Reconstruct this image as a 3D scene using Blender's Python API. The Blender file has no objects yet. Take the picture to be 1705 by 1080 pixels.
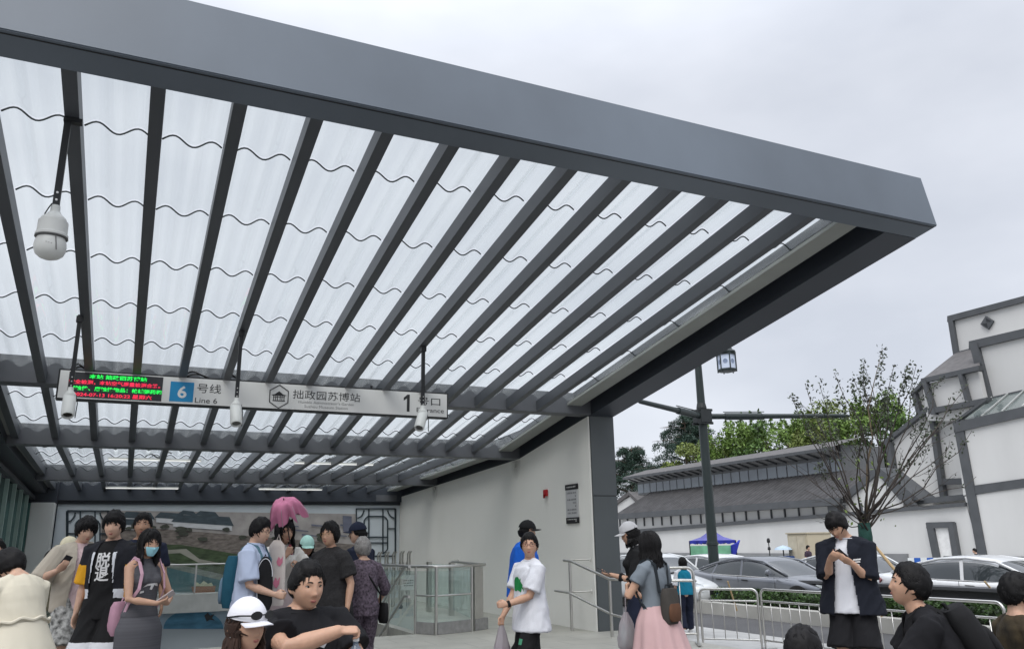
import bpy, bmesh, math, random
import numpy as np
from mathutils import Vector, Matrix, noise
from mathutils.bvhtree import BVHTree
random.seed(7); RNG = np.random.default_rng(7)
SC = bpy.context.scene
COL = SC.collection
R = math.radians

# ------------------------------------------------------------------ camera
CAM_F, CAM_PITCH, CAM_ROLL, CAM_YAW = 1332.72, 0.266717, -0.0181667, 0.437146
CAM_H = 1.5
def cam_basis():
    fw = Vector((math.sin(CAM_YAW)*math.cos(CAM_PITCH), math.cos(CAM_YAW)*math.cos(CAM_PITCH), math.sin(CAM_PITCH)))
    r0 = Vector((math.cos(CAM_YAW), -math.sin(CAM_YAW), 0)); u0 = r0.cross(fw)
    r = math.cos(CAM_ROLL)*r0 + math.sin(CAM_ROLL)*u0
    u = -math.sin(CAM_ROLL)*r0 + math.cos(CAM_ROLL)*u0
    return r, u, fw
CR, CU, CF = cam_basis()
cd = bpy.data.cameras.new('camera'); cam = bpy.data.objects.new('camera', cd); COL.objects.link(cam)
cam.matrix_world = Matrix(((CR.x, CU.x, -CF.x, 0), (CR.y, CU.y, -CF.y, 0), (CR.z, CU.z, -CF.z, CAM_H), (0, 0, 0, 1)))
cd.sensor_width = 36; cd.lens = 36*CAM_F/1705; cd.clip_end = 3000; cd.clip_start = .05
SC.camera = cam
# ------------------------------------------------------------------ world, sun, exposure
SUN_EL, SUN_AZ = R(52), R(218)
W = bpy.data.worlds.new('World'); SC.world = W; W.use_nodes = True
nt = W.node_tree; nt.nodes.clear()
def wn(t, **k):
    n = nt.nodes.new(t)
    for a, b in k.items(): setattr(n, a, b)
    return n
sky = wn('ShaderNodeTexSky', sky_type='NISHITA', sun_disc=False, sun_elevation=SUN_EL, sun_rotation=SUN_AZ)
tc = wn('ShaderNodeTexCoord'); mp = wn('ShaderNodeMapping'); mp.inputs['Scale'].default_value = (1.6, 1.6, 3.4)
nz = wn('ShaderNodeTexNoise'); nz.inputs['Scale'].default_value = 1.25; nz.inputs['Detail'].default_value = 5; nz.inputs['Roughness'].default_value = .5
cr = wn('ShaderNodeValToRGB')
e = cr.color_ramp.elements
e[0].position = .34; e[0].color = (.525, .555, .62, 1); e[1].position = .66; e[1].color = (.70, .725, .785, 1)
sc_ = wn('ShaderNodeVectorMath', operation='SCALE'); sc_.inputs['Scale'].default_value = 10.0
mx = wn('ShaderNodeMix', data_type='RGBA'); mx.inputs[0].default_value = .93
bg = wn('ShaderNodeBackground'); bg.inputs['Strength'].default_value = .1
wo = wn('ShaderNodeOutputWorld')
L = nt.links.new
L(tc.outputs['Generated'], mp.inputs['Vector']); L(mp.outputs[0], nz.inputs['Vector']); L(nz.outputs['Fac'], cr.inputs['Fac'])
# an overcast sky is about three times as bright overhead as near the horizon
sx = wn('ShaderNodeSeparateXYZ'); L(tc.outputs['Generated'], sx.inputs[0])
gm = wn('ShaderNodeMapRange'); gm.interpolation_type = 'SMOOTHSTEP'; gm.inputs[1].default_value = .47; gm.inputs[2].default_value = .95; gm.inputs[3].default_value = 10.0; gm.inputs[4].default_value = 28.0
L(sx.outputs['Z'], gm.inputs[0]); L(gm.outputs[0], sc_.inputs['Scale'])
L(cr.outputs['Color'], sc_.inputs[0]); L(sky.outputs[0], mx.inputs[6]); L(sc_.outputs[0], mx.inputs[7]); L(mx.outputs[2], bg.inputs['Color']); L(bg.outputs[0], wo.inputs['Surface'])
sd = bpy.data.lights.new('sun', 'SUN'); sd.energy = 1.5; sd.angle = R(40); sd.color = (1, .97, .92)
sun = bpy.data.objects.new('sun', sd); COL.objects.link(sun)
sun.rotation_euler = (R(90)-SUN_EL, 0, math.pi - SUN_AZ)
SC.view_settings.view_transform = 'Standard'; SC.view_settings.look = 'None'
SC.view_settings.exposure = 0.36; SC.view_settings.gamma = 1

# ------------------------------------------------------------------ pixels to places (photo pixels, 1705 x 1080)
def ray(x, y): return ((x-852.5)*CR - (y-540)*CU)/CAM_F + CF
O = Vector((0, 0, CAM_H))
def onz(x, y, z=0.): d = ray(x, y); return O + d*((z-CAM_H)/d.z)
def onX(x, y, X): d = ray(x, y); return O + d*(X/d.x)
def onY(x, y, Y): d = ray(x, y); return O + d*(Y/d.y)
def atd(x, y, D): return O + ray(x, y)*D

# ------------------------------------------------------------------ materials
MATS = {}
def pm(name, col, rough=.6, metal=0., var=.12, vs=4., bump=0., bs=60., spec=.4, coat=0., island=0., stretch=None, emit=None, alpha=None):
    if name in MATS: return MATS[name]
    m = bpy.data.materials.new(name); m.use_nodes = True
    t = m.node_tree; b = t.nodes['Principled BSDF']; l = t.links.new
    b.inputs['Roughness'].default_value = rough; b.inputs['Metallic'].default_value = metal
    b.inputs['Specular IOR Level'].default_value = spec; b.inputs['Coat Weight'].default_value = coat
    b.inputs['Base Color'].default_value = (*col, 1)
    tcn = t.nodes.new('ShaderNodeTexCoord')
    vec = tcn.outputs['Object']
    if stretch:
        mpn = t.nodes.new('ShaderNodeMapping'); mpn.inputs['Scale'].default_value = stretch; l(vec, mpn.inputs[0]); vec = mpn.outputs[0]
    if var:
        n = t.nodes.new('ShaderNodeTexNoise'); n.inputs['Scale'].default_value = vs; n.inputs['Detail'].default_value = 6
        l(vec, n.inputs['Vector'])
        mr = t.nodes.new('ShaderNodeMapRange'); mr.inputs[1].default_value = .25; mr.inputs[2].default_value = .75
        mr.inputs[3].default_value = 1-var; mr.inputs[4].default_value = 1+var; l(n.outputs['Fac'], mr.inputs[0])
        fac = mr.outputs[0]
        if island:
            g = t.nodes.new('ShaderNodeNewGeometry'); m2 = t.nodes.new('ShaderNodeMapRange'); m2.inputs[3].default_value = 1-island; m2.inputs[4].default_value = 1+island
            l(g.outputs['Random Per Island'], m2.inputs[0]); mu = t.nodes.new('ShaderNodeMath'); mu.operation = 'MULTIPLY'; l(fac, mu.inputs[0]); l(m2.outputs[0], mu.inputs[1]); fac = mu.outputs[0]
        v = t.nodes.new('ShaderNodeVectorMath'); v.operation = 'SCALE'; v.inputs[0].default_value = col; l(fac, v.inputs['Scale'])
        l(v.outputs[0], b.inputs['Base Color'])
    if bump:
        n2 = t.nodes.new('ShaderNodeTexNoise'); n2.inputs['Scale'].default_value = bs; n2.inputs['Detail'].default_value = 4; l(vec, n2.inputs['Vector'])
        bp = t.nodes.new('ShaderNodeBump'); bp.inputs['Strength'].default_value = bump; bp.inputs['Distance'].default_value = .02
        l(n2.outputs['Fac'], bp.inputs['Height']); l(bp.outputs[0], b.inputs['Normal'])
    if emit:
        b.inputs['Emission Color'].default_value = (*emit[:3], 1); b.inputs['Emission Strength'].default_value = emit[3]
    MATS[name] = m
    return m
def glassy(name, tint, haze=.1, hazecol=(.82, .85, .84), streak=False, ior=1.45, rough=.03):
    if name in MATS: return MATS[name]
    m = bpy.data.materials.new(name); m.use_nodes = True; t = m.node_tree; t.nodes.clear(); l = t.links.new; N = t.nodes.new
    out = N('ShaderNodeOutputMaterial'); tr = N('ShaderNodeBsdfTransparent'); tr.inputs[0].default_value = (*tint, 1)
    gl = N('ShaderNodeBsdfGlossy'); gl.inputs['Roughness'].default_value = rough; gl.inputs[0].default_value = (.9, .95, .97, 1)
    df = N('ShaderNodeBsdfDiffuse'); df.inputs[0].default_value = (*hazecol, 1); tl = N('ShaderNodeBsdfTranslucent'); tl.inputs[0].default_value = (*hazecol, 1)
    a = N('ShaderNodeAddShader'); m0 = N('ShaderNodeMixShader'); m0.inputs[0].default_value = .55; l(df.outputs[0], m0.inputs[1]); l(tl.outputs[0], m0.inputs[2])
    m1 = N('ShaderNodeMixShader'); l(tr.outputs[0], m1.inputs[1]); l(m0.outputs[0], m1.inputs[2]); m1.inputs[0].default_value = haze
    if streak:
        tcn = N('ShaderNodeTexCoord'); mpn = N('ShaderNodeMapping'); mpn.inputs['Scale'].default_value = (7, .45, 1); l(tcn.outputs['Object'], mpn.inputs[0])
        n = N('ShaderNodeTexNoise'); n.inputs['Scale'].default_value = 1.5; n.inputs['Detail'].default_value = 6; l(mpn.outputs[0], n.inputs['Vector'])
        mr = N('ShaderNodeMapRange'); mr.inputs[1].default_value = .3; mr.inputs[2].default_value = .75; mr.inputs[3].default_value = haze*.35; mr.inputs[4].default_value = haze*1.9
        l(n.outputs['Fac'], mr.inputs[0]); l(mr.outputs[0], m1.inputs[0])
    lw = N('ShaderNodeLayerWeight'); lw.inputs[0].default_value = .5; pw = N('ShaderNodeMath'); pw.operation = 'POWER'; pw.inputs[1].default_value = 4.; l(lw.outputs['Facing'], pw.inputs[0])
    fr = N('ShaderNodeMath'); fr.operation = 'MULTIPLY_ADD'; fr.inputs[1].default_value = .55; fr.inputs[2].default_value = .035; l(pw.outputs[0], fr.inputs[0])
    m2 = N('ShaderNodeMixShader'); l(fr.outputs[0], m2.inputs[0]); l(m1.outputs[0], m2.inputs[1]); l(gl.outputs[0], m2.inputs[2]); l(m2.outputs[0], out.inputs[0])
    MATS[name] = m; return m

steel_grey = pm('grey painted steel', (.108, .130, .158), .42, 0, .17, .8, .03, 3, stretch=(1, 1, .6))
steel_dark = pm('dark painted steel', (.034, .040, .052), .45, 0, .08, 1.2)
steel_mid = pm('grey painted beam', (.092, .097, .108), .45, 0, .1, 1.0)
black_paint = pm('black paint', (.012, .013, .015), .45)
inox = pm('stainless steel', (.55, .54, .52), .28, 1., .08, 8)
white_plaster = pm('white plaster', (.70, .70, .68), .85, 0, .04, .6, .05, 60)
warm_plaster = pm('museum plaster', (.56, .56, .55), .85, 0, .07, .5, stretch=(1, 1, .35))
museum_trim = pm('grey granite trim', (.075, .08, .086), .6, 0, .15, 1.5)
tile_grey = pm('grey roof tile', (.10, .095, .095), .75, 0, .25, 3)
cam_white = pm('white camera shell', (.60, .61, .59), .4, 0, .04, 6)
sign_white = pm('white sign panel', (.62, .62, .61), .35, 0, .02, 2)
ink = pm('black lettering', (.02, .02, .022), .5)
roof_glass = glassy('wavy glass tile', (.93, .955, .945), .13, streak=True)
rail_glass = glassy('rail glass', (.90, .95, .94), .05)
green_glass = glassy('dark green glass', (.16, .25, .24), .25, (.05, .09, .085))

# ------------------------------------------------------------------ mesh helpers
class MB:
    def __init__(s): s.v = []; s.f = []
    def add(s, vs, fs):
        k = len(s.v); s.v += [tuple(p) for p in vs]; s.f += [tuple(k+i for i in f) for f in fs]; return s
    def box(s, a, b):
        x0, y0, z0 = a; x1, y1, z1 = b
        return s.add([(x0,y0,z0),(x1,y0,z0),(x1,y1,z0),(x0,y1,z0),(x0,y0,z1),(x1,y0,z1),(x1,y1,z1),(x0,y1,z1)],
                     [(0,3,2,1),(4,5,6,7),(0,1,5,4),(1,2,6,5),(2,3,7,6),(3,0,4,7)])
    def bar(s, p, q, w, h, up=(0, 0, 1)):          # bar from p to q, p/q at centre of the section
        p = Vector(p); q = Vector(q); d = (q-p).normalized(); x = d.cross(Vector(up))
        if x.length < 1e-4: x = d.cross(Vector((0, 1, 0)))
        x.normalize(); z = x.cross(d)
        vs = [c + x*sx*w/2 + z*sz*h/2 for c in (p, q) for sx, sz in ((-1,-1),(1,-1),(1,1),(-1,1))]
        return s.add(vs, [(0,1,2,3),(7,6,5,4),(0,4,5,1),(1,5,6,2),(2,6,7,3),(3,7,4,0)])
    def tube(s, pts, r, n=10, caps=True):
        pts = [Vector(p) for p in pts]; rs = r if isinstance(r, (list, tuple)) else [r]*len(pts)
        t0 = (pts[1]-pts[0]).normalized(); x = t0.orthogonal().normalized(); vs = []
        for i, p in enumerate(pts):
            t = (pts[min(i+1, len(pts)-1)]-pts[max(i-1, 0)]).normalized()
            x = (x - t*x.dot(t)).normalized(); y = t.cross(x)
            vs += [p + (x*math.cos(2*math.pi*k/n) + y*math.sin(2*math.pi*k/n))*rs[i] for k in range(n)]
        fs = [(i*n+k, i*n+(k+1) % n, (i+1)*n+(k+1) % n, (i+1)*n+k) for i in range(len(pts)-1) for k in range(n)]
        if caps: fs += [tuple(range(n-1, -1, -1)), tuple(range((len(pts)-1)*n, len(pts)*n))]
        return s.add(vs, fs)
    def lathe(s, c, prof, n=24, axis=(0, 0, 1)):   # prof: (radius, height)
        c = Vector(c); a = Vector(axis).normalized(); x = a.orthogonal().normalized(); y = a.cross(x)
        vs = [c + a*h + (x*math.cos(2*math.pi*k/n)+y*math.sin(2*math.pi*k/n))*max(r, 1e-4) for r, h in prof for k in range(n)]
        fs = [(i*n+k, i*n+(k+1) % n, (i+1)*n+(k+1) % n, (i+1)*n+k) for i in range(len(prof)-1) for k in range(n)]
        fs += [tuple(range(n-1, -1, -1)), tuple(range((len(prof)-1)*n, len(prof)*n))]
        return s.add(vs, fs)
    def prism(s, poly, d):                          # polygon of 3-D points pushed by vector d
        d = Vector(d); poly = [Vector(p) for p in poly]; n = len(poly)
        return s.add(poly+[p+d for p in poly], [tuple(range(n-1, -1, -1)), tuple(range(n, 2*n))]+[(i, (i+1) % n, n+(i+1) % n, n+i) for i in range(n)])
    def quad(s, *p): return s.add(p, [tuple(range(len(p)))])
def obj(name, mb, m, parent=None, smooth=False, bevel=0., recalc=True):
    me = bpy.data.meshes.new(name)
    off = Vector(parent['_o']) if parent is not None and '_o' in parent else Vector((0, 0, 0))
    me.from_pydata([tuple(Vector(p)-off) for p in mb.v], [], mb.f)
    for mm in (m if isinstance(m, (list, tuple)) else [m]): me.materials.append(mm)
    if recalc:
        b = bmesh.new(); b.from_mesh(me); bmesh.ops.recalc_face_normals(b, faces=b.faces)
        if bevel: bmesh.ops.bevel(b, geom=[e for e in b.edges if e.is_manifold and e.calc_face_angle(0) > .5], offset=bevel, segments=2, affect='EDGES', clamp_overlap=True)
        b.to_mesh(me); b.free()
    if smooth:
        me.polygons.foreach_set('use_smooth', [True]*len(me.polygons))
        if smooth != True: me.set_sharp_from_angle(angle=smooth)
    o = bpy.data.objects.new(name, me); COL.objects.link(o)
    if parent is not None: o.parent = parent; o['_o'] = tuple(off)
    return o
def tag(o, label=None, cat=None, group=None, kind=None):
    if label: o['label'] = label
    if cat: o['category'] = cat
    if group: o['group'] = group
    if kind: o['kind'] = kind
    return o
def thing(name, label, cat, loc=(0, 0, 0), group=None):     # an Empty at the thing's base; parts are given in world coordinates
    o = bpy.data.objects.new(name, None); COL.objects.link(o); o.location = loc; o['_o'] = tuple(loc); o.empty_display_size = .2
    return tag(o, label, cat, group)
def structure(o): o['kind'] = 'structure'; return o
def copy_tree(o, parent=None):
    c = o.copy(); COL.objects.link(c)
    if parent is not None: c.parent = parent
    for ch in list(o.children): copy_tree(ch, c)
    return c
def text_mesh(s, size, ext=.002, bold=False, align='CENTER'):
    cu = bpy.data.curves.new('txt', 'FONT'); cu.body = s; cu.size = size; cu.extrude = ext; cu.align_x = align; cu.align_y = 'CENTER'; cu.resolution_u = 3
    if bold: cu.offset = size*.022
    o = bpy.data.objects.new('txt', cu); COL.objects.link(o)
    bpy.context.view_layer.update()
    me = bpy.data.meshes.new_from_object(o.evaluated_get(bpy.context.evaluated_depsgraph_get()))
    bpy.data.objects.remove(o); bpy.data.curves.remove(cu)
    return me
def put_text(name, s, pos, size, m, parent, xdir=(1, 0, 0), updir=(0, 0, 1), ext=.002, width=None, bold=False, height=None):
    me = text_mesh(s, size, ext, bold); x = Vector(xdir).normalized(); z = Vector(updir).normalized(); n = x.cross(z)
    mt = Matrix((x, z, n)).transposed().to_4x4(); off = Vector(parent['_o'])
    co = np.array([v.co[:] for v in me.vertices])
    if len(co) == 0: return None
    mid = (co.min(0)+co.max(0))/2; wd = co.max(0)-co.min(0)
    sx = width/wd[0] if width else 1; sy = height/wd[1] if height else (sx if width else 1)
    mt.translation = Vector(pos)-off
    me.transform(mt @ Matrix.Diagonal((sx, sy, 1, 1)) @ Matrix.Translation((-mid[0], -mid[1], 0)))
    me.materials.clear(); me.materials.append(m)
    o = bpy.data.objects.new(name, me); COL.objects.link(o); o.parent = parent; o['_o'] = tuple(off)
    return o

# ================================================================== GROUND
pav = bpy.data.materials.new('granite paving'); pav.use_nodes = True
def brick_mat(m, c1, c2, cm, scale, bw, bh, mortar=.012, rough=.7, var=.12):
    t = m.node_tree; b = t.nodes['Principled BSDF']; l = t.links.new; N = t.nodes.new
    tcn = N('ShaderNodeTexCoord'); br = N('ShaderNodeTexBrick'); br.inputs['Scale'].default_value = scale
    br.inputs['Color1'].default_value = (*c1, 1); br.inputs['Color2'].default_value = (*c2, 1); br.inputs['Mortar'].default_value = (*cm, 1)
    br.inputs['Mortar Size'].default_value = mortar; br.inputs['Brick Width'].default_value = bw; br.inputs['Row Height'].default_value = bh
    l(tcn.outputs['Object'], br.inputs['Vector'])
    n = N('ShaderNodeTexNoise'); n.inputs['Scale'].default_value = 1.3; n.inputs['Detail'].default_value = 8; l(tcn.outputs['Object'], n.inputs['Vector'])
    mr = N('ShaderNodeMapRange'); mr.inputs[1].default_value = .3; mr.inputs[2].default_value = .7; mr.inputs[3].default_value = 1-var; mr.inputs[4].default_value = 1+var; l(n.outputs['Fac'], mr.inputs[0])
    v = N('ShaderNodeVectorMath'); v.operation = 'SCALE'; l(br.outputs['Color'], v.inputs[0]); l(mr.outputs[0], v.inputs['Scale']); l(v.outputs[0], b.inputs['Base Color'])
    b.inputs['Roughness'].default_value = rough
    return m
brick_mat(pav, (.36, .35, .31), (.39, .38, .34), (.24, .23, .21), 1, .9, .6, .008, .55)
low_bounce_pav = bpy.data.materials.new('low bounce dark granite'); low_bounce_pav.use_nodes = True  # unseen forecourt and platform paving, colour lowered to cut bounce light upward
brick_mat(low_bounce_pav, (.15, .15, .145), (.18, .18, .17), (.09, .09, .085), 1, .9, .6, .008, .6)
street_pav = bpy.data.materials.new('grey pavement slabs'); street_pav.use_nodes = True
brick_mat(street_pav, (.36, .36, .35), (.39, .39, .38), (.25, .25, .24), 1, .6, .6, .01, .7)
asphalt = pm('asphalt', (.075, .075, .078), .8, 0, .2, 1.2, .3, 200)
earth = pm('far ground', (.16, .155, .14), .9, 0, .2, .2)
conc = pm('kerb concrete', (.36, .355, .33), .8, 0, .12, 2)
# one ground sheet that leaves the stairwell open
g = MB()
SX0, SX1, SY0, SY1 = -1.2, 4.69, 14.3, 24.5
for a, b in (((-400,-400),(SX0,700)), ((SX0,-400),(SX1,SY0)), ((SX1,-400),(900,700)), ((SX0,SY1),(SX1,700))):
    g.quad((a[0],a[1],-.33),(b[0],a[1],-.33),(b[0],b[1],-.33),(a[0],b[1],-.33))
structure(obj('ground', g, earth))
pl = MB()
PW = -9.
pl.box((PW, 4.95, -.32), (8.05, SY0, 0)); pl.box((PW, SY0, -.32), (SX0, SY1, 0)); pl.box((SX1, SY0, -.32), (7.54, SY1, 0))
structure(obj('plaza', pl, pav))
structure(obj('plaza_platform', MB().prism([(PW, 4.955, .0005), (5.9, 4.955, .0005), (5.9, 8.8, .0005), (2.5, 10.0, .0005), (-1, 11.0, .0005), (PW, 11.3, .0005)], (0, 0, .0995)), low_bounce_pav, bevel=.008))
structure(obj('plaza_step', MB().box((PW, 4.6, -.32), (8.05, 4.946, -.15)), pav))
structure(obj('forecourt', MB().box((PW-6, -25, -.325), (8.9, 4.596, -.30)), low_bounce_pav))
rm = MB().add([(8.054,4.95,0),(8.9,4.95,-.3),(8.9,12.2,-.3),(8.054,12.2,0),(8.054,4.95,-.32),(8.9,4.95,-.32),(8.9,12.2,-.32),(8.054,12.2,-.32)], [(0,1,2,3),(0,4,5,1),(3,2,6,7),(0,3,7,4)])
structure(obj('ramp', rm, pav))
structure(obj('pavement', MB().box((8.904, -60, -.325), (11.3, 160, -.29)), street_pav))
structure(obj('side_road', MB().box((11.304, -60, -.325), (13.45, 160, -.30)), asphalt))
structure(obj('kerb_wall', MB().box((13.45, -60, -.32), (13.75, 160, -.02)), conc))
structure(obj('planting_bed', MB().box((13.754, -60, -.32), (14.6, 160, -.08)), pm('soil', (.07, .055, .04), .95, 0, .3, 4)))
structure(obj('road', MB().box((14.95, -60, -.325), (26.0, 160, -.296)), asphalt))
structure(obj('far_pavement', MB().box((26.0, -60, -.325), (39.9, 160, -.20)), street_pav))
mk = MB()
for k in range(-8, 26): mk.box((19.9, k*6, -.2955), (20.05, k*6+3, -.2915))
structure(obj('lane_marking', mk, pm('road paint', (.62, .62, .60), .7, 0, .15, 3)))
dw = pm('dark slate coping', (.062, .064, .07), .5, 0, .1, 2)
w_ = thing('planter_wall', 'long dark slate planter wall between the hedge and the parked cars', 'wall', (14.6, 5, -.32))
obj('wall_body', MB().box((14.62, -20, -.32), (14.93, 60, .47)), dw, w_); obj('coping', MB().box((14.5, -20, .472), (14.99, 60, .54)), dw, w_, bevel=.012)

# ================================================================== CANOPY
TAN1 = .16211; YF, ZF = 5.684, 4.914            # lower front edge of the fascia
YK = 15.83
def zs(Y): return ZF-TAN1*(Y-YF) if Y <= YK else ZF-TAN1*(YK-YF)-.0365*(Y-YK)      # underside of the canopy frame
XR0, XR1, XL0, XL1 = 7.54, 8.05, -2.55, -2.05
YB = 24.6
A1 = math.atan(TAN1); nrm = Vector((0, math.sin(A1), math.cos(A1)))                # normal of the front slope
can = thing('station_canopy', 'large sloping grey steel canopy roofed with wavy glass tiles over the entrance', 'canopy', (XR1, 12.8, 0))
# front fascia: section square to the slope
def sec(y, z): return Vector((0, y, z))
P0 = Vector((0, YF, ZF)); sl = Vector((0, math.cos(A1), -math.sin(A1)))
face_h = .655
fas = [P0, P0+nrm*face_h, P0+nrm*face_h+sl*.30, P0+nrm*.36+sl*.30, P0+nrm*.36+sl*.02 if False else P0+nrm*.30+sl*.30, P0+sl*.30]
fas = [P0, P0+nrm*face_h, P0+nrm*face_h+sl*.30, P0+sl*.30]
m = MB(); m.prism([p+Vector((XL0, 0, 0)) for p in fas], (XR1-XL0, 0, 0))
obj('front_fascia', m, steel_grey, can, bevel=.008)
# shadow groove line under the fascia
V_ = Vector
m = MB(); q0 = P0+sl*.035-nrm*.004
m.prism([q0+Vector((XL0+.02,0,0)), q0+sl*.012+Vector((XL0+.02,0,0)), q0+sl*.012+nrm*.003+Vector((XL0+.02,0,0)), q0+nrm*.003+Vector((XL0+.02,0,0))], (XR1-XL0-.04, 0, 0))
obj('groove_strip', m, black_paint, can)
def sidebeam(x0, x1, outer):
    m = MB(); ys = [YF+.29, YK, YB]
    ins = []
    y0 = YF+.30*math.cos(A1)
    bot = [Vector((x0, y, zs(y)+.001)) for y in (y0, YK, YB)]
    hh = .62
    top = [b+Vector((0, .05 if i == 0 else 0, hh)) for i, b in enumerate(bot)]
    top[0] = P0+nrm*face_h*.995+sl*.301; top[0].x = x0; bot[0] = P0+sl*.301+nrm*.001; bot[0].x = x0
    m.prism(bot+top[::-1], (x1-x0, 0, 0))
    return m
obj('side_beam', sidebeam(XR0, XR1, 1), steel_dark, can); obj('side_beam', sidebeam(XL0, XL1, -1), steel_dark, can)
# inner lip lighter strip along the right side
for (xa, xb) in ((XR0-.50, XR0-.20), (XL1+.004, XL1+.12)):
    m = MB(); m.prism([Vector((xa, y, zs(y)+.15)) for y in (YF+.35, YK, YB-.3)]+[Vector((xa, y, zs(y)+.19)) for y in (YB-.3, YK, YF+.35)], (xb-xa, 0, 0))
    obj('edge_strip', m, pm('pale flashing', (.25, .26, .245), .5, 0, .1, 2), can)
m = MB(); m.prism([Vector((XR0-.36, y, zs(y)+.30)) for y in (YF+.35, YK, YB-.3)]+[Vector((XR0-.36, y, zs(y)+.34)) for y in (YB-.3, YK, YF+.35)], (.356, 0, 0)); obj('recess_light_block', m, steel_dark, can)  # plate added to block sky light so the recess beside the beam stays dark
m = MB(); m.prism([Vector((XR0-.203, y, zs(y)+.191)) for y in (YF+.35, YK, YB-.3)]+[Vector((XR0-.203, y, zs(y)+.299)) for y in (YB-.3, YK, YF+.35)], (-.012, 0, 0)); obj('recess_side_block', m, steel_dark, can)  # upright added to close the gap below the light blocking plate
# cross beams
def crossbeam(Y, dep, h, lift=0.):
    z = zs(Y)+lift
    return MB().box((XL1+.002, Y, z), (XR0-.002, Y+dep, z+h))
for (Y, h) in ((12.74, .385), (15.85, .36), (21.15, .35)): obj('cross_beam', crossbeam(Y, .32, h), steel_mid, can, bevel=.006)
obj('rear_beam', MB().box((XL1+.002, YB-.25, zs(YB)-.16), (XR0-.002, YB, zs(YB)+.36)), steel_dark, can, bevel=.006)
# rafters, each front and rear length a part of its own
RX = [-1.87+.5985*k for k in range(0, 16) if -1.87+.5985*k < 7.0]
RW = .105
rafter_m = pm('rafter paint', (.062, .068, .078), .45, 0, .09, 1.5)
for x in RX:
    m = MB(); ya = YF+.30*math.cos(A1)+.004
    m.prism([Vector((x-RW, y, zs(y)+.015)) for y in (ya, 12.735)]+[Vector((x-RW, y, zs(y)+.19)) for y in (12.735, ya)], (RW, 0, 0))
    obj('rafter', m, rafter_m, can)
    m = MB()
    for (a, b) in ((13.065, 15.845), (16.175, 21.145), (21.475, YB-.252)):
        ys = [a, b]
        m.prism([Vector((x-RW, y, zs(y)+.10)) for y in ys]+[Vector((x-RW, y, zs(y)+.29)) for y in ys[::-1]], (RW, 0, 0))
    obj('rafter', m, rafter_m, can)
# wavy glass tiles: one sheet per bay
AMP = .042
def wave(u): return AMP*math.cos(2*math.pi*(u-.16)/.53)
GL = .235
lap0 = [6.95+1.17*k for k in range(-1, 16)]
def glass_bay(xa, xb, xref, m, ya, yb, fine=18):
    rows = [y for y in lap0 if ya < y < yb]; ys = [ya]+rows+[yb]
    for i in range(len(ys)-1):
        y0, y1 = ys[i], ys[i+1]
        n = fine; cuts = [y0, y1] if not (y0 < YK < y1) else [y0, YK, y1]
        vs = []
        for j, y in enumerate(cuts):
            for k in range(n+1):
                x = xa+(xb-xa)*k/n; u = (x-xref)/.5985
                lift = .022*(1-(y-y0)/(y1-y0+1e-9))    # each row rises onto the row above it like a tile
                vs.append((x, y, zs(y)+GL+wave(u)+.028-lift))
        fs = [(j*(n+1)+k, j*(n+1)+k+1, (j+1)*(n+1)+k+1, (j+1)*(n+1)+k) for j in range(len(cuts)-1) for k in range(n)]
        m.add(vs, fs)
def lap_edges(xa, xb, xref, ys, m, n=18):
    for y in ys:
        pts = []
        for k in range(n+1):
            x = xa+(xb-xa)*k/n; u = (x-xref)/.5985; pts.append(Vector((x, y, zs(y)+GL+wave(u)+.004)))
        m.tube(pts, .0085, 5)
gx = [XL1+.05]+RX
for i, x in enumerate(gx):
    xa = (x if i else gx[0]); xb = (gx[i+1]-RW if i+1 < len(gx) else XR0-.36)
    m = MB(); glass_bay(xa-.03 if i else xa, xb+.03, (RX[i-1] if i else RX[0]-.5985), m, YF+.33, YB-.02)
    go = obj('glass_tiles', m, roof_glass, can, smooth=True, recalc=False)
    m2 = MB(); lap_edges(xa+.002, xb-.002, (RX[i-1] if i else RX[0]-.5985), [y for y in lap0 if YF+.4 < y < 24 and not 12.7 < y < 13.1 and not 15.8 < y < 16.2 and not 21.1 < y < 21.5], m2)
    obj('tile_edge', m2, pm('glass tile edge', (.03, .04, .042), .3), go, smooth=True)
# pier
pr = thing('entrance_pier', 'tall dark grey metal clad pier standing under the canopy corner', 'pillar', (7.8, 13, -.3))
m = MB().box((XR0, 12.80, -.32), (XR1, 14.1, 2.30)).box((XR0, 12.80, 2.312), (XR1, 14.1, zs(14.1)-.004)); m.v = [((x, y, min(z, zs(y)-.003)) if z > 3 else (x, y, z)) for x, y, z in m.v]
m.v[-4:] = [(x, y, zs(y)-.003) for x, y, z in m.v[-4:]]
obj('cladding', m, pm('pier cladding', (.08, .09, .095), .5, 0, .12, 1.1, .05, 4), pr, bevel=.006)
obj('joint', MB().box((XR0+.012, 12.812, 2.295), (XR1-.012, 14.08, 2.32)), black_paint, pr)
# white side wall, its top following the canopy
m = MB(); ys = [14.102, YK, YB]
m.prism([Vector((XR0, 12.798, 0)) for _ in ()]+[Vector((XR0, 14.102, -.3)), Vector((XR0, YB, -3.5)), Vector((XR0, YB, zs(YB)-.004)), Vector((XR0, YK, zs(YK)-.004)), Vector((XR0, 14.102, zs(14.102)-.004))], (.35, 0, 0))
wall = thing('side_wall', 'large white plastered wall beside the stairs, its top sloping with the canopy', 'wall', (XR0, 18, 0))
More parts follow.
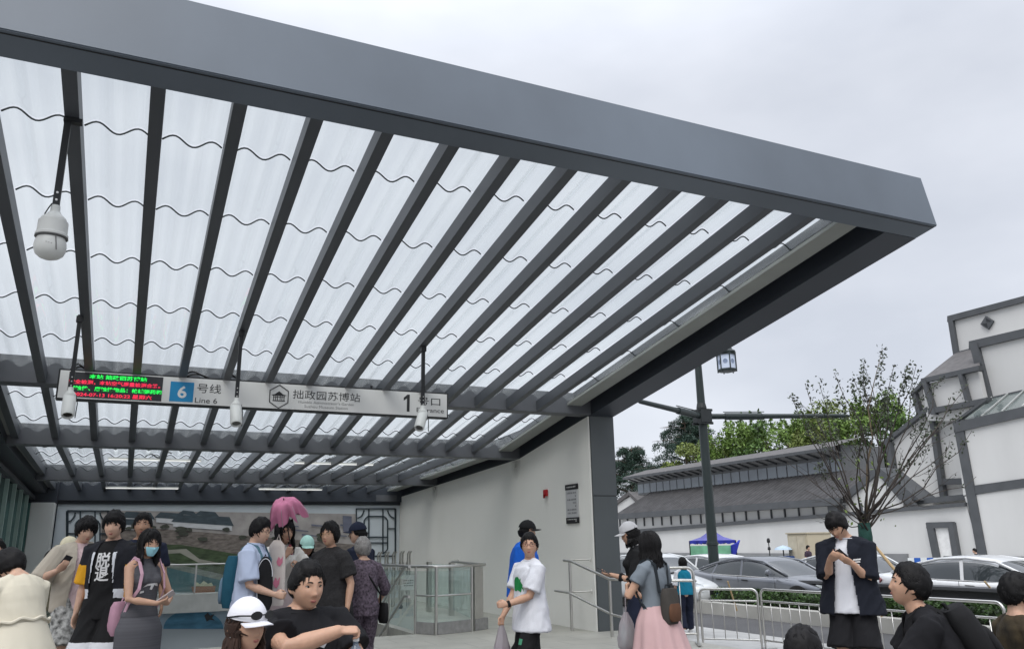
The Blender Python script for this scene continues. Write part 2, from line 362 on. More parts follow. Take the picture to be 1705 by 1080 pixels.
# thin plaster skin stands in front of the pier so that the white wall runs up to its front edge
m2 = MB().prism([Vector((XR0-.03, 12.83, 0)), Vector((XR0-.03, YB, 0)), Vector((XR0-.03, YB, zs(YB)-.004)), Vector((XR0-.03, YK, zs(YK)-.004)), Vector((XR0-.03, 12.83, zs(12.83)-.004))], (.028, 0, 0))
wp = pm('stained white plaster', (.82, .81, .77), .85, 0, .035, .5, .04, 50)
obj('wall_core', m, wp, wall); obj('plaster', m2, wp, wall)
stain = pm('water stain', (.50, .50, .48), .9, 0, .05, 3)
def blend_stain():
    t = stain.node_tree; b = t.nodes['Principled BSDF']; l = t.links.new; N = t.nodes.new
    tcn = N('ShaderNodeTexCoord'); gr = N('ShaderNodeTexGradient'); gr.gradient_type = 'SPHERICAL'
    mpn = N('ShaderNodeMapping'); l(tcn.outputs['Generated'], mpn.inputs[0]); mpn.inputs['Location'].default_value = (0, -1.0, -1.9); mpn.inputs['Scale'].default_value = (0, 2., 1.9); l(mpn.outputs[0], gr.inputs[0])
    n = N('ShaderNodeTexNoise'); n.inputs['Scale'].default_value = 6; l(tcn.outputs['Object'], n.inputs['Vector'])
    mu = N('ShaderNodeMath'); mu.operation = 'MULTIPLY'; l(gr.outputs[0], mu.inputs[0]); l(n.outputs[0], mu.inputs[1]); l(mu.outputs[0], b.inputs['Alpha'])
blend_stain()
for Y in (16.0, 21.3): obj('water_stain', MB().quad((XR0-.0335, Y-.28, zs(Y)-.85), (XR0-.0335, Y+.28, zs(Y)-.85), (XR0-.0335, Y+.28, zs(Y)-.02), (XR0-.0335, Y-.28, zs(Y)-.02)), stain, wall)
# notice board and alarm on the white wall
nb = thing('notice_board', 'narrow white notice board with black header and footer on the white wall', 'sign', (XR0, 13.5, 1.86))
xw = XR0-.034
obj('board', MB().box((xw-.02, 13.28, 1.88), (xw, 13.74, 2.54)), pm('notice grey', (.50, .50, .51), .5, 0, .03), nb)
obj('header', MB().box((xw-.026, 13.275, 2.46), (xw-.0005, 13.745, 2.56)), ink, nb); obj('footer', MB().box((xw-.026, 13.275, 1.84), (xw-.0005, 13.745, 1.95)), ink, nb)
gtx = pm('grey print', (.22, .22, .23), .6)
def print_rows(name, z0, z1, rows, mm, xo, x0=13.34, x1=13.70):      # rows of print too small to read: short strokes
    m = MB(); rr = random.Random(5)
    for k in range(rows):
        z = z1-(z1-z0)*(k+.5)/rows; h = (z1-z0)/rows*.26; y = x0
        while y < x1-.02:
            w = rr.uniform(.012, .05); m.box((xo-.0012, y, z-h), (xo, min(y+w, x1), z+h)); y += w+rr.uniform(.008, .02)
            if rr.random() < .08: break
    obj(name, m, mm, nb)
print_rows('print', 2.0, 2.43, 7, gtx, xw-.0202); print_rows('print', 2.49, 2.53, 1, sign_white, xw-.0262); print_rows('print', 1.87, 1.93, 2, sign_white, xw-.0262)
fa = thing('fire_alarm', 'small red alarm box fixed on the white wall', 'alarm', (xw, 14.57, 2.40))
obj('housing', MB().box((xw-.05, 14.50, 2.40), (xw, 14.64, 2.53)), pm('alarm red', (.42, .015, .02), .4), fa, bevel=.01); obj('strobe', MB().box((xw-.07, 14.53, 2.36), (xw-.051, 14.60, 2.43)), pm('alarm lens', (.25, .01, .01), .2), fa, bevel=.006)
# rear wall with printed mural
YM = 24.5
mu_ = thing('mural_wall', 'wide pale mural wall with garden lattice print closing the back of the stairwell', 'mural', (2.8, YM, -3.5))
pale = pm('pale mural board', (.55, .60, .64), .5, 0, .04, .8)
obj('panel', MB().box((XL1+.02, YM, -3.6), (XR0-.036, YM+.098, 2.76)), pale, mu_)
obj('top_frame', MB().box((XL1+.02, YM-.05, 2.70), (XR0-.04, YM-.001, 2.80)), steel_dark, mu_)
obj('side_frame', MB().box((XL1+.02, YM-.06, 0), (-1.79, YM-.001, 2.699)), steel_dark, mu_)
def mp_(x, y, d=0.): p = onY(x, y, YM); return Vector((p.x, YM-.004-d, p.z))
def flat(name, pts, m, d, parent=mu_): return obj(name, MB().prism([mp_(x, y, d) for x, y in pts], (0, .0035, 0)), m, parent)
pic = flat('picture', [(168, 849), (592, 855), (590, 984), (165, 984)], pm('mural haze', (.36, .335, .325), .5, 0, .28, 3), .001)
def paint(name, col, var=.3, vs=2., st=(1, 1, 3)): return pm(name, col, .5, 0, var, vs, stretch=st)
def pflat(nm, pts, m, d): o = flat(nm, pts, m, d, pic); return o
pflat('painted_field', [(170, 872), (592, 906), (591, 950), (167, 930)], paint('mural brown', (.17, .145, .13), .6, 6), .005)
pflat('painted_park', [(168, 905), (300, 906), (420, 926), (520, 942), (590, 950), (590, 966), (420, 962), (166, 944)], paint('mural green', (.05, .075, .035), .6, 4), .009)
pflat('painted_path', [(262, 916), (310, 913), (332, 930), (372, 938), (330, 936), (300, 920), (264, 922)], paint('mural sand', (.30, .29, .25), .2), .013)
pflat('painted_water', [(166, 938), (268, 936), (390, 962), (590, 966), (590, 984), (165, 984)], paint('mural teal', (.045, .12, .14), .35, 2), .0145)
pflat('painted_bank', [(166, 932), (264, 931), (372, 956), (371, 966), (262, 940), (166, 941)], paint('mural stone', (.20, .21, .19), .4, 5), .018)
roofm = paint('mural roof', (.055, .075, .09), .3, 5); wallm = paint('mural white wall', (.55, .56, .58), .12, 5)
for kk, (x0, y0, w, h, sk) in enumerate(((205, 851, 50, 10, 3), (262, 852, 46, 9, 4), (290, 856, 96, 12, 7), (300, 849, 26, 6, 3), (328, 850, 34, 7, 3), (180, 862, 60, 9, 4))):
    pflat('painted_house', [(x0-2, y0+h-1), (x0+w, y0+h+sk), (x0+w, y0+h+sk+8), (x0-2, y0+h+8)], wallm, .020+.0007*kk)
    pflat('painted_roof', [(x0+5, y0), (x0+w-4, y0+sk*.6), (x0+w+3, y0+h+sk), (x0-5, y0+h)], roofm, .0252+.0007*kk)
for k in range(30):
    x = random.uniform(175, 560); y = 870+random.uniform(0, 20)+(x-170)*.05; s = random.uniform(4, 9)
    pflat('painted_tree', [(x+s*math.cos(a)*random.uniform(.8, 1.3), y+s*.55*math.sin(a)*random.uniform(.7, 1.2)) for a in np.linspace(0, 5.6, 9)], paint('mural tree', (.06, .065, .05), .4, 6), .030+.0005*k)
for k in range(7):
    x = 470+k*16; y = 872+(k % 3)*8
    pflat('painted_lane', [(x, y), (x+26, y+3), (x+28, y+5), (x, y+3)], paint('mural slate', (.13, .14, .19), .2), .039+.0003*k)
pflat('painted_tower', [(570, 858), (585, 859), (585, 885), (571, 884)], paint('mural slate', (.13, .14, .19), .2), .042)
bt = flat('painted_boat', [(318, 976), (359, 974), (357, 988), (323, 990)], paint('mural boat', (.24, .085, .035), .2), .03)
flat('painted_blossom', [(322, 975), (327, 968), (333, 972), (339, 966), (346, 971), (352, 969), (355, 975)], paint('mural blossom', (.55, .52, .38), .25, 9), .034)
obj('ledge', MB().box((-1.2, YM-.25, .12), (4.60, YM-.05, .36)), pm('ledge stone', (.60, .61, .60), .5), mu_, bevel=.01)
flat('lower_print', [(96, 1004), (690, 1004), (690, 1045), (96, 1045)], pm('lower mural blue', (.40, .50, .60), .5, 0, .05), .004)
flat('painted_moon', [(322+50*math.cos(a), 1046-32*math.sin(a)) for a in np.linspace(0, math.pi, 18)], paint('mural moon blue', (.10, .27, .42), .35, 3), .009)
flat('painted_bird', [(340, 1024), (346, 1019), (350, 1024), (357, 1021), (353, 1028), (358, 1032), (349, 1031), (344, 1034)], paint('mural bird', (.06, .06, .065), .3), .013)
latm = pm('lattice print', (.022, .035, .045), .5)
def lattice(x0, y0, x1, y1, flip):
    m = MB(); W_, H_ = x1-x0, y1-y0
    def seg(pts, r=.014):
        m.tube([mp_(x0+(W_*(1-u) if flip else W_*u), y0+H_*v+ (0), .02) for u, v in pts], r*1.75, 4)
    seg([(0,0),(1,0),(1,1),(0,1),(0,0)], .018)
    for u in (.32, .68): seg([(u, 0), (u, .95)])
    seg([(0, .42), (.18, .42)]); seg([(.82, .42), (1, .42)]); seg([(.2, .6), (.8, .6)]); seg([(.2, .72), (.8, .72)])
    seg([(.2, .25), (.2, .85)]); seg([(.8, .25), (.8, .85)]); seg([(.3, .16), (.7, .16)]); seg([(.2, .25), (.24, .2), (.3, .16)]); seg([(.8, .25), (.76, .2), (.7, .16)])
    seg([(.2, .85), (.24, .9), (.32, .95)]); seg([(.8, .85), (.76, .9), (.68, .95)])
    for cu, sx in ((0, 1), (1, -1)): seg([(cu+sx*.2*math.cos(a), .2*math.sin(a)+.0) for a in np.linspace(.15, 1.4, 7)])
    return m
obj('lattice', lattice(112, 850, 180, 940, False), latm, mu_); obj('lattice', lattice(593, 846.5, 658, 925, True), latm, mu_)
obj('corner_infill', MB().box((XL0-.6, YM-.30, 2.72), (-1.795, YM-.062, 3.35)), steel_dark, mu_)
obj('wall_box', MB().box((6.7, YM-.16, 2.81), (7.35, YM-.02, 3.0)), steel_mid, mu_)
# stairwell
stc = pm('stair stone', (.30, .30, .29), .7, 0, .1, 3)
st = MB(); N_ST = 22
for k in range(N_ST): st.box((SX0, SY0+.30*k, -3.6), (SX1, SY0+.30*(k+1)-.001, -.02-.155*(k+1)))
so = thing('staircase', 'grey stone staircase going down in front of the mural', 'stairs', (1.7, SY0, 0)); obj('steps', st, stc, so)
sw = MB().box((SX0-.2, SY0, -3.6), (SX0-.001, SY1, -.325)).box((SX1+.001, SY0, -3.6), (SX1+.2, SY1, -.325)); obj('stairwell_lining', sw, stc, so)
obj('lower_floor', MB().box((SX0, SY0+.30*N_ST, -3.65), (SX1, YM-.01, -3.45)), stc, so)

# ================================================================== SIGN, CAMERAS, LIGHTS
YS = 12.2
def sg(x, y, d=0.): p = onY(x, y, YS); return Vector((p.x, YS-d, p.z))
tl, br_ = sg(99, 609), sg(746, 697)
sgn = thing('station_sign', 'long white station entrance sign with a red and green display, hung across the beam', 'sign', (1.7, YS, 3.47))
sx0, sx1, sz0, sz1 = tl.x, br_.x, 3.475, 3.895
obj('sign_frame', MB().box((sx0, YS, sz0), (sx1, YS+.14, sz1)), black_paint, sgn, bevel=.006)
obj('sign_face', MB().box((sx0+.022, YS-.004, sz0+.022), (sx1-.022, YS+.02, sz1-.022)), sign_white, sgn)
def sxp(x): return onY(x, 650, YS).x
def tx(s, x0, x1, zc, h, m, nm='lettering', par=sgn, bold=False, d=.005):
    a, b = sxp(x0), sxp(x1)
    return put_text(nm, s, ((a+b)/2, YS-.0045-d+.004, sz0+zc), .1, m, par, width=b-a, height=h, ext=.0008, bold=bold)
scr_m = pm('display panel', (.03, .03, .034), .35, 0, .1, 20)
xa, xb = sxp(112), sxp(270)
scr = obj('display', MB().box((xa, YS-.008, sz0+.04), (xb, YS-.0042, sz1-.035)), scr_m, sgn)
led_g = pm('green display dots', (.0, .25, .04), .5, 0, 0, emit=(.02, 1, .10, .85)); led_r = pm('red display dots', (.3, .01, .03), .5, 0, 0, emit=(1, .03, .09, .75))
for (s, x0, x1, zc, m) in (('本站 拙政园苏博站', 146, 243, .335, led_g), ('安全检测，本站空气质量检测合格。', 113, 266, .252, led_r), ('腐蚀性、腐蚀性物品：枪械弹药和', 114, 269, .166, led_g), ('2024-07-13 16:20:22 星期六', 122, 254, .083, led_r)):
    tx(s, x0, x1, zc, .062, m, 'display_text', scr, bold=True, d=.009)
blue = pm('line blue', (.012, .21, .43), .4, 0, .02)
b0, b1 = sxp(283), sxp(322.5)
obj('line_plate', MB().box((b0, YS-.0075, sz0+.05), (b1, YS-.0042, sz0+.335)), blue, sgn, bevel=.001)
tx('6', 296, 311, .19, .175, sign_white, bold=True, d=.0082)
tx('号线', 328, 368, .262, .135, ink); tx('Line 6', 326, 363, .085, .075, ink)
tx('拙政园苏博站', 488, 600, .255, .135, ink)
gp = pm('grey lettering', (.23, .23, .23), .5)
tx("Humble Administrator's Garden", 498, 590, .145, .042, gp); tx('Suzhou Museum Station', 508, 580, .08, .042, gp)

xo = sxp(677.5); m = MB()
m.prism([Vector((xo+x, YS-.006, sz0+.08+z)) for x, z in ((.002, 0), (.048, 0), (.048, .275), (.010, .275), (-.052, .222), (-.052, .172), (.002, .212))], (0, .0018, 0)); obj('lettering', m, ink, sgn)
tx('号口', 696, 733, .262, .125, ink); tx('Entrance', 694, 739, .12, .07, ink)
# hexagon badge with a small pavilion
hc = Vector((sxp(465), YS-.0045, sz0+.205)); m = MB()
hp = [hc+Vector((.155*math.sin(k*math.pi/3), 0, .175*math.cos(k*math.pi/3))) for k in range(7)]
for k in range(6): m.bar(hp[k], hp[k+1], .004, .017, up=(0, 1, 0)) if False else m.tube([hp[k], hp[k+1]], .0085, 4)
def hx(x0, z0, x1, z1): m.box((hc.x+x0, YS-.0062, hc.z+z0), (hc.x+x1, YS-.0041, hc.z+z1))
for x in (-.075, -.045, -.018, .018, .045, .075): hx(x-.006, -.055, x+.006, .012)
hx(-.09, -.072, .09, -.057); hx(-.085, -.012, .085, -.004)
m.prism([hc+Vector((x, -.0017, z)) for x, z in ((-.115, .022), (-.06, .034), (-.03, .058), (0, .08), (.03, .058), (.06, .034), (.115, .022), (.09, .012), (-.09, .012))], (0, .002, 0))
obj('badge', m, ink, sgn)
for x, k in ((150, 0), (395, 0), (620, 0)):
    p = sxp(x); obj('hanger', MB().bar((p, YS+.07, sz1+.002), (p, YS+.07, zs(YS)+.09), .03, .03), black_paint, sgn)
cb = pm('black cable', (.012, .012, .012), .6)
for x, w in ((127, .10), (324, .18), (385, .12)):
    p = sxp(x); m = MB(); m.tube([Vector((p-w+2*w*t, YS+.05+.04*math.sin(9*t), sz1+.01+.07*math.sin(math.pi*t)*(1+.4*math.sin(7*t)))) for t in np.linspace(0, 1, 11)], .012, 6); m.tube([Vector((p-w*.7+1.6*w*t, YS+.09, sz1+.01+.05*math.sin(math.pi*t))) for t in np.linspace(0, 1, 9)], .010, 6)
    obj('cable', m, cb, sgn, smooth=True)
# bullet cameras on black poles
def bullet(px_top, px_bot, Yp, label, tilt):
    top = onY(*px_top, Yp); x = top.x
    zb = onY(px_bot[0], px_bot[1], Yp).z
    t = thing('security_camera', label, 'camera', (x, Yp, zb), 'bullet cameras hung before the sign')
    m = MB().box((x-.022, Yp-.022, zb), (x+.022, Yp+.022, zs(Yp)+.03)); m.box((x-.035, Yp-.035, zs(Yp)-.06), (x+.035, Yp+.035, zs(Yp)+.012)); obj('pole', m, black_paint, t)
    bo = MB()
    for k in range(3): bo.lathe((x, Yp-.0225, zb+.02+.05*k), [(.0, 0), (.008, .001), (.008, .004), (0, .005)], 8, (0, -1, 0))
    obj('bolt', bo, inox, t)
    m = MB().lathe((x, Yp, zb-.11), [(.055, 0), (.06, .02), (.05, .05), (.032, .07), (.028, .115)], 20); obj('mount', m, cam_white, t, smooth=R(40))
    d = Vector((math.sin(tilt), -.55, -.95)).normalized(); c = Vector((x, Yp, zb-.13))
    m = MB(); m.lathe(c-d*.05, [(.062, 0), (.068, .01), (.070, .28), (.060, .30), (.055, .295), (.05, .27)], 24, d); obj('housing', m, cam_white, t, smooth=R(35))
    m = MB(); m.lathe(c+d*.222, [(.0, -.002), (.046, 0), (.046, .006), (0, .007)], 20, d); obj('lens', m, pm('camera lens', (.01, .01, .014), .08, coat=1), t)
    m = MB(); m.tube([c+Vector((.06, 0, .05)), c+Vector((.085, .0, -.05)), c+Vector((.08, -.02, -.22))], .006, 6); obj('cable', m, cb, t)
bullet((135, 515), (120, 645), 10.36, 'white bullet camera on a black pole in front of the red and green display', .05)
bullet((403, 540), (391, 662), 10.37, 'white bullet camera on a black pole right of the blue line plate', .03)
bullet((705, 567), (704, 675), 10.36, 'white bullet camera on a black pole before the number 1 of the sign, tilted', -.42)
# large dome camera
tp = onY(116, 183, 6.57); X0, Y0 = tp.x, 6.57
zc = onY(97, 345, Y0).z
t = thing('dome_camera', 'large white dome camera hanging low from a black pole under the rafters', 'camera', (X0, Y0, zc-.5))
obj('pole', MB().box((X0-.024, Y0-.02, zc), (X0+.024, Y0+.02, zs(Y0)+.05)).box((X0-.03, Y0-.03, zs(Y0)-.02), (X0+.10, Y0+.03, zs(Y0)+.014)), black_paint, t)
bo = MB()
for z in (.05, .11): bo.lathe((X0, Y0-.0205, zc+z), [(0, 0), (.009, .001), (.009, .005), (0, .006)], 8, (0, -1, 0))
obj('bolt', bo, inox, t)
H1 = .125
obj('neck', MB().lathe((X0, Y0, zc-.135), [(.105, 0), (.10, .02), (.06, .06), (.04, .09), (.036, .145)], 28), cam_white, t, smooth=R(40))
obj('housing', MB().lathe((X0, Y0, zc-.285), [(.128, 0), (.13, .01), (.130, .02), (.120, .03), (.118, .14), (.105, .149)], 36), cam_white, t, smooth=R(35))
obj('gasket', MB().lathe((X0, Y0, zc-.300), [(.117, 0), (.131, .004), (.131, .0145), (.117, .0148)], 36), pm('grey rubber', (.10, .10, .10), .6), t)
prof = [(.112, 0), (.122, -.03), (.128, -.07), (.124, -.11), (.110, -.145), (.08, -.172), (.04, -.188), (.0, -.192)]
obj('dome', MB().lathe((X0, Y0, zc-.302), prof, 36), cam_white, t, smooth=R(50))
m = MB(); m.tube([Vector((X0+.128*math.sin(a)*.999, Y0-.129*math.cos(a), zc-.302-z)) for a, z in zip(np.linspace(.35, .5, 9), np.linspace(.0, .13, 9))], .004, 5)
for k in range(3): m.lathe((X0-.02+.02*k, Y0-.1275, zc-.375-.004*k), [(0, 0), (.004, .001), (0, .003)], 6, (0, -1, 0))
obj('seam', m, MATS['grey rubber'], t)
m = MB(); m.tube([Vector((X0-.03, Y0-.02, zc+.02)), Vector((X0-.05, Y0-.03, zc-.03)), Vector((X0-.07, Y0-.04, zc-.09)), Vector((X0-.06, Y0-.05, zc-.13))], .006, 6); obj('cable', m, cb, t)
for ch in t.children:
    if ch.name.split('.')[0] not in ('pole', 'bolt'): ch.data.transform(Matrix.Translation((0, 0, .5)) @ Matrix.Scale(.86, 4) @ Matrix.Translation((0, 0, -.5)))
# linear lamps
lit = pm('lit lamp tube', (.8, .8, .78), .4, 0, 0, emit=(1, 1, .97, .42))
for (x0, x1, Y, z, lab) in ((-.56, 1.24, 18.5, 3.32, 'nearer linear lamp on the left, under the second rafter bay'), (3.19, 5.01, 18.5, 3.33, 'nearer linear lamp on the right, under the second rafter bay'), (-.67, 1.03, 22.7, 3.02, 'farther linear lamp on the left, just above the mural'), (3.01, 4.72, 22.7, 3.03, 'farther linear lamp on the right, just above the mural')):
    t = thing('linear_lamp', lab, 'lamp', (x0, Y, z), 'linear lamps under the canopy')
    obj('lamp_tray', MB().box((x0, Y-.03, z), (x1, Y+.03, z+.03)), cam_white, t, bevel=.004)
    obj('tube', MB().box((x0+.01, Y-.025, z-.022), (x1-.01, Y+.025, z-.001)), lit, t, bevel=.006)
    for xx in (x0+.3, x1-.3): obj('hanger', MB().tube([(xx, Y, z+.03), (xx, Y, zs(Y)+.12)], .006, 6), black_paint, t)
    xm = (x0+x1)/2; m = MB(); m.tube([(xm-.2+.5*q, Y+.02*math.sin(8*q), z+.06+.05*math.sin(9*q)+.06*q) for q in np.linspace(0, 1, 12)], .014, 6); obj('cable', m, cb, t, smooth=True)

# ================================================================== LEFT GLASS WALL AND WHITE PILLAR
t = thing('glass_wall', 'dark green glass wall with pale vertical fins along the left of the stairs', 'glass wall', (-2.4, 20, 0))
obj('pane', MB().box((-2.42, 12, 0), (-2.40, 24.4, 2.95)), green_glass, t)
obj('backing', MB().box((-3.2, 12, -.1), (-3.15, 24.4, 3.0)), pm('dark interior', (.02, .035, .032), .7), t)
for Y in np.arange(13, 24.3, 1.25): obj('fin', MB().box((-2.40, Y, 0), (-2.33, Y+.10, 2.95)), pm('pale green fin', (.30, .40, .36), .4), t)
obj('head_rail', MB().prism([Vector((-2.44, y, zs(y)-.16)) for y in (12, YK, 24.4)]+[Vector((-2.44, y, zs(y)-.08)) for y in (24.4, YK, 12)], (.14, 0, 0)), steel_mid, t)
obj('head_panel', MB().prism([Vector((-2.43, 12, 2.951)), Vector((-2.43, 24.4, 2.951)), Vector((-2.43, 24.4, zs(24.4)-.161)), Vector((-2.43, YK, zs(YK)-.161)), Vector((-2.43, 12, zs(12)-.161))], (.03, 0, 0)), steel_dark, t)
t = thing('corner_pillar', 'plain white pillar at the left end of the mural', 'pillar', (-2.1, 24, 0))
m = MB().box((-2.32, 23.6, -.3), (-1.80, 24.2, 2.70)); pc = obj('shaft', m, white_plaster, t, bevel=.01)

# ================================================================== RAILINGS
def rail_tube(pts, r, name, par, m=inox): return obj(name, MB().tube(pts, r, 10), m, par, smooth=R(50))
t = thing('glass_balustrade', 'stainless and glass balustrade box beside the white wall at the top of the stairs', 'balustrade', (5, 14.2, 0))
A_, B_, C_, D_ = Vector((4.72, 14.36, 0)), Vector((4.95, 13.92, 0)), Vector((5.72, 14.16, 0)), Vector((6.02, 14.34, 0))
Z = Vector((0, 0, 1))
E_ = Vector((4.72, 24.2, 0))
rail_tube([E_+Z*1.13, A_+Vector((0, .4, 1.13)), A_+Z*1.13+Vector((0, .05, 0)), B_+Vector((-.04, .06, 1.13)), B_+Vector((.05, -.0, 1.13)), C_+Z*1.13, D_+Vector((-.1, -.06, 1.13)), D_+Vector((.06, .05, 1.13))], .027, 'handrail', t)
rail_tube([A_+Z*.64, B_+Z*.64, C_+Z*.64], .017, 'mid_rail', t)
for p, w in ((A_, .028), (B_, .030), (C_, .028)): obj('post', MB().tube([p, p+Z*1.12], w*.85, 10), inox, t, smooth=R(50))
cD = (C_+D_)/2
obj('end_panel', MB().prism([C_+Vector((.06, .02, .0)), D_+Vector((0, 0, 0)), D_+Vector((-.03, .07, 0)), C_+Vector((.03, .09, 0))], (0, 0, 1.10)), inox, t, bevel=.004)
for a, b in ((A_, B_), (B_, C_)): obj('glass_pane', MB().bar(a.lerp(b, .06)+Z*.63, a.lerp(b, .94)+Z*.63, .012, .85), rail_glass, t)
obj('glass_pane', MB().bar(A_+Vector((0, .1, .55)), E_+Z*.55, .012, 1.0), rail_glass, t)
plm = pm('plinth granite', (.27, .265, .26), .6, 0, .2, 12)
obj('plinth', MB().bar(A_+Z*.10+Vector((.02, .03, 0)), B_+Z*.10+Vector((0, .03, 0)), .06, .20).bar(B_+Z*.1+Vector((.03, .05, 0)), C_+Z*.1+Vector((0, .03, 0)), .06, .2).bar(C_+Vector((.05, .05, .1)), D_+Vector((.08, .07, .1)), .10, .2), plm, t, bevel=.005)
for q in ((714, 1018), (752, 1024)):
    p = onz(*q); obj('post', MB().box((p.x-.05, p.y-.07, 0), (p.x+.05, p.y+.07, 1.12)), inox, t, bevel=.006)
p1, p2 = onz(714, 1018), onz(752, 1024)
rail_tube([p2+Z*1.135+Vector((.5, .9, 0)), p2+Z*1.135, D_+Z*1.135], .024, 'handrail', t)
obj('glass_pane', MB().bar(p1+Z*.6, p2+Z*.6, .012, .95).bar(p2+Vector((0, -.1, .6)), D_+Vector((-.05, .1, .6)), .012, .95), rail_glass, t)
t = thing('stair_handrail', 'pair of stainless handrails sloping down the right side of the stairs', 'handrail', (4.6, 14.4, 0))
def sz_(y): return -.155*(y-SY0)/.30
for h in (1.13, .62):
    rail_tube([Vector((4.60, 14.36, h)), Vector((4.60, 14.62, h)), Vector((4.60, 19.9, h+sz_(19.5)))], .024, 'rail', t)
for y in (15.6, 17.2, 18.8): obj('post', MB().tube([(4.60, y, sz_(y)-.15), (4.60, y, 1.1+sz_(y-.3))], .018, 8), inox, t)
# rail across in front of the mural (far side of the stairs)
t = thing('glass_rail', 'low glass rail with a thin steel top crossing in front of the mural', 'railing', (1.7, 23.9, 0))
rail_tube([(-1.2, 23.9, 1.11), (4.62, 23.9, 1.11)], .022, 'top_rail', t)
for x in (-1.1, 1.7, 4.5): obj('post', MB().box((x-.02, 23.88, .36), (x+.02, 23.92, 1.10)), inox, t)
obj('glass_pane', MB().box((-1.15, 23.895, .40), (4.55, 23.905, 1.05)), rail_glass, t)
obj('rail_beam', MB().box((-1.199, 23.8, -.1), (4.689, 24.0, .355)), pm('beam stone', (.42, .43, .42), .6), t)
# wheelchair ramp rail by the pier
t = thing('ramp_handrail', 'double stainless handrail sloping down beside the dark pier', 'handrail', (7.4, 12.6, 0))
def tubes(h0, h1, ext):
    p0 = Vector((7.18, 13.2, h0)); p1 = Vector((7.32, 11.95, h1)); p2 = Vector((8.4, 9.6, h1-.02))
    return [p0+Vector((-ext, .15, 0)) if ext else p0, p0, p1, p2]
rail_tube([Vector((7.16, 13.3, 1.19)), Vector((7.20, 13.12, 1.18)), Vector((7.30, 11.95, .90)), Vector((7.75, 11.5, .89)), Vector((8.4, 11.1, .87))], .024, 'rail', t)
rail_tube([Vector((7.12, 13.6, .66)), Vector((7.18, 13.2, .64)), Vector((7.30, 11.95, .35)), Vector((8.0, 10.9, .10))], .020, 'rail', t)
for (a, z0, z1) in (((7.20, 13.15), 0, 1.17), ((7.30, 11.98), 0, .89)): obj('post', MB().tube([(*a, z0), (*a, z1)], .026, 10), inox, t, smooth=R(50))
for z in (1.19, .65): obj('wall_bracket', MB().tube([(7.17, 13.28, z), (7.50, 12.95, z+.01)], .013, 8).lathe((7.505, 12.94, z+.01), [(.04, 0), (.04, .008)], 12, (1, -.6, 0)), inox, t)
# folding gate
t = thing('folding_gate', 'stainless folding gate pulled aside behind the glass balustrade', 'gate', (6, 20, 0))
m = MB(); x0, x1 = 5.40, 6.45
for k in range(12):
    x = x0+(x1-x0)*k/11; o = obj('upright', MB().tube([(x, 20+.12*(k % 2), .06), (x, 20+.12*(k % 2), 1.30), (x+.03, 20+.12*(k % 2)-.03, 1.36)], .022, 8), inox, t, smooth=R(50))
for k in range(11):
    a = x0+(x1-x0)*k/11; b = x0+(x1-x0)*(k+1)/11
    for z in (.35, .8): m.bar((a, 20.06, z), (b, 20.06, z+.3), .012, .02); m.bar((a, 20.06, z+.3), (b, 20.06, z), .012, .02)
obj('lattice_bars', m, inox, t); obj('wheel', MB().lathe((5.5, 20, .05), [(.05, 0), (.05, .03)], 14, (0, 1, 0)).lathe((6.2, 20, .05), [(.05, 0), (.05, .03)], 14, (0, 1, 0)), black_paint, t)
ns = thing('paper_notice', 'white paper notice hung on the folding gate by the balustrade', 'notice', (5.2, 19.9, .7))
pa, pb = onY(668, 957, 17.0), onY(690, 981, 17.0)
obj('sheet', MB().box((pa.x, 16.99, pb.z), (pb.x, 17.0, pa.z)), sign_white, ns)
m = MB(); rr = random.Random(3)
for k in range(3):
    x = pa.x+.05
    while x < pb.x-.05: w = rr.uniform(.02, .05); m.box((x, 16.988, pa.z-.12-.05*k), (min(x+w, pb.x-.03), 16.9895, pa.z-.10-.05*k)); x += w+.015
obj('print', m, ink, ns)
# crowd barriers
def barrier(pa, pb, h, label, first=None):
    pa, pb = Vector(pa), Vector(pb); d = (pb-pa); Lh = d.length; d.normalize()
    t = thing('crowd_barrier', label, 'barrier', tuple(pa), 'crowd barriers along the pavement')
    r = .10
    arc = lambda c, s: [c+d*s*r*math.sin(a)-d*s*r*0+Z*(r*math.cos(a)-r) for a in np.linspace(0, math.pi/2, 6)]
    pts = [pa+Z*.12]+[pa+Z*(h-r)]+[pa+d*(r-r*math.cos(a))+Z*(h-r+r*math.sin(a)) for a in np.linspace(.2, math.pi/2, 6)]+[pb-d*(r-r*math.cos(a))+Z*(h-r+r*math.sin(a)) for a in np.linspace(math.pi/2, .2, 6)]+[pb+Z*(h-r), pb+Z*.12]
    obj('frame', MB().tube(pts, .021, 10), inox, t, smooth=R(50))
    obj('rail', MB().tube([pa+Z*(h-.19), pb+Z*(h-.19)], .016, 8), inox, t, smooth=R(50)); obj('rail', MB().tube([pa+Z*.16, pb+Z*.16], .016, 8), inox, t, smooth=R(50))
    n = int(Lh/.19)
    for k in range(1, n): q = pa+d*(Lh*k/n); obj('bar', MB().tube([q+Z*.165, q+Z*(h-.195)], .0085, 6), inox, t, smooth=True)
    nn = d.cross(Z)
    for p in (pa, pb): obj('foot', MB().bar(p+nn*.24+Z*.02, p-nn*.24+Z*.02, .05, .012).tube([p+Z*.02, p+Z*.14], .016, 8), inox, t)
    return t
zst = -.292
b0_ = onz(1163, 1073, 0); fx = Vector((-.56, -.83, 0)).normalized()
barrier(b0_+Vector((-.75, .45, 0)), b0_, 1.10, 'tall stainless barrier behind the girl in the pink skirt')
Pn = [onz(1170, 1079, -.29), onz(1271, 1082, -.29)]
dY = Vector((0.05, -1, 0)).normalized()
pX = Pn[1]
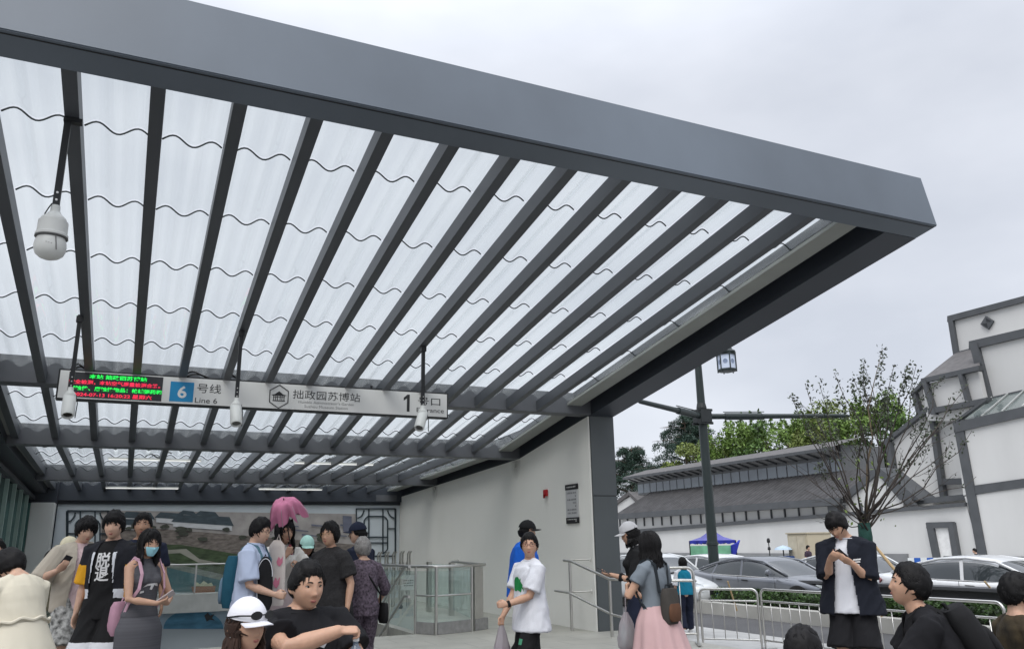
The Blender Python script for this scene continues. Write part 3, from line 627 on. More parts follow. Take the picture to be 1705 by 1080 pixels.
lab = ['stainless barrier between the pink skirt and the grey car', 'stainless barrier behind the man typing on his phone', 'stainless barrier behind the leaning man in black', 'stainless barrier at the right edge beside the child in brown']
barrier(Pn[0]+Vector((.02, 0, 0)), Pn[1]+Vector((-.02, 0, 0)), .97, lab[0])
q = pX+Vector((.03, -.03, 0))
for k in range(3):
    e_ = q+dY*2.05; barrier(q, e_, .97, lab[k+1]); q = e_+dY*.07

# ================================================================== MUSEUM
XM = 40.
mus = thing('museum', 'white walled museum with grey granite trim and tiled roofs across the street', 'museum', (XM, 35, -.3))
def mw(x, y, X=XM): return onX(x, y, X)
def mpoly(name, pts, X, depth, m, par=mus, bevel=0): return obj(name, MB().prism([mw(x, y, X) for x, y in pts], (depth, 0, 0)), m, par, bevel=bevel)
STRIP_N = [0]
def strip(name, a, b, wpx, X, m=museum_trim, par=mus, dep=.25, horiz=True):
    (x0, y0), (x1, y1) = a, b
    if horiz: pts = [(x0, y0), (x1, y1), (x1, y1+wpx), (x0, y0+wpx)]
    else: pts = [(x0, y0), (x0+wpx, y0), (x1+wpx, y1), (x1, y1)]
    STRIP_N[0] += 1; q = X-.06-.006*STRIP_N[0]
    return obj(name, MB().prism([mw(x, y, q) for x, y in pts], (dep+.006*STRIP_N[0], 0, 0)), m, par)
# right block: lower wall, band, upper wall
gz = lambda x: 960
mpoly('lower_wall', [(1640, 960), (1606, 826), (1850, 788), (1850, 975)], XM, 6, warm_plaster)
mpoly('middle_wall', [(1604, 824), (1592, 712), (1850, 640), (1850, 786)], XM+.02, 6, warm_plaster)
strip('band', (1612, 809), (1850, 776), 15, XM)
strip('corner_post', (1586, 701), (1634, 960), 15, XM-.02, horiz=False)
strip('eave_beam', (1588, 703), (1850, 643), 17, XM-.05)
# glass roof over it
gr_ = MB().add([mw(1586, 704, XM), mw(1850, 645, XM), mw(1850, 618, XM+2.6), mw(1641, 664, XM+2.6)], [(0, 1, 2, 3)])
obj('glass_roof', gr_, pm('museum glass roof', (.13, .155, .15), .15, 0, .1, 1, coat=.5), mus)
m = MB()
for k in range(0, 8):
    a = mw(1600+k*34, 702-k*7.9, XM-.03); b = mw(1652+k*27, 662-k*6.0, XM+2.55); m.bar(a+Vector((0,0,.05)), b+Vector((0,0,.05)), .07, .06)
obj('glazing_bars', m, pm('glazing bar', (.36, .37, .36), .5), mus)
strip('roof_rake', (1586, 702), (1642, 661), 5, XM-.02)
# upper block
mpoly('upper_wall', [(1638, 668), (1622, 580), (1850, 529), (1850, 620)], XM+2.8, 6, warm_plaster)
strip('upper_cap', (1613, 568), (1850, 513), 14, XM+2.7); strip('upper_post', (1613, 570), (1640, 676), 13, XM+2.65, horiz=False); strip('upper_foot', (1640, 663), (1850, 614), 9, XM+2.6)
# top parapet block
mpoly('parapet_wall', [(1590, 596), (1580, 534), (1850, 466), (1850, 560), (1616, 600)], XM+5.5, 5, warm_plaster)
strip('parapet_cap', (1577, 526), (1850, 454), 10, XM+5.4); strip('parapet_post', (1577, 528), (1587, 592), 8, XM+5.4, horiz=False); strip('parapet_foot', (1587, 587), (1625, 577), 7, XM+5.3)
dc = mw(1643, 537, XM+5.35); dd = .42
dg = MB().prism([dc+Vector((0, 0, dd)), dc+Vector((0, -dd, 0)), dc-Vector((0, 0, dd)), dc+Vector((0, dd, 0))], (.12, 0, 0)); dw_ = obj('diamond_window', dg, museum_trim, mus)
obj('pane', MB().prism([dc+Vector((-.02, .0, .30)), dc+Vector((-.02, -.30, 0)), dc+Vector((-.02, 0, .05))], (.015, 0, 0)).prism([dc+Vector((-.02, .0, -.30)), dc+Vector((-.02, .30, 0)), dc+Vector((-.02, 0, -.03))], (.015, 0, 0)), pm('dark pane', (.02, .022, .025), .1), dw_)
# left bay with tiled hip roof
mpoly('bay_wall', [(1544, 700), (1536, 640), (1628, 618), (1640, 672), (1600, 700)], XM+2.2, 6, warm_plaster)
obj('bay_roof', MB().add([mw(1534, 632, XM+2.0), mw(1632, 609, XM+2.0), mw(1626, 578, XM+5.2), mw(1590, 588, XM+5.2)], [(0, 1, 2, 3)]).add([mw(1534, 632, XM+2.0), mw(1590, 588, XM+5.2), mw(1520, 652, XM+5)], [(0, 1, 2)]), tile_grey, mus)
strip('bay_eave', (1533, 630), (1630, 608), 8, XM+1.95); strip('bay_sill', (1545, 680), (1645, 661), 9, XM+1.95)
strip('bay_post', (1533, 632), (1550, 690), 7, XM+1.9, horiz=False); strip('bay_post', (1594, 622), (1606, 666), 6, XM+1.92, horiz=False)
mpoly('bay_return', [(1518, 655), (1536, 640), (1544, 682), (1527, 694)], XM+2.6, .6, warm_plaster)
strip('bay_post', (1516, 653), (1526, 690), 7, XM+2.4, horiz=False); strip('bay_rake', (1516, 652), (1536, 633), 7, XM+2.35); strip('bay_rake', (1524, 690), (1544, 676), 9, XM+2.35)
# gable wall stepping down to the left
mpoly('gable_wall', [(1476, 738), (1545, 684), (1600, 676), (1616, 826), (1535, 832), (1484, 782)], XM+2.9, 5, warm_plaster)
strip('gable_coping', (1472, 732), (1546, 674), 8, XM+2.75); strip('gable_post', (1473, 735), (1481, 790), 8, XM+2.7, horiz=False)
strip('gable_post', (1544, 680), (1565, 830), 7, XM+2.6, horiz=False); strip('gable_band', (1562, 797), (1608, 795), 10, XM+2.55); strip('gable_band', (1504, 832), (1608, 822), 9, XM+1.0)
# small gable of the tiled wing
mpoly('end_gable', [(1396, 836), (1462, 786), (1504, 822), (1504, 850), (1396, 858)], XM+.6, 8, warm_plaster)
rk = MB().prism([mw(*p, XM+.45) for p in ((1458, 778), (1466, 780), (1532, 832), (1498, 832), (1462, 790))], (1.6, 0, 0)); obj('gable_rake', rk, museum_trim, mus)
rk = MB().prism([mw(*p, XM+.41) for p in ((1457, 777), (1462, 787), (1400, 840), (1386, 838))], (1.6, 0, 0)); obj('gable_rake', rk, museum_trim, mus)
strip('gable_foot', (1500, 828), (1512, 842), 11, XM+.4, horiz=False)
# long low wall with trim and door
mpoly('street_wall', [(1000, 888), (1610, 838), (1636, 935), (1000, 924)], XM, 4, warm_plaster)
strip('wall_band', (1000, 885.5), (1606, 836), 6, XM-.01); strip('door_frame', (1542, 869), (1584, 868), 10, XM-.06)
strip('door_frame', (1541, 870), (1556, 945), 11, XM-.055, horiz=False); strip('door_frame', (1577, 869), (1590, 945), 9, XM-.055, horiz=False)
mpoly('door', [(1552, 878), (1578, 877), (1588, 945), (1562, 945)], XM-.12, .1, pm('door white', (.72, .72, .71), .5), mus)
plz = MB().box((XM-.13, 26, -.32), (XM, 31.0, .45)).box((XM-.13, 33.3, -.32), (XM, 90, .55)); obj('plinth', plz, pm('plinth stone', (.20, .205, .21), .7, 0, .2, 1), mus)
# tiled wing: white frieze with posts, eave, tile roof, clerestory, upper roof
mpoly('frieze', [(1000, 866), (1398, 828), (1398, 856), (1000, 886)], XM+.15, 3, warm_plaster)
a, b = (1018, 863), (1396, 829)
for k in range(24):
    y = 36.2+k*1.3; obj('frieze_post', MB().box((XM+.02, y, 2.75), (XM+.149, y+.07, 3.5)), museum_trim, mus)
E0, E1 = mw(1024, 861, XM-.5), mw(1396, 828, XM-.5)
EY0, EY1, EZ = E1.y, E0.y, (E0.z+E1.z)/2
T0 = mw(1057, 824, XM+3.4); TZ = T0.z
tr = MB(); ny = int((EY1-EY0)/.42)
for k in range(ny):                                   # rows of half round tiles running up the slope
    y0 = EY0+(EY1-EY0)*k/ny; w = (EY1-EY0)/ny
    sh = min(1., 0)
    for j in range(4):
        ya, yb = y0+w*j/4, y0+w*(j+1)/4; za, zb = .16*abs(math.sin(math.pi*j/4)), .16*abs(math.sin(math.pi*(j+1)/4))
        tr.add([(XM-.5, ya, EZ+za), (XM-.5, yb, EZ+zb), (XM+3.4, min(yb, T0.y), TZ+zb), (XM+3.4, min(ya, T0.y), TZ+za)], [(0, 1, 2, 3)])
rt = bpy.data.materials.get('weathered roof tile') or pm('weathered roof tile', (.050, .049, .051), .8, 0, .35, 1.5)
obj('tile_roof', tr, rt, mus, recalc=False)
m = MB().box((XM-.52, EY0, EZ-.30), (XM-.42, EY1, EZ+.15)); m.prism([(XM-.5, EY0, EZ-.3), (XM+.3, EY0, EZ-.3), (XM+.3, EY0, EZ-.26), (XM-.5, EY0, EZ-.26)], (0, EY1-EY0, 0)); obj('eave', m, museum_trim, mus)
XC = XM+3.45
cY0, cY1 = mw(1405, 790, XC).y, mw(1062, 809, XC).y; cz0, cz1 = TZ-.05, mw(1062, 806, XC).z
cy_end = cY0
obj('clerestory_wall', MB().box((XC, cy_end, cz0), (XC+4, cY1, cz1+.9)), pm('clerestory backing', (.12, .125, .13), .6), mus)
n = 24
for k in range(n):
    y0 = cy_end+(cY1-cy_end)*k/n; y1 = cy_end+(cY1-cy_end)*(k+1)/n
    obj('window', MB().box((XC-.05, y0+.06, cz0+.18), (XC-.002, y1-.06, cz1-.02)), pm('clerestory pane', (.20, .225, .25), .2, 0, .15, .7), mus)
up = mw(1048, 797, XC-1.1); uz = up.z
obj('upper_eave', MB().box((XC-1.2, cy_end-.5, uz), (XC-1.05, cY1+.7, uz+.22)), museum_trim, mus)
obj('soffit', MB().add([(XC-1.05, cy_end-.4, uz+.05), (XC-1.05, cY1+.6, uz+.05), (XC, cY1+.6, cz1+.25), (XC, cy_end-.4, cz1+.25)], [(0, 1, 2, 3)]), pm('soffit panel', (.34, .34, .34), .6), mus)
for k in range(n+1): y0 = cy_end+(cY1-cy_end)*k/n; obj('roof_strut', MB().bar((XC-1.05, y0, uz+.03), (XC, y0, cz1+.20), .12, .14), museum_trim, mus)
rz = mw(1047, 791, XC).z
obj('upper_roof', MB().add([(XC-1.2, cy_end-.5, uz+.22), (XC-1.2, cY1+.7, uz+.22), (XC+1.5, cY1+.7, uz+.95), (XC+1.5, cy_end-.5, uz+.95)], [(0, 1, 2, 3)]), tile_grey, mus)
ep = mw(1388, 838, XM-.2); obj('eave_post', MB().box((XM-.3, ep.y-.35, EZ-1.0), (XM+.2, ep.y+.45, EZ+.1)), museum_trim, mus)
# small white gable far left
t = thing('far_house', 'small white gabled house with a dark roof beyond the tiled wing', 'house', (XM+6, 62, -.3))
Xh = XM+9
obj('wall', MB().prism([onX(*p, Xh) for p in ((1026, 880), (1026, 838), (1050, 826), (1062, 838), (1062, 880))], (5, 0, 0)), warm_plaster, t)
obj('roof', MB().prism([onX(*p, Xh-.2) for p in ((1020, 837), (1046, 818), (1068, 838), (1064, 842), (1047, 824), (1024, 841))], (5.4, 0, 0)), tile_grey, t)

# ================================================================== PLANTS
def leaf_quads(c, size, rng, droop=0., asp=.45, up=.3):
    """c: n x 3 centres -> vertices, faces of rhombic leaves turned at random"""
    n = len(c); s = size*rng.uniform(.6, 1.3, n)
    a = rng.normal(size=(n, 3)); a[:, 2] -= droop; a /= np.linalg.norm(a, axis=1)[:, None]
    b = np.cross(a, rng.normal(size=(n, 3))+np.array([0, 0, up])); b /= np.linalg.norm(b, axis=1)[:, None]
    A = a*s[:, None]; B = b*(s*asp)[:, None]
    v = np.stack([c-A*.5, c+B*.5, c+A*.5, c-B*.5], 1).reshape(-1, 3)
    f = np.arange(4*n).reshape(-1, 4)
    return v, f
def foliage(name, pts, size, m, parent, rng=RNG, **k):
    v, f = leaf_quads(np.asarray(pts), size, rng, **k)
    me = bpy.data.meshes.new(name); off = np.array(parent['_o'])
    me.from_pydata((v-off).tolist(), [], f.tolist()); me.materials.append(m)
    o = bpy.data.objects.new(name, me); COL.objects.link(o); o.parent = parent; o['_o'] = tuple(off); return o
def leafmat(name, col, island=.45, var=.35, vs=.6):
    m = pm(name, col, .55, 0, var, vs, island=island, spec=.3)
    t = m.node_tree; b = t.nodes['Principled BSDF']; b.inputs['Subsurface Weight'].default_value = 0
    return m
bark = pm('bark', (.11, .085, .065), .9, 0, .3, 8, .4, 30, stretch=(1, 1, .3))
# deodar cedars beyond the museum roof
def cedar(px, py_top, D, py_base, width, label, seed):
    rng = np.random.default_rng(seed); top = onX(px, py_top, D); zb = -.3; H = top.z-zb
    t = thing('cedar_tree', label, 'tree', (top.x, top.y, zb), 'dark cedars beyond the tiled roof')
    obj('trunk', MB().tube([(top.x+.1*math.sin(k), top.y, zb+H*k/8) for k in range(9)], [.38*(1-k/8.6) for k in range(9)], 8), bark, t, smooth=True)
    bm_ = MB(); P = []
    zlow = onX(px, py_base, D).z
    zz = zlow
    while zz < top.z-.2:
        f = (zz-zlow)/(top.z-zlow); L_ = width*(1-f)**.65*rng.uniform(.6, 1.15)+.35
        for a in rng.uniform(0, 2*math.pi, 6):
            Lb = L_*rng.uniform(.55, 1.1); d = np.array([math.cos(a), math.sin(a), .0]); base = np.array([top.x, top.y, zz])
            tip = base+d*Lb+np.array([0, 0, .12*Lb-.0*Lb]); bm_.tube([base, base+d*Lb*.5+[0, 0, .16*Lb], tip], [.06, .04, .015], 5)
            tl = rng.uniform(-.22, .16); n = int(100+140*Lb); s = rng.uniform(.15, 1, n)**.8
            side = np.array([-d[1], d[0], 0]); w = (rng.normal(size=n)*.20*Lb*(1.1-s*.7))[:, None]
            q = base+d*(s*Lb)[:, None]+side*w; q[:, 2] += tl*Lb*s+.14*Lb*np.sin(np.pi*np.clip(s*.9, 0, 1))+rng.normal(size=n)*.16-np.abs(rng.normal(size=n))*.26*s-.30*np.abs(w[:, 0])
            P.append(q)
        zz += rng.uniform(.5, 1.1)*H/17
    obj('limbs', bm_, bark, t)
    foliage('crown', np.vstack(P), .24, leafmat('cedar green', (.030, .058, .042), .4), t, rng, droop=.5, asp=.35)
cedar(1138, 688, 56, 815, 8.6, 'tall dark cedar with flat drooping branches left of the lamp post', 3)
cedar(1050, 742, 58, 822, 7.5, 'lower dark cedar half hidden by the grey pier', 5)
# bamboo and round trees in the museum garden
XT = 53.
def bush_tree(px, py, D, rx, rz, m, label, seed, name='garden_tree', cat='tree', n=5000, size=.30, group='green trees behind the museum roof', feather=0):
    rng = np.random.default_rng(seed); c = onX(px, py, XT); k_ = (c-O).dot(CF)/D; rx *= k_; rz *= k_; size *= k_**.5; zb = -.3
    t = thing(name, label, cat, (c.x, c.y, zb), group)
    mb = MB()
    for k in range(5):
        a = rng.uniform(0, 6.28); mb.tube([(c.x+.2*math.cos(a), c.y+.2*math.sin(a), zb), (c.x+rx*.3*math.cos(a), c.y+rx*.3*math.sin(a), c.z-rz*.4), (c.x+rx*.6*math.cos(a), c.y+rx*.6*math.sin(a), c.z+rz*.5)], [.14, .09, .02], 6)
    obj('trunk', mb, bark, t)
    k = 26; ce = rng.normal(size=(k, 3)); ce /= np.linalg.norm(ce, axis=1)[:, None]; ce *= rng.uniform(.35, 1., k)[:, None]**.5
    rad = rng.uniform(.16, .36, k); idx = rng.choice(k, n, p=rad**2/np.sum(rad**2))
    u = rng.normal(size=(n, 3)); u /= np.linalg.norm(u, axis=1)[:, None]; u *= rng.uniform(.45, 1.05, n)[:, None]**.6
    q = (ce[idx]+u*rad[idx][:, None])*np.array([rx, rx, rz])+np.array(c)
    if feather:
        kk = 26; a = rng.uniform(0, 6.28, kk); rr = rx*rng.uniform(.1, .95, kk)
        for i in range(kk):
            b = np.array([c.x+rr[i]*math.cos(a[i]), c.y+rr[i]*math.sin(a[i]), c.z+rz*.2]); hh = rz*rng.uniform(.6, 1.25)*feather; s = rng.uniform(0, 1, 110)
            q = np.vstack([q, b+np.outer(s, [rng.normal()*.3, rng.normal()*.3, hh])+rng.normal(size=(110, 3))*(.22*(1.15-s))[:, None]])
    foliage('crown', q, size, m, t, rng, droop=.25)
gA = leafmat('bamboo green', (.125, .20, .045), .5); gB = leafmat('leaf green', (.075, .135, .035), .5); gC = leafmat('yellow green leaf', (.15, .19, .05), .45); gD = leafmat('deep leaf green', (.05, .10, .03), .5)
bush_tree(1185, 775, 58, 3.0, 1.9, gC, 'light green bush tree just behind the lamp post', 11)
bush_tree(1100, 822, 60, 1.5, 1.5, gC, 'small yellow green tree at the left end of the tiled roof', 12, n=2500)
bush_tree(1242, 762, 56, 3.0, 2.3, gA, 'pale feathery bamboo clump right of the lamp post', 13, 'bamboo_clump', 'bamboo', feather=1.)
bush_tree(1296, 757, 55, 3.0, 2.1, gB, 'mid green leafy tree behind the middle of the tiled roof', 14)
bush_tree(1345, 745, 54, 2.8, 2.2, gA, 'light green bamboo clump behind the upper roof', 15, 'bamboo_clump', 'bamboo', feather=.7)
bush_tree(1398, 732, 53, 2.9, 2.5, gC, 'yellow green tree behind the left branches of the bare tree', 16)
bush_tree(1447, 725, 52, 2.9, 2.7, gA, 'bright green bamboo seen through the thin branches', 17, 'bamboo_clump', 'bamboo', feather=.6)
bush_tree(1490, 742, 51.5, 2.0, 1.7, gB, 'dense green tree tucked against the stepped museum wall', 18)
bush_tree(1220, 788, 57, 2.2, 1.4, gB, 'low green tree just above the roof beside the bamboo', 19, n=3000)
# sparse crepe myrtle with wrapped trunk and props
tb = atd(1447, 985, 16.4); tbx, tby = tb.x, tb.y
rng = np.random.default_rng(21); pyr = random.Random(21)
t = thing('young_tree', 'thin leafed young tree with spreading bare branches and a green wrapped trunk', 'tree', (tbx, tby, -.1))
tr_ = MB(); twig = MB(); LP = []
fork = atd(1438, 868, 16.4)
bark2 = pm('pale bark', (.15, .115, .075), .85, 0, .35, 7, .3, 30, stretch=(1, 1, .25)); twigm = pm('twig bark', (.055, .046, .04), .85, 0, .3, 6)
tr_.tube([(tbx, tby, -.1), (tbx-.05, tby, .5), tuple(fork-Vector((0, 0, .5))), tuple(fork)], [.105, .095, .085, .09], 10)
px2m = 16.4/CAM_F
def limb(p0, p1, r0, r1, bend, depth, leafy):
    p0 = Vector(p0); p1 = Vector(p1); n = 6; pts = []; L_ = (p1-p0).length
    jit = Vector((pyr.gauss(0, 1), pyr.gauss(0, 1), pyr.gauss(0, .5)))*L_*.05
    for k in range(n+1):
        f = k/n; pts.append(p0.lerp(p1, f)+Vector((0, 0, -bend*L_*math.sin(math.pi*f)))+jit*math.sin(math.pi*f)+Vector((pyr.gauss(0, 1), pyr.gauss(0, 1), pyr.gauss(0, 1)))*L_*.012)
    (tr_ if r0 > .0265 else twig).tube(pts, [r0+(r1-r0)*k/n for k in range(n+1)], 6 if r0 > .02 else 4)
    d = (p1-p0).normalized()
    if depth > 0:
        for k in range(3 if depth > 1 else 2):
            f = pyr.uniform(.3, .78); b = pts[int(f*n)]
            q = d.copy(); q.rotate(Matrix.Rotation(pyr.uniform(-.65, .65), 3, CF)); q.rotate(Matrix.Rotation(pyr.uniform(-.6, .6), 3, CR)); q.z += .12
            limb(b, b+q.normalized()*L_*pyr.uniform(.18, .36), max(.004, (r0+(r1-r0)*f)*.6), .003, bend*.4, depth-1, leafy)
    if leafy > 0:
        m_ = int(L_*15*leafy)
        for k in range(m_):
            f = pyr.uniform(.66, 1.02); LP.append(p0.lerp(p1, f)+Vector((0, 0, -bend*L_*math.sin(math.pi*min(f, 1))))+Vector((pyr.gauss(0, .045), pyr.gauss(0, .045), pyr.gauss(0, .045))))
for (x, y, dz, lf, r) in ((1318, 660, .3, 1.2, .026), (1345, 640, -.4, 1.2, .026), (1366, 630, .5, 1.4, .03), (1392, 622, -.6, 1.8, .034), (1420, 625, .2, 1.6, .03), (1470, 583, -.2, 2.2, .04), (1440, 605, .6, 1.6, .03), (1490, 612, .5, 1.8, .034), (1518, 604, -.5, 2.2, .036),
                       (1530, 618, .3, 1.4, .03), (1560, 640, .2, .9, .034), (1588, 660, -.4, .8, .034), (1610, 640, .5, .7, .03), (1622, 715, .1, .6, .028), (1632, 795, .4, .1, .026), (1580, 745, -.6, .15, .03), (1345, 700, .6, .4, .026), (1310, 770, .3, .0, .022), (1340, 815, -.3, .0, .02), (1385, 700, -.8, .2, .026), (1550, 700, .7, .3, .03), (1455, 690, -.9, .5, .03), (1360, 855, -.5, .0, .02)):
    limb(fork+Vector((pyr.gauss(0, .03), pyr.gauss(0, .03), pyr.uniform(-.25, .1))), atd(x, y, 16.4+dz), r*.72, .005, .06 if y > 690 else -.02+.05*(abs(x-1450) > 90), 2, lf)
obj('trunk', tr_, bark2, t, smooth=True); obj('branches', twig, twigm, t, smooth=True)
foliage('leaves', np.array([tuple(p) for p in LP]), .072, leafmat('myrtle leaf', (.045, .058, .034), .4), t, rng, asp=.55)
lv2 = [tuple(fork+Vector((pyr.gauss(0, .3), pyr.gauss(0, .3), pyr.uniform(-.1, 1.3)))) for _ in range(60)]
foliage('young_leaves', np.array(lv2), .10, leafmat('young leaf', (.14, .20, .05), .4), t, rng, asp=.5)
wr = MB().tube([fork-Vector((.02, 0, .55)), fork-Vector((0, 0, .30)), fork-Vector((.0, 0, .02))], [.125, .135, .12], 12); obj('green_wrap', wr, pm('green wrap cloth', (.012, .05, .04), .9, 0, .3, 12, .4, 40), t, smooth=True)
obj('green_wrap', MB().tube([(tbx-.05, tby-.15, 0), tuple(atd(1440, 925, 16.2))], [.05, .045], 8), MATS['green wrap cloth'], t)
pole = pm('prop pole wood', (.40, .29, .16), .8, 0, .25, 6, stretch=(1, 1, .2))
for (a, b) in (((1450, 900), (1500, 960)), ((1448, 905), (1463, 1000)), ((1437, 905), (1415, 985))):
    t2 = thing('prop_pole', {1500: 'wooden prop pole slanting right from the wrapped trunk', 1463: 'wooden prop pole standing in front of the wrapped trunk', 1415: 'wooden prop pole behind the man with the phone'}[b[0]], 'pole', tuple(atd(*b, 16.2)), 'props of the young tree')
    A, B = atd(*a, 16.35), atd(*b, 15.9); obj('pole', MB().tube([A, B, B+(B-A)*max(0, (B.z+.1)/(A.z-B.z))], [.028, .032, .034], 8), pole, t2, smooth=True); obj('tie', MB().lathe(B.lerp(A, .93), [(.032, -.03), (.036, 0), (.032, .03)], 10, (A-B)), MATS['green wrap cloth'], t2)
for (xa, xb, D, lab) in ((1212, 1222, 17.2, 'short bamboo stake leaning in the hedge near the lamp post'), (1640, 1668, 15, 'short bamboo stake leaning in the hedge by the child in brown')):
    A, B = atd(xa, 968, D), atd(xb, 1000, D); t2 = thing('stake', lab, 'stake', tuple(B), 'stakes in the hedge'); obj('stick', MB().tube([A, B+(B-A)*.5], .018, 6), pole, t2); obj('tip', MB().lathe(A, [(.0, -.001), (.019, 0), (.012, .02)], 8, A-B), pole, t2)
# clipped hedge in the planting strip
hr = np.random.default_rng(31); n = 24000
yy = hr.uniform(4, 30, n); uu = hr.uniform(-1, 1, n); ang = hr.uniform(0, math.pi, n)
P = np.stack([14.14+.36*np.cos(ang)*hr.uniform(.85, 1.05, n), yy, -.05+.34*np.sin(ang)**.5*hr.uniform(.75, 1.08, n)], 1)
t = thing('hedge', 'low clipped green hedge in the concrete edged strip behind the barriers', 'hedge', (14.15, 15, -.1))
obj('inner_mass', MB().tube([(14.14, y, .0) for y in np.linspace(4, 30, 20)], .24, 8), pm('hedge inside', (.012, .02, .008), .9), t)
foliage('leaves', P, .085, leafmat('hedge leaf', (.035, .07, .018), .6, .5, 2.5), t, hr)
# ================================================================== LAMP POST
lp = thing('lamp_post', 'tall dark green grey lamp post with long arms and a hanging palace lantern', 'lamp post', (0, 0, -.3))
postm = pm('dark green post', (.018, .027, .027), .4, 0, .15, 2)
D0 = 22.2; pb_, pt_ = atd(1191, 964, D0), atd(1164, 600, D0)
bx, by = pb_.x, pb_.y; lp.location = (bx, by, -.3); lp['_o'] = (bx, by, -.3)
zj = atd(1170, 682, D0).z
obj('pole', MB().tube([(bx, by, -.3), (bx, by, zj), (bx, by, atd(1161, 572, D0).z)], [.155, .122, .10], 16), postm, lp, smooth=R(50))
obj('base', MB().lathe((bx, by, -.3), [(.26, 0), (.26, .12), (.19, .2), (.165, .75), (.150, .8)], 16), postm, lp, smooth=R(40))
obj('band', MB().lathe((bx, by, 1.35), [(.142, 0), (.165, .01), (.165, .09), (.142, .10)], 16), postm, lp)
cl = MB().box((bx-.20, by-.20, zj-.20), (bx+.20, by+.20, zj+.20))
for s in (-1, 1): cl.box((bx-.25, by+s*.15-.04, zj-.24), (bx+.25, by+s*.15+.04, zj-.17)).box((bx-.25, by+s*.15-.04, zj+.14), (bx+.25, by+s*.15+.04, zj+.21))
cl.lathe((bx, by, zj+.2), [(.14, 0), (.15, .05), (.12, .2)], 14); obj('clamp', cl, pm('clamp steel', (.02, .024, .025), .5, 0, .2, 6), lp, bevel=.01)
J = Vector((bx, by, zj))
for (px, py, dd, L_) in ((1066, 668, -1.3, 1.), (1405, 692, 1.2, 1.)):
    e_ = atd(px, py, D0+dd); d = (e_-J)
    obj('arm', MB().tube([J+d*.04, J+d*.35, J+d*1.0, J+d*1.04], [.085, .078, .062, .03], 10), postm, lp, smooth=R(50))
    obj('arm_sleeve', MB().tube([J+d*.16, J+d*.42], [.105, .10], 12), postm, lp); up = Vector((0, 0, .13))
    obj('arm_strap', MB().bar(J+d*.15+up, J+d*.44+up, .03, .02), postm, lp)
lz = atd(1210, 606, D0-.3); lx, ly = lz.x, lz.y; zb_, zt_ = atd(1210, 617, D0-.3).z, atd(1210, 588, D0-.3).z
topz = min(zt_+.55, atd(1161, 574, D0).z-.02)
obj('lantern_arm', MB().tube([(bx, by, topz), (lx+.1, ly, topz+.05)], .045, 8).tube([(lx, ly, topz+.03), (lx, ly, zt_+.28)], .02, 8), postm, lp)
lan = obj('lantern', MB().lathe((lx, ly, zt_), [(.29, 0), (.30, .05), (.22, .10), (.16, .22), (.06, .30), (.0, .31)], 6), postm, lp)
h6 = [(math.cos(k*math.pi/3+.2), math.sin(k*math.pi/3+.2)) for k in range(6)]
m = MB(); 
for k in range(6):
    a, b = h6[k], h6[(k+1) % 6]; m.tube([(lx+a[0]*.25, ly+a[1]*.25, zb_-.05), (lx+a[0]*.25, ly+a[1]*.25, zt_+.04)], .018, 6)
    for z in (zb_+.01, zt_-.02): m.bar((lx+a[0]*.25, ly+a[1]*.25, z), (lx+b[0]*.25, ly+b[1]*.25, z), .03, .04)
obj('lantern_frame', m, postm, lan)
obj('lantern_glass', MB().lathe((lx, ly, zb_), [(.235, 0), (.235, zt_-zb_)], 6) if False else MB().prism([(lx+a*.235, ly+b*.235, zb_) for a, b in h6], (0, 0, zt_-zb_)), pm('lantern glass', (.55, .62, .75), .3), lan)
m = MB()
for k in range(6):
    a, b = Vector((*h6[k], 0)), Vector((*h6[(k+1) % 6], 0)); nrm_ = (a+b).normalized(); c = Vector((lx, ly, (zb_+zt_)/2))+(a+b)/2*.235
    m.lathe(c, [(.055, .001), (.065, .006), (.055, .008), (.03, .002)], 10, nrm_)
obj('lantern_rosette', m, pm('rosette', (.20, .25, .36), .5), lan)
obj('lantern_base', MB().lathe((lx, ly, zb_-.04), [(.20, 0), (.27, .02), (.27, .05)], 6), postm, lan)

# ================================================================== CARS
car_glass = pm('dark car glass', (.035, .042, .046), .04, 0, .05, 1, spec=.6, coat=.6)
tyre = pm('tyre rubber', (.015, .015, .016), .8); rimm = pm('wheel rim', (.45, .46, .47), .3, .8); lampm = pm('head lamp', (.55, .58, .6), .08, .2, coat=1); tail = pm('tail lamp', (.25, .01, .012), .15, coat=.8); blk = pm('black trim', (.015, .015, .016), .4)
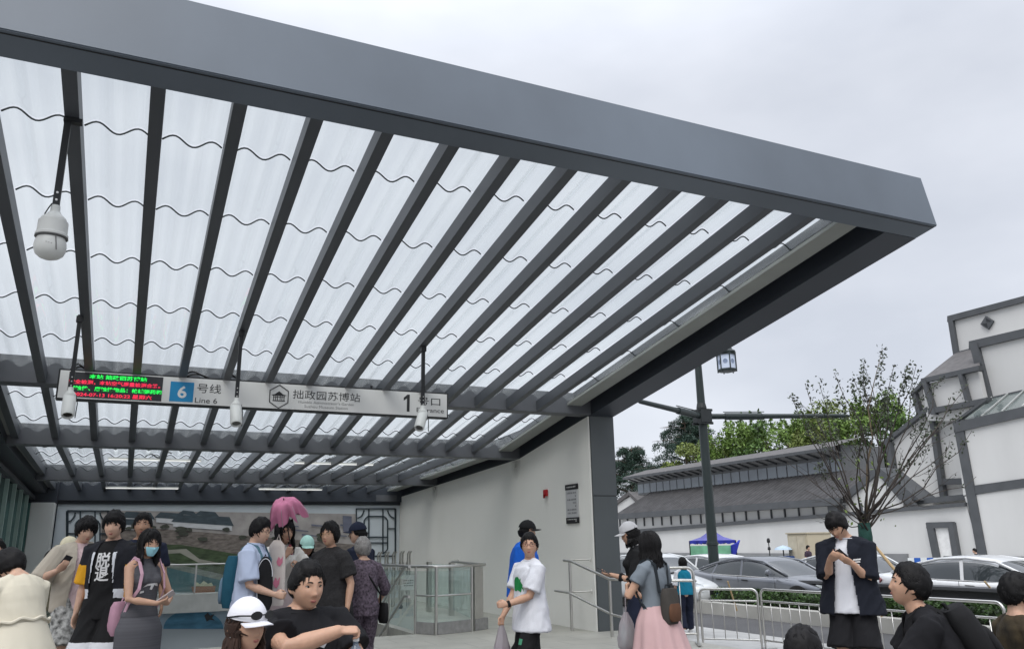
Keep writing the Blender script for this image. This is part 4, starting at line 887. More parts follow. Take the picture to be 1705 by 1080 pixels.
# stations along the length, front at -Y: (y, half width, z sill, z belt, centre height of the deck)
def car(name, label, loc, rz, paint_m, Lc=4.75, Wd=.91, Hc=1.39, suv=0.):
    t = thing(name, label, 'car', (0, 0, 0), 'cars along the far side of the hedge')
    S = [(-.5, .70, .34, .58, .62), (-.47, .84, .22, .66, .71), (-.40, .93, .20, .74, .80), (-.30, .965, .20, .80, .88), (-.19, .985, .20, .86, .95), (-.10, 1., .19, .89, .93), (.10, 1., .19, .91, .93), (.28, .995, .20, .93, .95), (.38, .97, .22, .96, 1.02), (.46, .92, .27, .98, 1.04), (.495, .82, .38, .96, 1.01)]
    vs, fs = [], []; n = 11
    for (u, w, z0, zb, zd) in S:
        y = u*Lc; w = w*Wd
        half = [(.80*w, z0), (.97*w, z0+.10), (1.0*w, z0+.28), (1.0*w, zb-.16), (.96*w, zb-.02), (.78*w, zd-.012)]
        ring = [(-x, z) for x, z in half]+[(0, zd)]+[(x, z) for x, z in half[::-1]]
        vs += [(x, y, z) for x, z in ring]; n = len(ring)
    for i in range(len(S)-1):
        fs += [(i*n+k, i*n+k+1, (i+1)*n+k+1, (i+1)*n+k) for k in range(n-1)]+[(i*n+n-1, i*n, (i+1)*n, (i+1)*n+n-1)]
    fs += [tuple(range(n)), tuple(range((len(S)-1)*n, len(S)*n))[::-1]]
    bo = obj('body', MB().add(vs, fs), paint_m, t, smooth=True)
    md = bo.modifiers.new('s', 'SUBSURF'); md.levels = 2; md.render_levels = 2
    # cabin: belt outline and roof outline
    G = [(-.215, .70, .90, .93), (-.06, .845, .90, 1.33), (.06, .86, .92, 1.40), (.18, .85, .93, 1.38), (.30, .80, .95, 1.27), (.425, .70, 1.0, 1.03)]
    vs, fs = [], []
    for (u, w, zb, zt) in G:
        y = u*Lc; w *= Wd*1.06; zt = zt*Hc/1.40; wr = w*(.80 if zt-zb > .1 else .95)
        ring = [(-w, zb-.03), (-wr-.01, max(zb, zt-.075)), (-wr*.82, zt-.018), (0, zt), (wr*.82, zt-.018), (wr+.01, max(zb, zt-.075)), (w, zb-.03)]
        vs += [(x, y, z) for x, z in ring]
    n = 7; roofF, glF = [], []
    for i in range(len(G)-1):
        for k in range(n-1):
            f = (i*n+k, i*n+k+1, (i+1)*n+k+1, (i+1)*n+k)
            glass = (k in (0, 5)) or (i in (0, 4)) or False
            (glF if glass else roofF).append(f)
    cab = obj('cabin', MB().add(vs, roofF+glF), paint_m, t, smooth=True)
    cab.data.materials.append(car_glass)
    for i, p in enumerate(cab.data.polygons): p.material_index = 1 if i >= len(roofF) else 0
    md = cab.modifiers.new('s', 'SUBSURF'); md.levels = 2; md.render_levels = 2
    # pillars
    def gp_(u):
        for i in range(len(G)-1):
            if G[i][0] <= u <= G[i+1][0]:
                f = (u-G[i][0])/(G[i+1][0]-G[i][0]); w = (G[i][1]+(G[i+1][1]-G[i][1])*f)*Wd*1.06; zb = G[i][2]+(G[i+1][2]-G[i][2])*f; zt = (G[i][3]+(G[i+1][3]-G[i][3])*f)*Hc/1.40; return w, zb, zt
    for s in (-1, 1):
        for (ub, ut, wd, mm) in ((.075, .085, .07, blk), (.30, .275, .055, blk)):
            w, zb, zt = gp_(ub); w2, _, zt2 = gp_(ut); obj('pillar', MB().bar((s*(w+.003), ub*Lc, zb-.05), (s*(w2*.80+.004), ut*Lc, zt2-.085), .014, wd, up=(0, 1, 0)), paint_m, t)
        # A and C pillar runs, window trim
        pts = [(s*(gp_(u)[0]*q+.006), u*Lc, z) for u, q, z in ((-.205, .98, .93), (-.06, .815, gp_(-.06)[2]-.07), (.06, .812, gp_(.06)[2]-.07), (.18, .812, gp_(.18)[2]-.07), (.30, .82, gp_(.30)[2]-.07), (.42, .97, 1.03))]
        obj('roof_rail', MB().tube(pts, .028, 8), paint_m, t, smooth=True)
        obj('window_trim', MB().tube([(s*(gp_(u)[0]+.0), u*Lc, gp_(u)[1]-.025) for u in (-.2, -.06, .06, .18, .30, .41)], .014, 6), inox, t, smooth=True)
        mi = obj('mirror', MB().lathe((s*(Wd+.13), -.155*Lc, 1.0), [(.0, -.06), (.07, -.045), (.085, 0), (.07, .04), (0, .05)], 12, (0, -1, 0)).bar((s*(Wd-.06), -.155*Lc, .95), (s*(Wd+.1), -.155*Lc, .97), .05, .03), paint_m, t, smooth=R(50))
        for u in (.015, .20): obj('door_handle', MB().bar((s*(Wd+.005), u*Lc, .80), (s*(Wd+.005), u*Lc+.2, .81), .03, .025), inox if paint_m.name != 'dark grey car paint' else blk, t, bevel=.006)
        for u in (-.165, .08, .265): obj('door_seam', MB().bar((s*(Wd*1.0+.001), u*Lc, .32), (s*(Wd*.985+.0), u*Lc+.02, .90), .006, .008), blk, t)
        for u in (-.305, .295):
            c = (s*(Wd-.09), u*Lc, .325)
            wh = obj('wheel', MB().lathe(c, [(.24, -.10), (.325, -.08), (.328, .07), (.30, .10), (.22, .105)], 28, (s, 0, 0)), tyre, t, smooth=R(40))
            sp = MB().lathe(c, [(.225, .06), (.225, .095), (.205, .10), (.20, .07)], 24, (s, 0, 0)).lathe(c, [(.0, .06), (.06, .07), (.06, .10), (0, .11)], 12, (s, 0, 0))
            for k in range(5): a = k*2*math.pi/5; sp.bar(Vector(c)+Vector((s*.085, 0, 0)), Vector(c)+Vector((s*.09, .21*math.cos(a), .21*math.sin(a))), .06, .02, up=(1, 0, 0))
            obj('rim', sp, rimm, wh)
            obj('wheel_arch', MB().lathe((s*(Wd-.02), u*Lc, .335), [(.0, .0), (.385, .0), (.395, .03), (.36, .034), (0, .03)], 28, (s, 0, 0)), blk, t)
        obj('headlight', MB().prism([(s*.50*Wd/.91, -.478*Lc, .60), (s*.84*Wd/.91, -.435*Lc, .66), (s*.87*Wd/.91, -.40*Lc, .74), (s*.72*Wd/.91, -.44*Lc, .73), (s*.50*Wd/.91, -.472*Lc, .66)], (0, -.05, .02)), lampm, t, bevel=.008)
        obj('tail_light', MB().prism([(s*.45, .492*Lc, .80), (s*.80, .465*Lc, .78), (s*.86, .44*Lc, .88), (s*.80, .462*Lc, .92), (s*.45, .492*Lc, .90)], (0, .03, 0)), tail, t, bevel=.008)
    obj('grille', MB().box((-.36, -.505*Lc, .40), (.36, -.482*Lc, .56)), blk, t, bevel=.02)
    for s in (-1,): obj('number_plate', MB().box((-.24, -.515*Lc, .36), (.24, -.506*Lc, .48)), pm('plate blue', (.02, .06, .25), .4), t)
    # place it
    t.location = loc; t.rotation_euler = (0, 0, rz); t['_o'] = tuple(loc)
    return t
dg_p = pm('dark grey car paint', (.15, .16, .18), .28, .5, .04, 2, coat=.8); wh_p = pm('white car paint', (.62, .63, .64), .3, 0, .02, 2, coat=.7); wh2 = pm('pearl car paint', (.55, .57, .58), .3, 0, .02, 2, coat=.7)
def at_road(px, py, D): p = atd(px, py, D); return (p.x, p.y, -.296)
car('parked_car', 'dark grey sedan facing right behind the hedge, right of the lamp post', at_road(1288, 940, 20.6), 0.10, dg_p, 4.85)
car('parked_car', 'large white sedan at the right edge of the road, nearest of the cars', at_road(1668, 960, 16.6), .12, wh_p, 4.9, Hc=1.41)
car('parked_car', 'white sedan half hidden behind the lamp post and the grey sedan', at_road(1203, 940, 25.2), .10, wh_p, 4.7)
car('parked_car', 'white sedan with sloping windscreen behind the girl in the pink skirt', at_road(1098, 940, 23.), .10, wh2, 4.7, Hc=1.48)
car('parked_car', 'white car with its headlight showing behind the man typing on his phone', at_road(1436, 950, 21.5), .12, wh2, 4.6, Hc=1.42)

# ================================================================== FAR STREET THINGS
c = atd(1186, 900, 34)
t = thing('market_tent', 'small purple blue canopy tent with green side sheets by the museum wall', 'tent', (c.x, c.y, -.2))
w, zE = .68, 1.47; zP = atd(1180, 881, 34).z
cor = [(c.x-w, c.y-w), (c.x+w, c.y-w), (c.x+w, c.y+w), (c.x-w, c.y+w)]
m = MB(); pk = (c.x, c.y, zP)
for k in range(4):
    a, b = cor[k], cor[(k+1) % 4]; mid = ((a[0]+b[0])/2, (a[1]+b[1])/2)
    m.add([(*a, zE), (*mid, zE-.06), (*b, zE), pk, ((a[0]+c.x)/2, (a[1]+c.y)/2, (zE+zP)/2-.08), ((b[0]+c.x)/2, (b[1]+c.y)/2, (zE+zP)/2-.08)], [(0, 1, 3, 4), (1, 2, 5, 3)])
obj('canopy', m, pm('purple tent cloth', (.10, .10, .30), .8, 0, .25, 2), t)
m = MB(); k = 40
ring = [Vector((*cor[i], 0)).lerp(Vector((*cor[(i+1) % 4], 0)), j/10) for i in range(4) for j in range(10)]
for i in range(40):
    a, b = ring[i], ring[(i+1) % 40]; d0, d1 = .07+.08*abs(math.sin(i*1.1)), .07+.08*abs(math.sin((i+1)*1.1)); m.quad((a.x, a.y, zE+.01), (b.x, b.y, zE+.01), (b.x, b.y, zE-d1), (a.x, a.y, zE-d0))
obj('valance', m, pm('blue tent cloth', (.015, .025, .28), .7, 0, .5, 3), t)
obj('side_sheet', MB().quad((c.x-w, c.y-w+.01, -.2), (c.x+w*.9, c.y-w+.01, -.2), (c.x+w*.9, c.y-w+.01, zE-.2), (c.x-w, c.y-w+.01, zE-.2)).quad((c.x-w+.01, c.y-w, -.2), (c.x-w+.01, c.y+w, -.2), (c.x-w+.01, c.y+w, zE-.2), (c.x-w+.01, c.y-w, zE-.2)), pm('green tent sheet', (.18, .44, .27), .7, 0, .3, 2), t)
obj('roll_up', MB().prism([(c.x+w, c.y-w-.03, zE-.1), (c.x+w+.12, c.y-w-.03, zE), (c.x+w-.3, c.y-w-.03, zE-.85), (c.x+w-.34, c.y-w-.03, zE-.8), (c.x+w-.30, c.y-w-.03, zE-.2)], (0, -.12, 0)), MATS['blue tent cloth'], t)
for p in cor: obj('leg', MB().tube([(*p, -.2), (*p, zE)], .025, 6), black_paint, t)
c = atd(1349, 910, 37); zt = atd(1349, 888, 37).z
t = thing('utility_box', 'beige steel utility cabinet standing by the museum wall', 'cabinet', (c.x, c.y, -.2)); t_m = pm('beige cabinet paint', (.42, .37, .27), .6, 0, .06, 1)
obj('cabinet', MB().box((c.x-.75, c.y-.62, -.2), (c.x+.75, c.y+.62, zt)), t_m, t, bevel=.02); obj('lid', MB().box((c.x-.8, c.y-.67, zt+.001), (c.x+.8, c.y+.67, zt+.06)), t_m, t, bevel=.01)
obj('door', MB().box((c.x-.765, c.y-.5, 0), (c.x-.752, c.y-.01, zt-.1)).box((c.x-.765, c.y+.01, 0), (c.x-.752, c.y+.5, zt-.1)), pm('beige door paint', (.46, .41, .31), .6), t)
c = atd(1304, 914, 37)
t = thing('blue_stall', 'small pale blue parasol stall beside the beige cabinet', 'stall', (c.x, c.y, -.2))
obj('parasol', MB().lathe((c.x, c.y, 1.0), [(.42, 0), (.36, .08), (.2, .15), (0, .20)], 10), pm('pale blue cloth', (.38, .48, .58), .7, 0, .2, 3), t); obj('pole', MB().tube([(c.x, c.y, -.2), (c.x, c.y, 1.1)], .03, 6), black_paint, t)
obj('counter', MB().box((c.x-.5, c.y-.3, -.2), (c.x+.5, c.y+.3, .72)), pm('blue counter', (.02, .06, .20), .6), t, bevel=.02)
a, b = atd(1512, 934, 30), atd(1610, 934, 29)
t = thing('water_barrier', 'low blue and white striped road barrier at the foot of the museum wall', 'barrier', (a.x, a.y, -.2))
m1, m2 = MB(), MB()
for k in range(9):
    p, q = a.lerp(b, k/9), a.lerp(b, (k+.96)/9); (m1 if k % 2 else m2).prism([Vector((p.x, p.y, .35)), Vector((q.x, q.y, .35)), Vector((q.x, q.y, .72)), Vector((p.x, p.y, .72))], (.08, .02, 0))
obj('blue_panel', m1, pm('barrier blue', (.02, .10, .40), .5), t); obj('white_panel', m2, pm('barrier white', (.65, .68, .68), .5), t)
for f in (.02, .5, .98): p = a.lerp(b, f); obj('leg', MB().bar((p.x+.04, p.y, -.2), (p.x+.04, p.y, .36), .06, .06), pm('barrier leg', (.3, .3, .3), .6), t)
c = atd(1280, 905, 36); t = thing('signal_pole', 'thin dark pole with small lamps by the museum wall', 'pole', (c.x, c.y, -.2))
zt = atd(1280, 899, 36).z; obj('mast', MB().tube([(c.x, c.y, -.2), (c.x, c.y, zt)], .025, 6), black_paint, t)
obj('lamp', MB().lathe((c.x, c.y, zt), [(.07, -.1), (.08, 0), (.05, .09), (0, .1)], 10).lathe((c.x, c.y, zt-.35), [(.06, -.07), (.07, 0), (.05, .07)], 10), black_paint, t)

# ================================================================== PEOPLE
V3 = Vector
def ell_loft(m, rings, n=18):
    """rings: (centre, xaxis*rx, yaxis*ry) -> closed skin"""
    vs = []
    for c, ax, ay in rings:
        vs += [c+ax*math.cos(2*math.pi*k/n)+ay*math.sin(2*math.pi*k/n) for k in range(n)]
    fs = [(i*n+k, i*n+(k+1) % n, (i+1)*n+(k+1) % n, (i+1)*n+k) for i in range(len(rings)-1) for k in range(n)]
    fs += [tuple(range(n-1, -1, -1)), tuple(range((len(rings)-1)*n, len(rings)*n))]
    m.add(vs, fs)
def limb_loft(m, pts, rad, hint=(0, 1, 0), n=14, round_ends=True):
    pts = [V3(p) for p in pts]; rings = []
    rad = [(r, r) if not isinstance(r, tuple) else r for r in rad]
    def ring(p, t, r):
        y = V3(hint)-t*V3(hint).dot(t)
        if y.length < 1e-3: y = t.orthogonal()
        y.normalize(); x = y.cross(t); return (p, x*r[0], y*r[1])
    N = len(pts)
    for i, p in enumerate(pts):
        t = (pts[min(i+1, N-1)]-pts[max(i-1, 0)]).normalized()
        if round_ends and i == 0:
            for q in (.9, .6): rings.append(ring(p-t*rad[0][0]*q*.8, t, (rad[0][0]*math.sqrt(1-q*q), rad[0][1]*math.sqrt(1-q*q))))
        rings.append(ring(p, t, rad[i]))
        if round_ends and i == N-1:
            for q in (.6, .9): rings.append(ring(p+t*rad[-1][0]*q*.8, t, (rad[-1][0]*math.sqrt(1-q*q), rad[-1][1]*math.sqrt(1-q*q))))
    ell_loft(m, rings, n)
def ik(S, T, a, b, pole):
    S, T, pole = V3(S), V3(T), V3(pole); d = T-S; L_ = min(d.length, (a+b)*.995); d.normalize(); T = S+d*L_
    x = (a*a-b*b+L_*L_)/(2*L_); h = math.sqrt(max(a*a-x*x, 0)); pl = pole-d*pole.dot(d)
    if pl.length < 1e-4: pl = d.orthogonal()
    return S+d*x+pl.normalized()*h, T
def remeshed(m, vox, smooth=4, fac=.5):
    me = bpy.data.meshes.new('tmp'); me.from_pydata([tuple(p) for p in m.v], [], m.f)
    b = bmesh.new(); b.from_mesh(me); bmesh.ops.recalc_face_normals(b, faces=b.faces); b.to_mesh(me); b.free()
    o = bpy.data.objects.new('tmp', me); COL.objects.link(o)
    md = o.modifiers.new('r', 'REMESH'); md.mode = 'VOXEL'; md.voxel_size = vox; md.use_smooth_shade = True
    if smooth: s = o.modifiers.new('s', 'SMOOTH'); s.factor = fac; s.iterations = smooth
    bpy.context.view_layer.update()
    r = bpy.data.meshes.new_from_object(o.evaluated_get(bpy.context.evaluated_depsgraph_get()))
    bpy.data.objects.remove(o); bpy.data.meshes.remove(me)
    r.polygons.foreach_set('use_smooth', [True]*len(r.polygons)); return r
def wrinkle(me, amp, sc=(9, 9, 5), seed=0., amp2=None):
    n = len(me.vertices); co = np.empty(n*3); me.vertices.foreach_get('co', co); co = co.reshape(-1, 3)
    no = np.empty(n*3); me.vertices.foreach_get('normal', no); no = no.reshape(-1, 3)
    d = np.empty(n); sx, sy, sz = sc
    for i in range(n):
        x, y, z = co[i]; q = (x*sx+seed+.35*z*sz, y*sy-seed, z*sz+.8*x*sx)
        r = 1-abs(noise.noise(q))*2.2; d[i] = r*.6+.4*noise.noise((q[0]*2.1, q[1]*2.1, q[2]*2.1+7))
    me.vertices.foreach_set('co', (co+no*(d*amp)[:, None]).ravel()); me.update()
# ------------------------------------------------------------------ head
def hs(u):
    """head surface point in direction u (x right, y face, z up); head centre at origin, 0.236 tall"""
    x, y, z = u; X, Y, Zc = .078*x, .096*y, .116*z
    if z < 0:
        t = (-z)**1.4; X *= 1-.25*t; Y = (.096*y**(1-.42*min(1, -z/.8))*(1-.06*t)) if y > 0 else Y*(1-.42*t)
        if y > 0: Y += .010*t*y
    else: X *= 1-.03*z; Y -= .004*z
    if y < 0: Y *= 1.02
    p = [X, Y, Zc]
    if y > 0:
        def g(cx, cz, sx, sz): return math.exp(-((X-cx)/sx)**2-((Zc-cz)/sz)**2)
        f = 0
        f += .0145*g(0, -.030, .013, .012)+.010*g(0, -.008, .009, .022)+.007*g(.012, -.033, .008, .008)+.007*g(-.012, -.033, .008, .008)
        f -= .010*(g(.031, .008, .015, .010)+g(-.031, .008, .015, .010)); f += .004*(g(.03, .026, .02, .008)+g(-.03, .026, .02, .008))
        f += .006*g(0, -.060, .018, .006)+.006*g(0, -.071, .015, .006)-.004*g(0, -.0655, .02, .0025); f += .006*g(0, -.098, .018, .014)
        f += .004*(g(.045, -.025, .02, .02)+g(-.045, -.025, .02, .02))
        p[1] += f*min(1, y*2.2)
    return V3(p)
def uvdir(az, el): return V3((math.sin(az)*math.cos(el), math.cos(az)*math.cos(el), math.sin(el)))
def head_mesh(m, M):
    na, ne = 56, 40; vs = []
    for j in range(ne+1):
        el = -math.pi/2+math.pi*j/ne
        vs += [M @ hs(uvdir(2*math.pi*k/na, el)) for k in range(na)]
    fs = [(j*na+k, j*na+(k+1) % na, (j+1)*na+(k+1) % na, (j+1)*na+k) for j in range(ne) for k in range(na)]
    m.add(vs, fs)
    for s in (-1, 1):
        c = V3((s*.074, -.010, -.010)); ax = V3((s*.35, -.9, 0)).normalized()
        ell_loft(m, [(M @ (c+V3((s*q*.012, -abs(q)*.006, 0))), (M.to_3x3() @ ax)*(.017*w), (M.to_3x3() @ V3((0, -.15, 1)).normalized())*(.030*w)) for q, w in ((-.9, .6), (-.2, .9), (.5, 1.), (1.0, .9), (1.2, .5))], 12)
HL = {'short': ((0, .54), (.6, .52), (.95, .36), (1.2, -.04), (1.42, -.12), (1.75, -.30), (2.3, -.55), (3.15, -.60)),
      'bang': ((0, .34), (.6, .34), (.95, .22), (1.2, -.10), (1.45, -.30), (1.8, -.45), (2.3, -.62), (3.15, -.66)),
      'part': ((0, .64), (.5, .55), (.9, .30), (1.15, -.05), (1.4, -.35), (1.8, -.55), (2.3, -.68), (3.15, -.7))}
def hairline(style, az): xs, ys = zip(*HL[style]); return float(np.interp(abs(az), xs, ys))
def hair_mesh(M, style, th, rng, long=0., n_str=150, strand=.5, r0=.008, messy=.25, back=.0, capped=False):
    m = MB(); na, ne = 44, 30; vs = []; msk = []
    for j in range(ne+1):
        el = -math.pi/2+math.pi*j/ne
        for k in range(na):
            az = -math.pi+2*math.pi*k/na; u = uvdir(az, el); d = u.z-hairline(style, az); d += .05*noise.noise((az*4, th*50, 3)); f = max(0, min(1, (d+.02)/.24)); f = 0. if capped and u.z > .12 else f; f = f*f*(3-2*f)
            nz_ = noise.noise((u.x*5+rng.uniform(0, .15), u.y*5, u.z*5+th*99)); vs.append(M @ (hs(u)*(1+(-.05 if d < -.02 else (.02+f*th/.095*(1+.45*nz_)))))); msk.append(d > -.16)
    fs = []
    for j in range(ne):
        for k in range(na):
            f = (j*na+k, j*na+(k+1) % na, (j+1)*na+(k+1) % na, (j+1)*na+k)
            if sum(msk[i] for i in f) >= 3: fs.append(f)
    m.add(vs, fs)
    n_str = int(n_str*(2.2 if not capped else 1.2)); r0 *= .58
    crown = V3((.12, -.42, .9)).normalized()
    for _ in range(n_str):
        for _t in range(30):
            u = V3(rng.normal(size=3)).normalized(); az = math.atan2(u.x, u.y); d = u.z-hairline(style, az)
            if d > .03 and not (capped and (u.z > -.05 or (u.y > .5))): break
        t = (u-crown*u.dot(crown)); t = t.normalized() if t.length > .05 else V3((0, 1, 0))
        t = (t+V3(rng.normal(size=3))*messy); t = (t-u*u.dot(t)).normalized()
        L_ = strand*rng.uniform(.6, 1.2); pts = []; lift = rng.uniform(.3, 1.2)
        for k in range(5):
            a = L_*k/4; w = u*math.cos(a)+t*math.sin(a); fp = max(.12, min(1, (w.z-hairline(style, math.atan2(w.x, w.y))+.06)/.26)); pts.append(M @ (hs(w)*(1.012+th/.095*fp*(.70+.35*lift*(k/4 if messy > .3 else .4)))))
        m.tube(pts, [r0*.5, r0, r0, r0*.75, r0*.2], 5, caps=True)
    if long:
        for i in range(190):
            az = rng.uniform(1.15, math.pi)*(1 if i % 2 else -1); lay = rng.uniform(.15, 1.0); pts = []
            e0 = rng.uniform(.5, 1.3) if not capped else -.08
            for k in range(6):
                el = e0+(-.35-e0)*k/5; pts.append(M @ (hs(uvdir(az*(1 if k > 1 else .9), el))*(1+th/.095*((.6+.6*lay) if not capped else (.15+.5*lay)))))
            endp = pts[-1]; Lh = long*rng.uniform(.82, 1.05); out = V3((M.to_3x3() @ V3((math.sin(az), math.cos(az), 0)))).normalized()
            for k in range(1, 6):
                f = k/5; pts.append(endp+V3((0, 0, -Lh*f))+out*(.012*math.sin(f*2.6))+V3(rng.normal(size=3))*.006+V3((0, 0, 0))-out*(back*f))
            r = r0*2.0; m.tube(pts, [r*.6, r, r, r, r, r, r, r*1.05, r, r*.8, r*.25], 5)
    return m
# ------------------------------------------------------------------ body tables
TR = {'m': [(-.10, .085, .08, -.005), (-.05, .150, .102, -.008), (.03, .163, .110, -.008), (.12, .150, .103, 0), (.22, .155, .105, .006), (.33, .173, .113, .008), (.41, .178, .106, .002), (.465, .150, .082, -.006), (.505, .085, .060, -.012), (.535, .057, .054, -.010)],
      'f': [(-.11, .085, .08, -.008), (-.05, .160, .108, -.012), (.02, .168, .112, -.012), (.13, .128, .090, 0), (.20, .126, .092, .004), (.32, .148, .108, .010), (.40, .152, .094, .002), (.455, .128, .072, -.006), (.495, .070, .052, -.012), (.525, .048, .047, -.010)]}
SHX = {'m': .183, 'f': .160}
skin_cols = {'a': (.45, .27, .185), 'b': (.52, .33, .24), 'c': (.38, .22, .145)}
def skinmat(k):
    nm = 'skin '+k
    if nm in MATS: return MATS[nm]
    m = pm(nm, skin_cols[k], .5, 0, .07, 30, .06, 300, spec=.35); b = m.node_tree.nodes['Principled BSDF']; b.inputs['Subsurface Weight'].default_value = .12; b.inputs['Subsurface Radius'].default_value = (.01, .004, .002); b.inputs['Subsurface Scale'].default_value = .6
    return m
def hairmat(c):
    nm = 'hair '+c; col = {'black': (.007, .0065, .007), 'brown': (.035, .02, .015), 'grey': (.24, .23, .22)}[c]
    return pm(nm, col, .6, 0, .4, 30, spec=.18, island=.4)
def cloth(name, col, var=.10, vs=6, **k): return pm('cloth '+name, col, .88, 0, var, vs, .25, 260, spec=.2, **k)
eye_w = pm('eye white', (.55, .53, .5), .3); eye_i = pm('iris', (.012, .008, .006), .15); lipm = pm('lips', (.33, .12, .10), .45)
class P: pass
def hand(m, Wp, d, n, side, pose, s=1.):
    """palm, five fingers; d: hand direction, n: palm normal (the side fingers curl to)"""
    d = V3(d).normalized(); n = V3(n); n = (n-d*n.dot(d)).normalized(); x = d.cross(n).normalized()
    tsgn = 1 if (x.dot(V3((-side, 0, 0)))) >= 0 else -1; x = x*tsgn      # thumb side
    ell_loft(m, [(Wp+d*q*s, x*(w*s), n*(h*s)) for q, w, h in ((-.01, .026, .020), (.02, .032, .017), (.055, .040, .0165), (.088, .039, .013), (.098, .034, .008))], 14)
    curl = {'relax': (.25, .38, .3), 'grip': (.95, 1.15, .75), 'phone': (.55, .75, .5), 'flat': (.08, .1, .06)}[pose]
    for k, (off, L_) in enumerate(((.029, .070), (.010, .080), (-.010, .075), (-.028, .058))):
        p = Wp+d*(.090*s)+x*off*s; a = 0; pts = [p-d*.012*s]; pts.append(p)
        for j, fr in enumerate((.45, .31, .24)):
            a += curl[j]*(1+.08*k); dd = d*math.cos(a)+n*math.sin(a)+x*(off*.9)*math.cos(a); pts.append(pts[-1]+dd.normalized()*L_*fr*s)
        limb_loft(m, pts, [.0098*s, .0095*s, .0088*s, .0080*s, .0068*s], hint=n, n=8)
    p = Wp+d*.022*s+x*.026*s; cl = .55 if pose in ('grip', 'phone') else .2
    d1 = (d*.70+x*.72+n*cl).normalized(); d2 = (d*.88+x*(.25-cl*.5)+n*(cl*1.2)).normalized(); d3 = (d*.92+x*(-.05-cl*.5)+n*cl*1.3).normalized()
    limb_loft(m, [p-d1*.01*s, p+d1*.035*s, p+d1*.035*s+d2*.032*s, p+d1*.035*s+d2*.032*s+d3*.024*s], [.015*s, .0125*s, .0105*s, .008*s], hint=n, n=8)
def decal(pr, cl, mesh2d, mat_, cx, cz, nm='print', off=.004, back=False):
    """lay a flat mesh (x,y in metres) onto the front of a garment"""
    b = bmesh.new(); b.from_mesh(mesh2d); bmesh.ops.triangulate(b, faces=b.faces)
    for _ in range(2):
        ed = [e for e in b.edges if e.calc_length() > .02]
        if ed: bmesh.ops.subdivide_edges(b, edges=ed, cuts=1); bmesh.ops.triangulate(b, faces=b.faces)
    bv = BVHTree.FromPolygons([v.co.copy() for v in cl.data.vertices], [tuple(p.vertices) for p in cl.data.polygons])
    T = pr.T; R3 = T.to_3x3(); sg_ = -1 if back else 1
    dirn = (R3 @ V3((0, -sg_, 0))).normalized()
    for v in b.verts:
        o = T @ V3((cx+v.co.x*(-sg_), sg_*.6, cz+v.co.y)); hit = bv.ray_cast(o, dirn)
        v.co = (hit[0]-dirn*off) if hit[0] is not None else T @ V3((cx+v.co.x, sg_*.12, cz+v.co.y))
    me = bpy.data.meshes.new(nm); b.to_mesh(me); b.free(); me.materials.append(mat_)
    o = bpy.data.objects.new(nm, me); COL.objects.link(o); o.parent = cl; return o
def flat_poly(polys):
    me = bpy.data.meshes.new('p'); vs, fs = [], []
    for p in polys: fs.append(tuple(range(len(vs), len(vs)+len(p)))); vs += [(x, y, 0) for x, y in p]
    me.from_pydata(vs, [], fs); return me
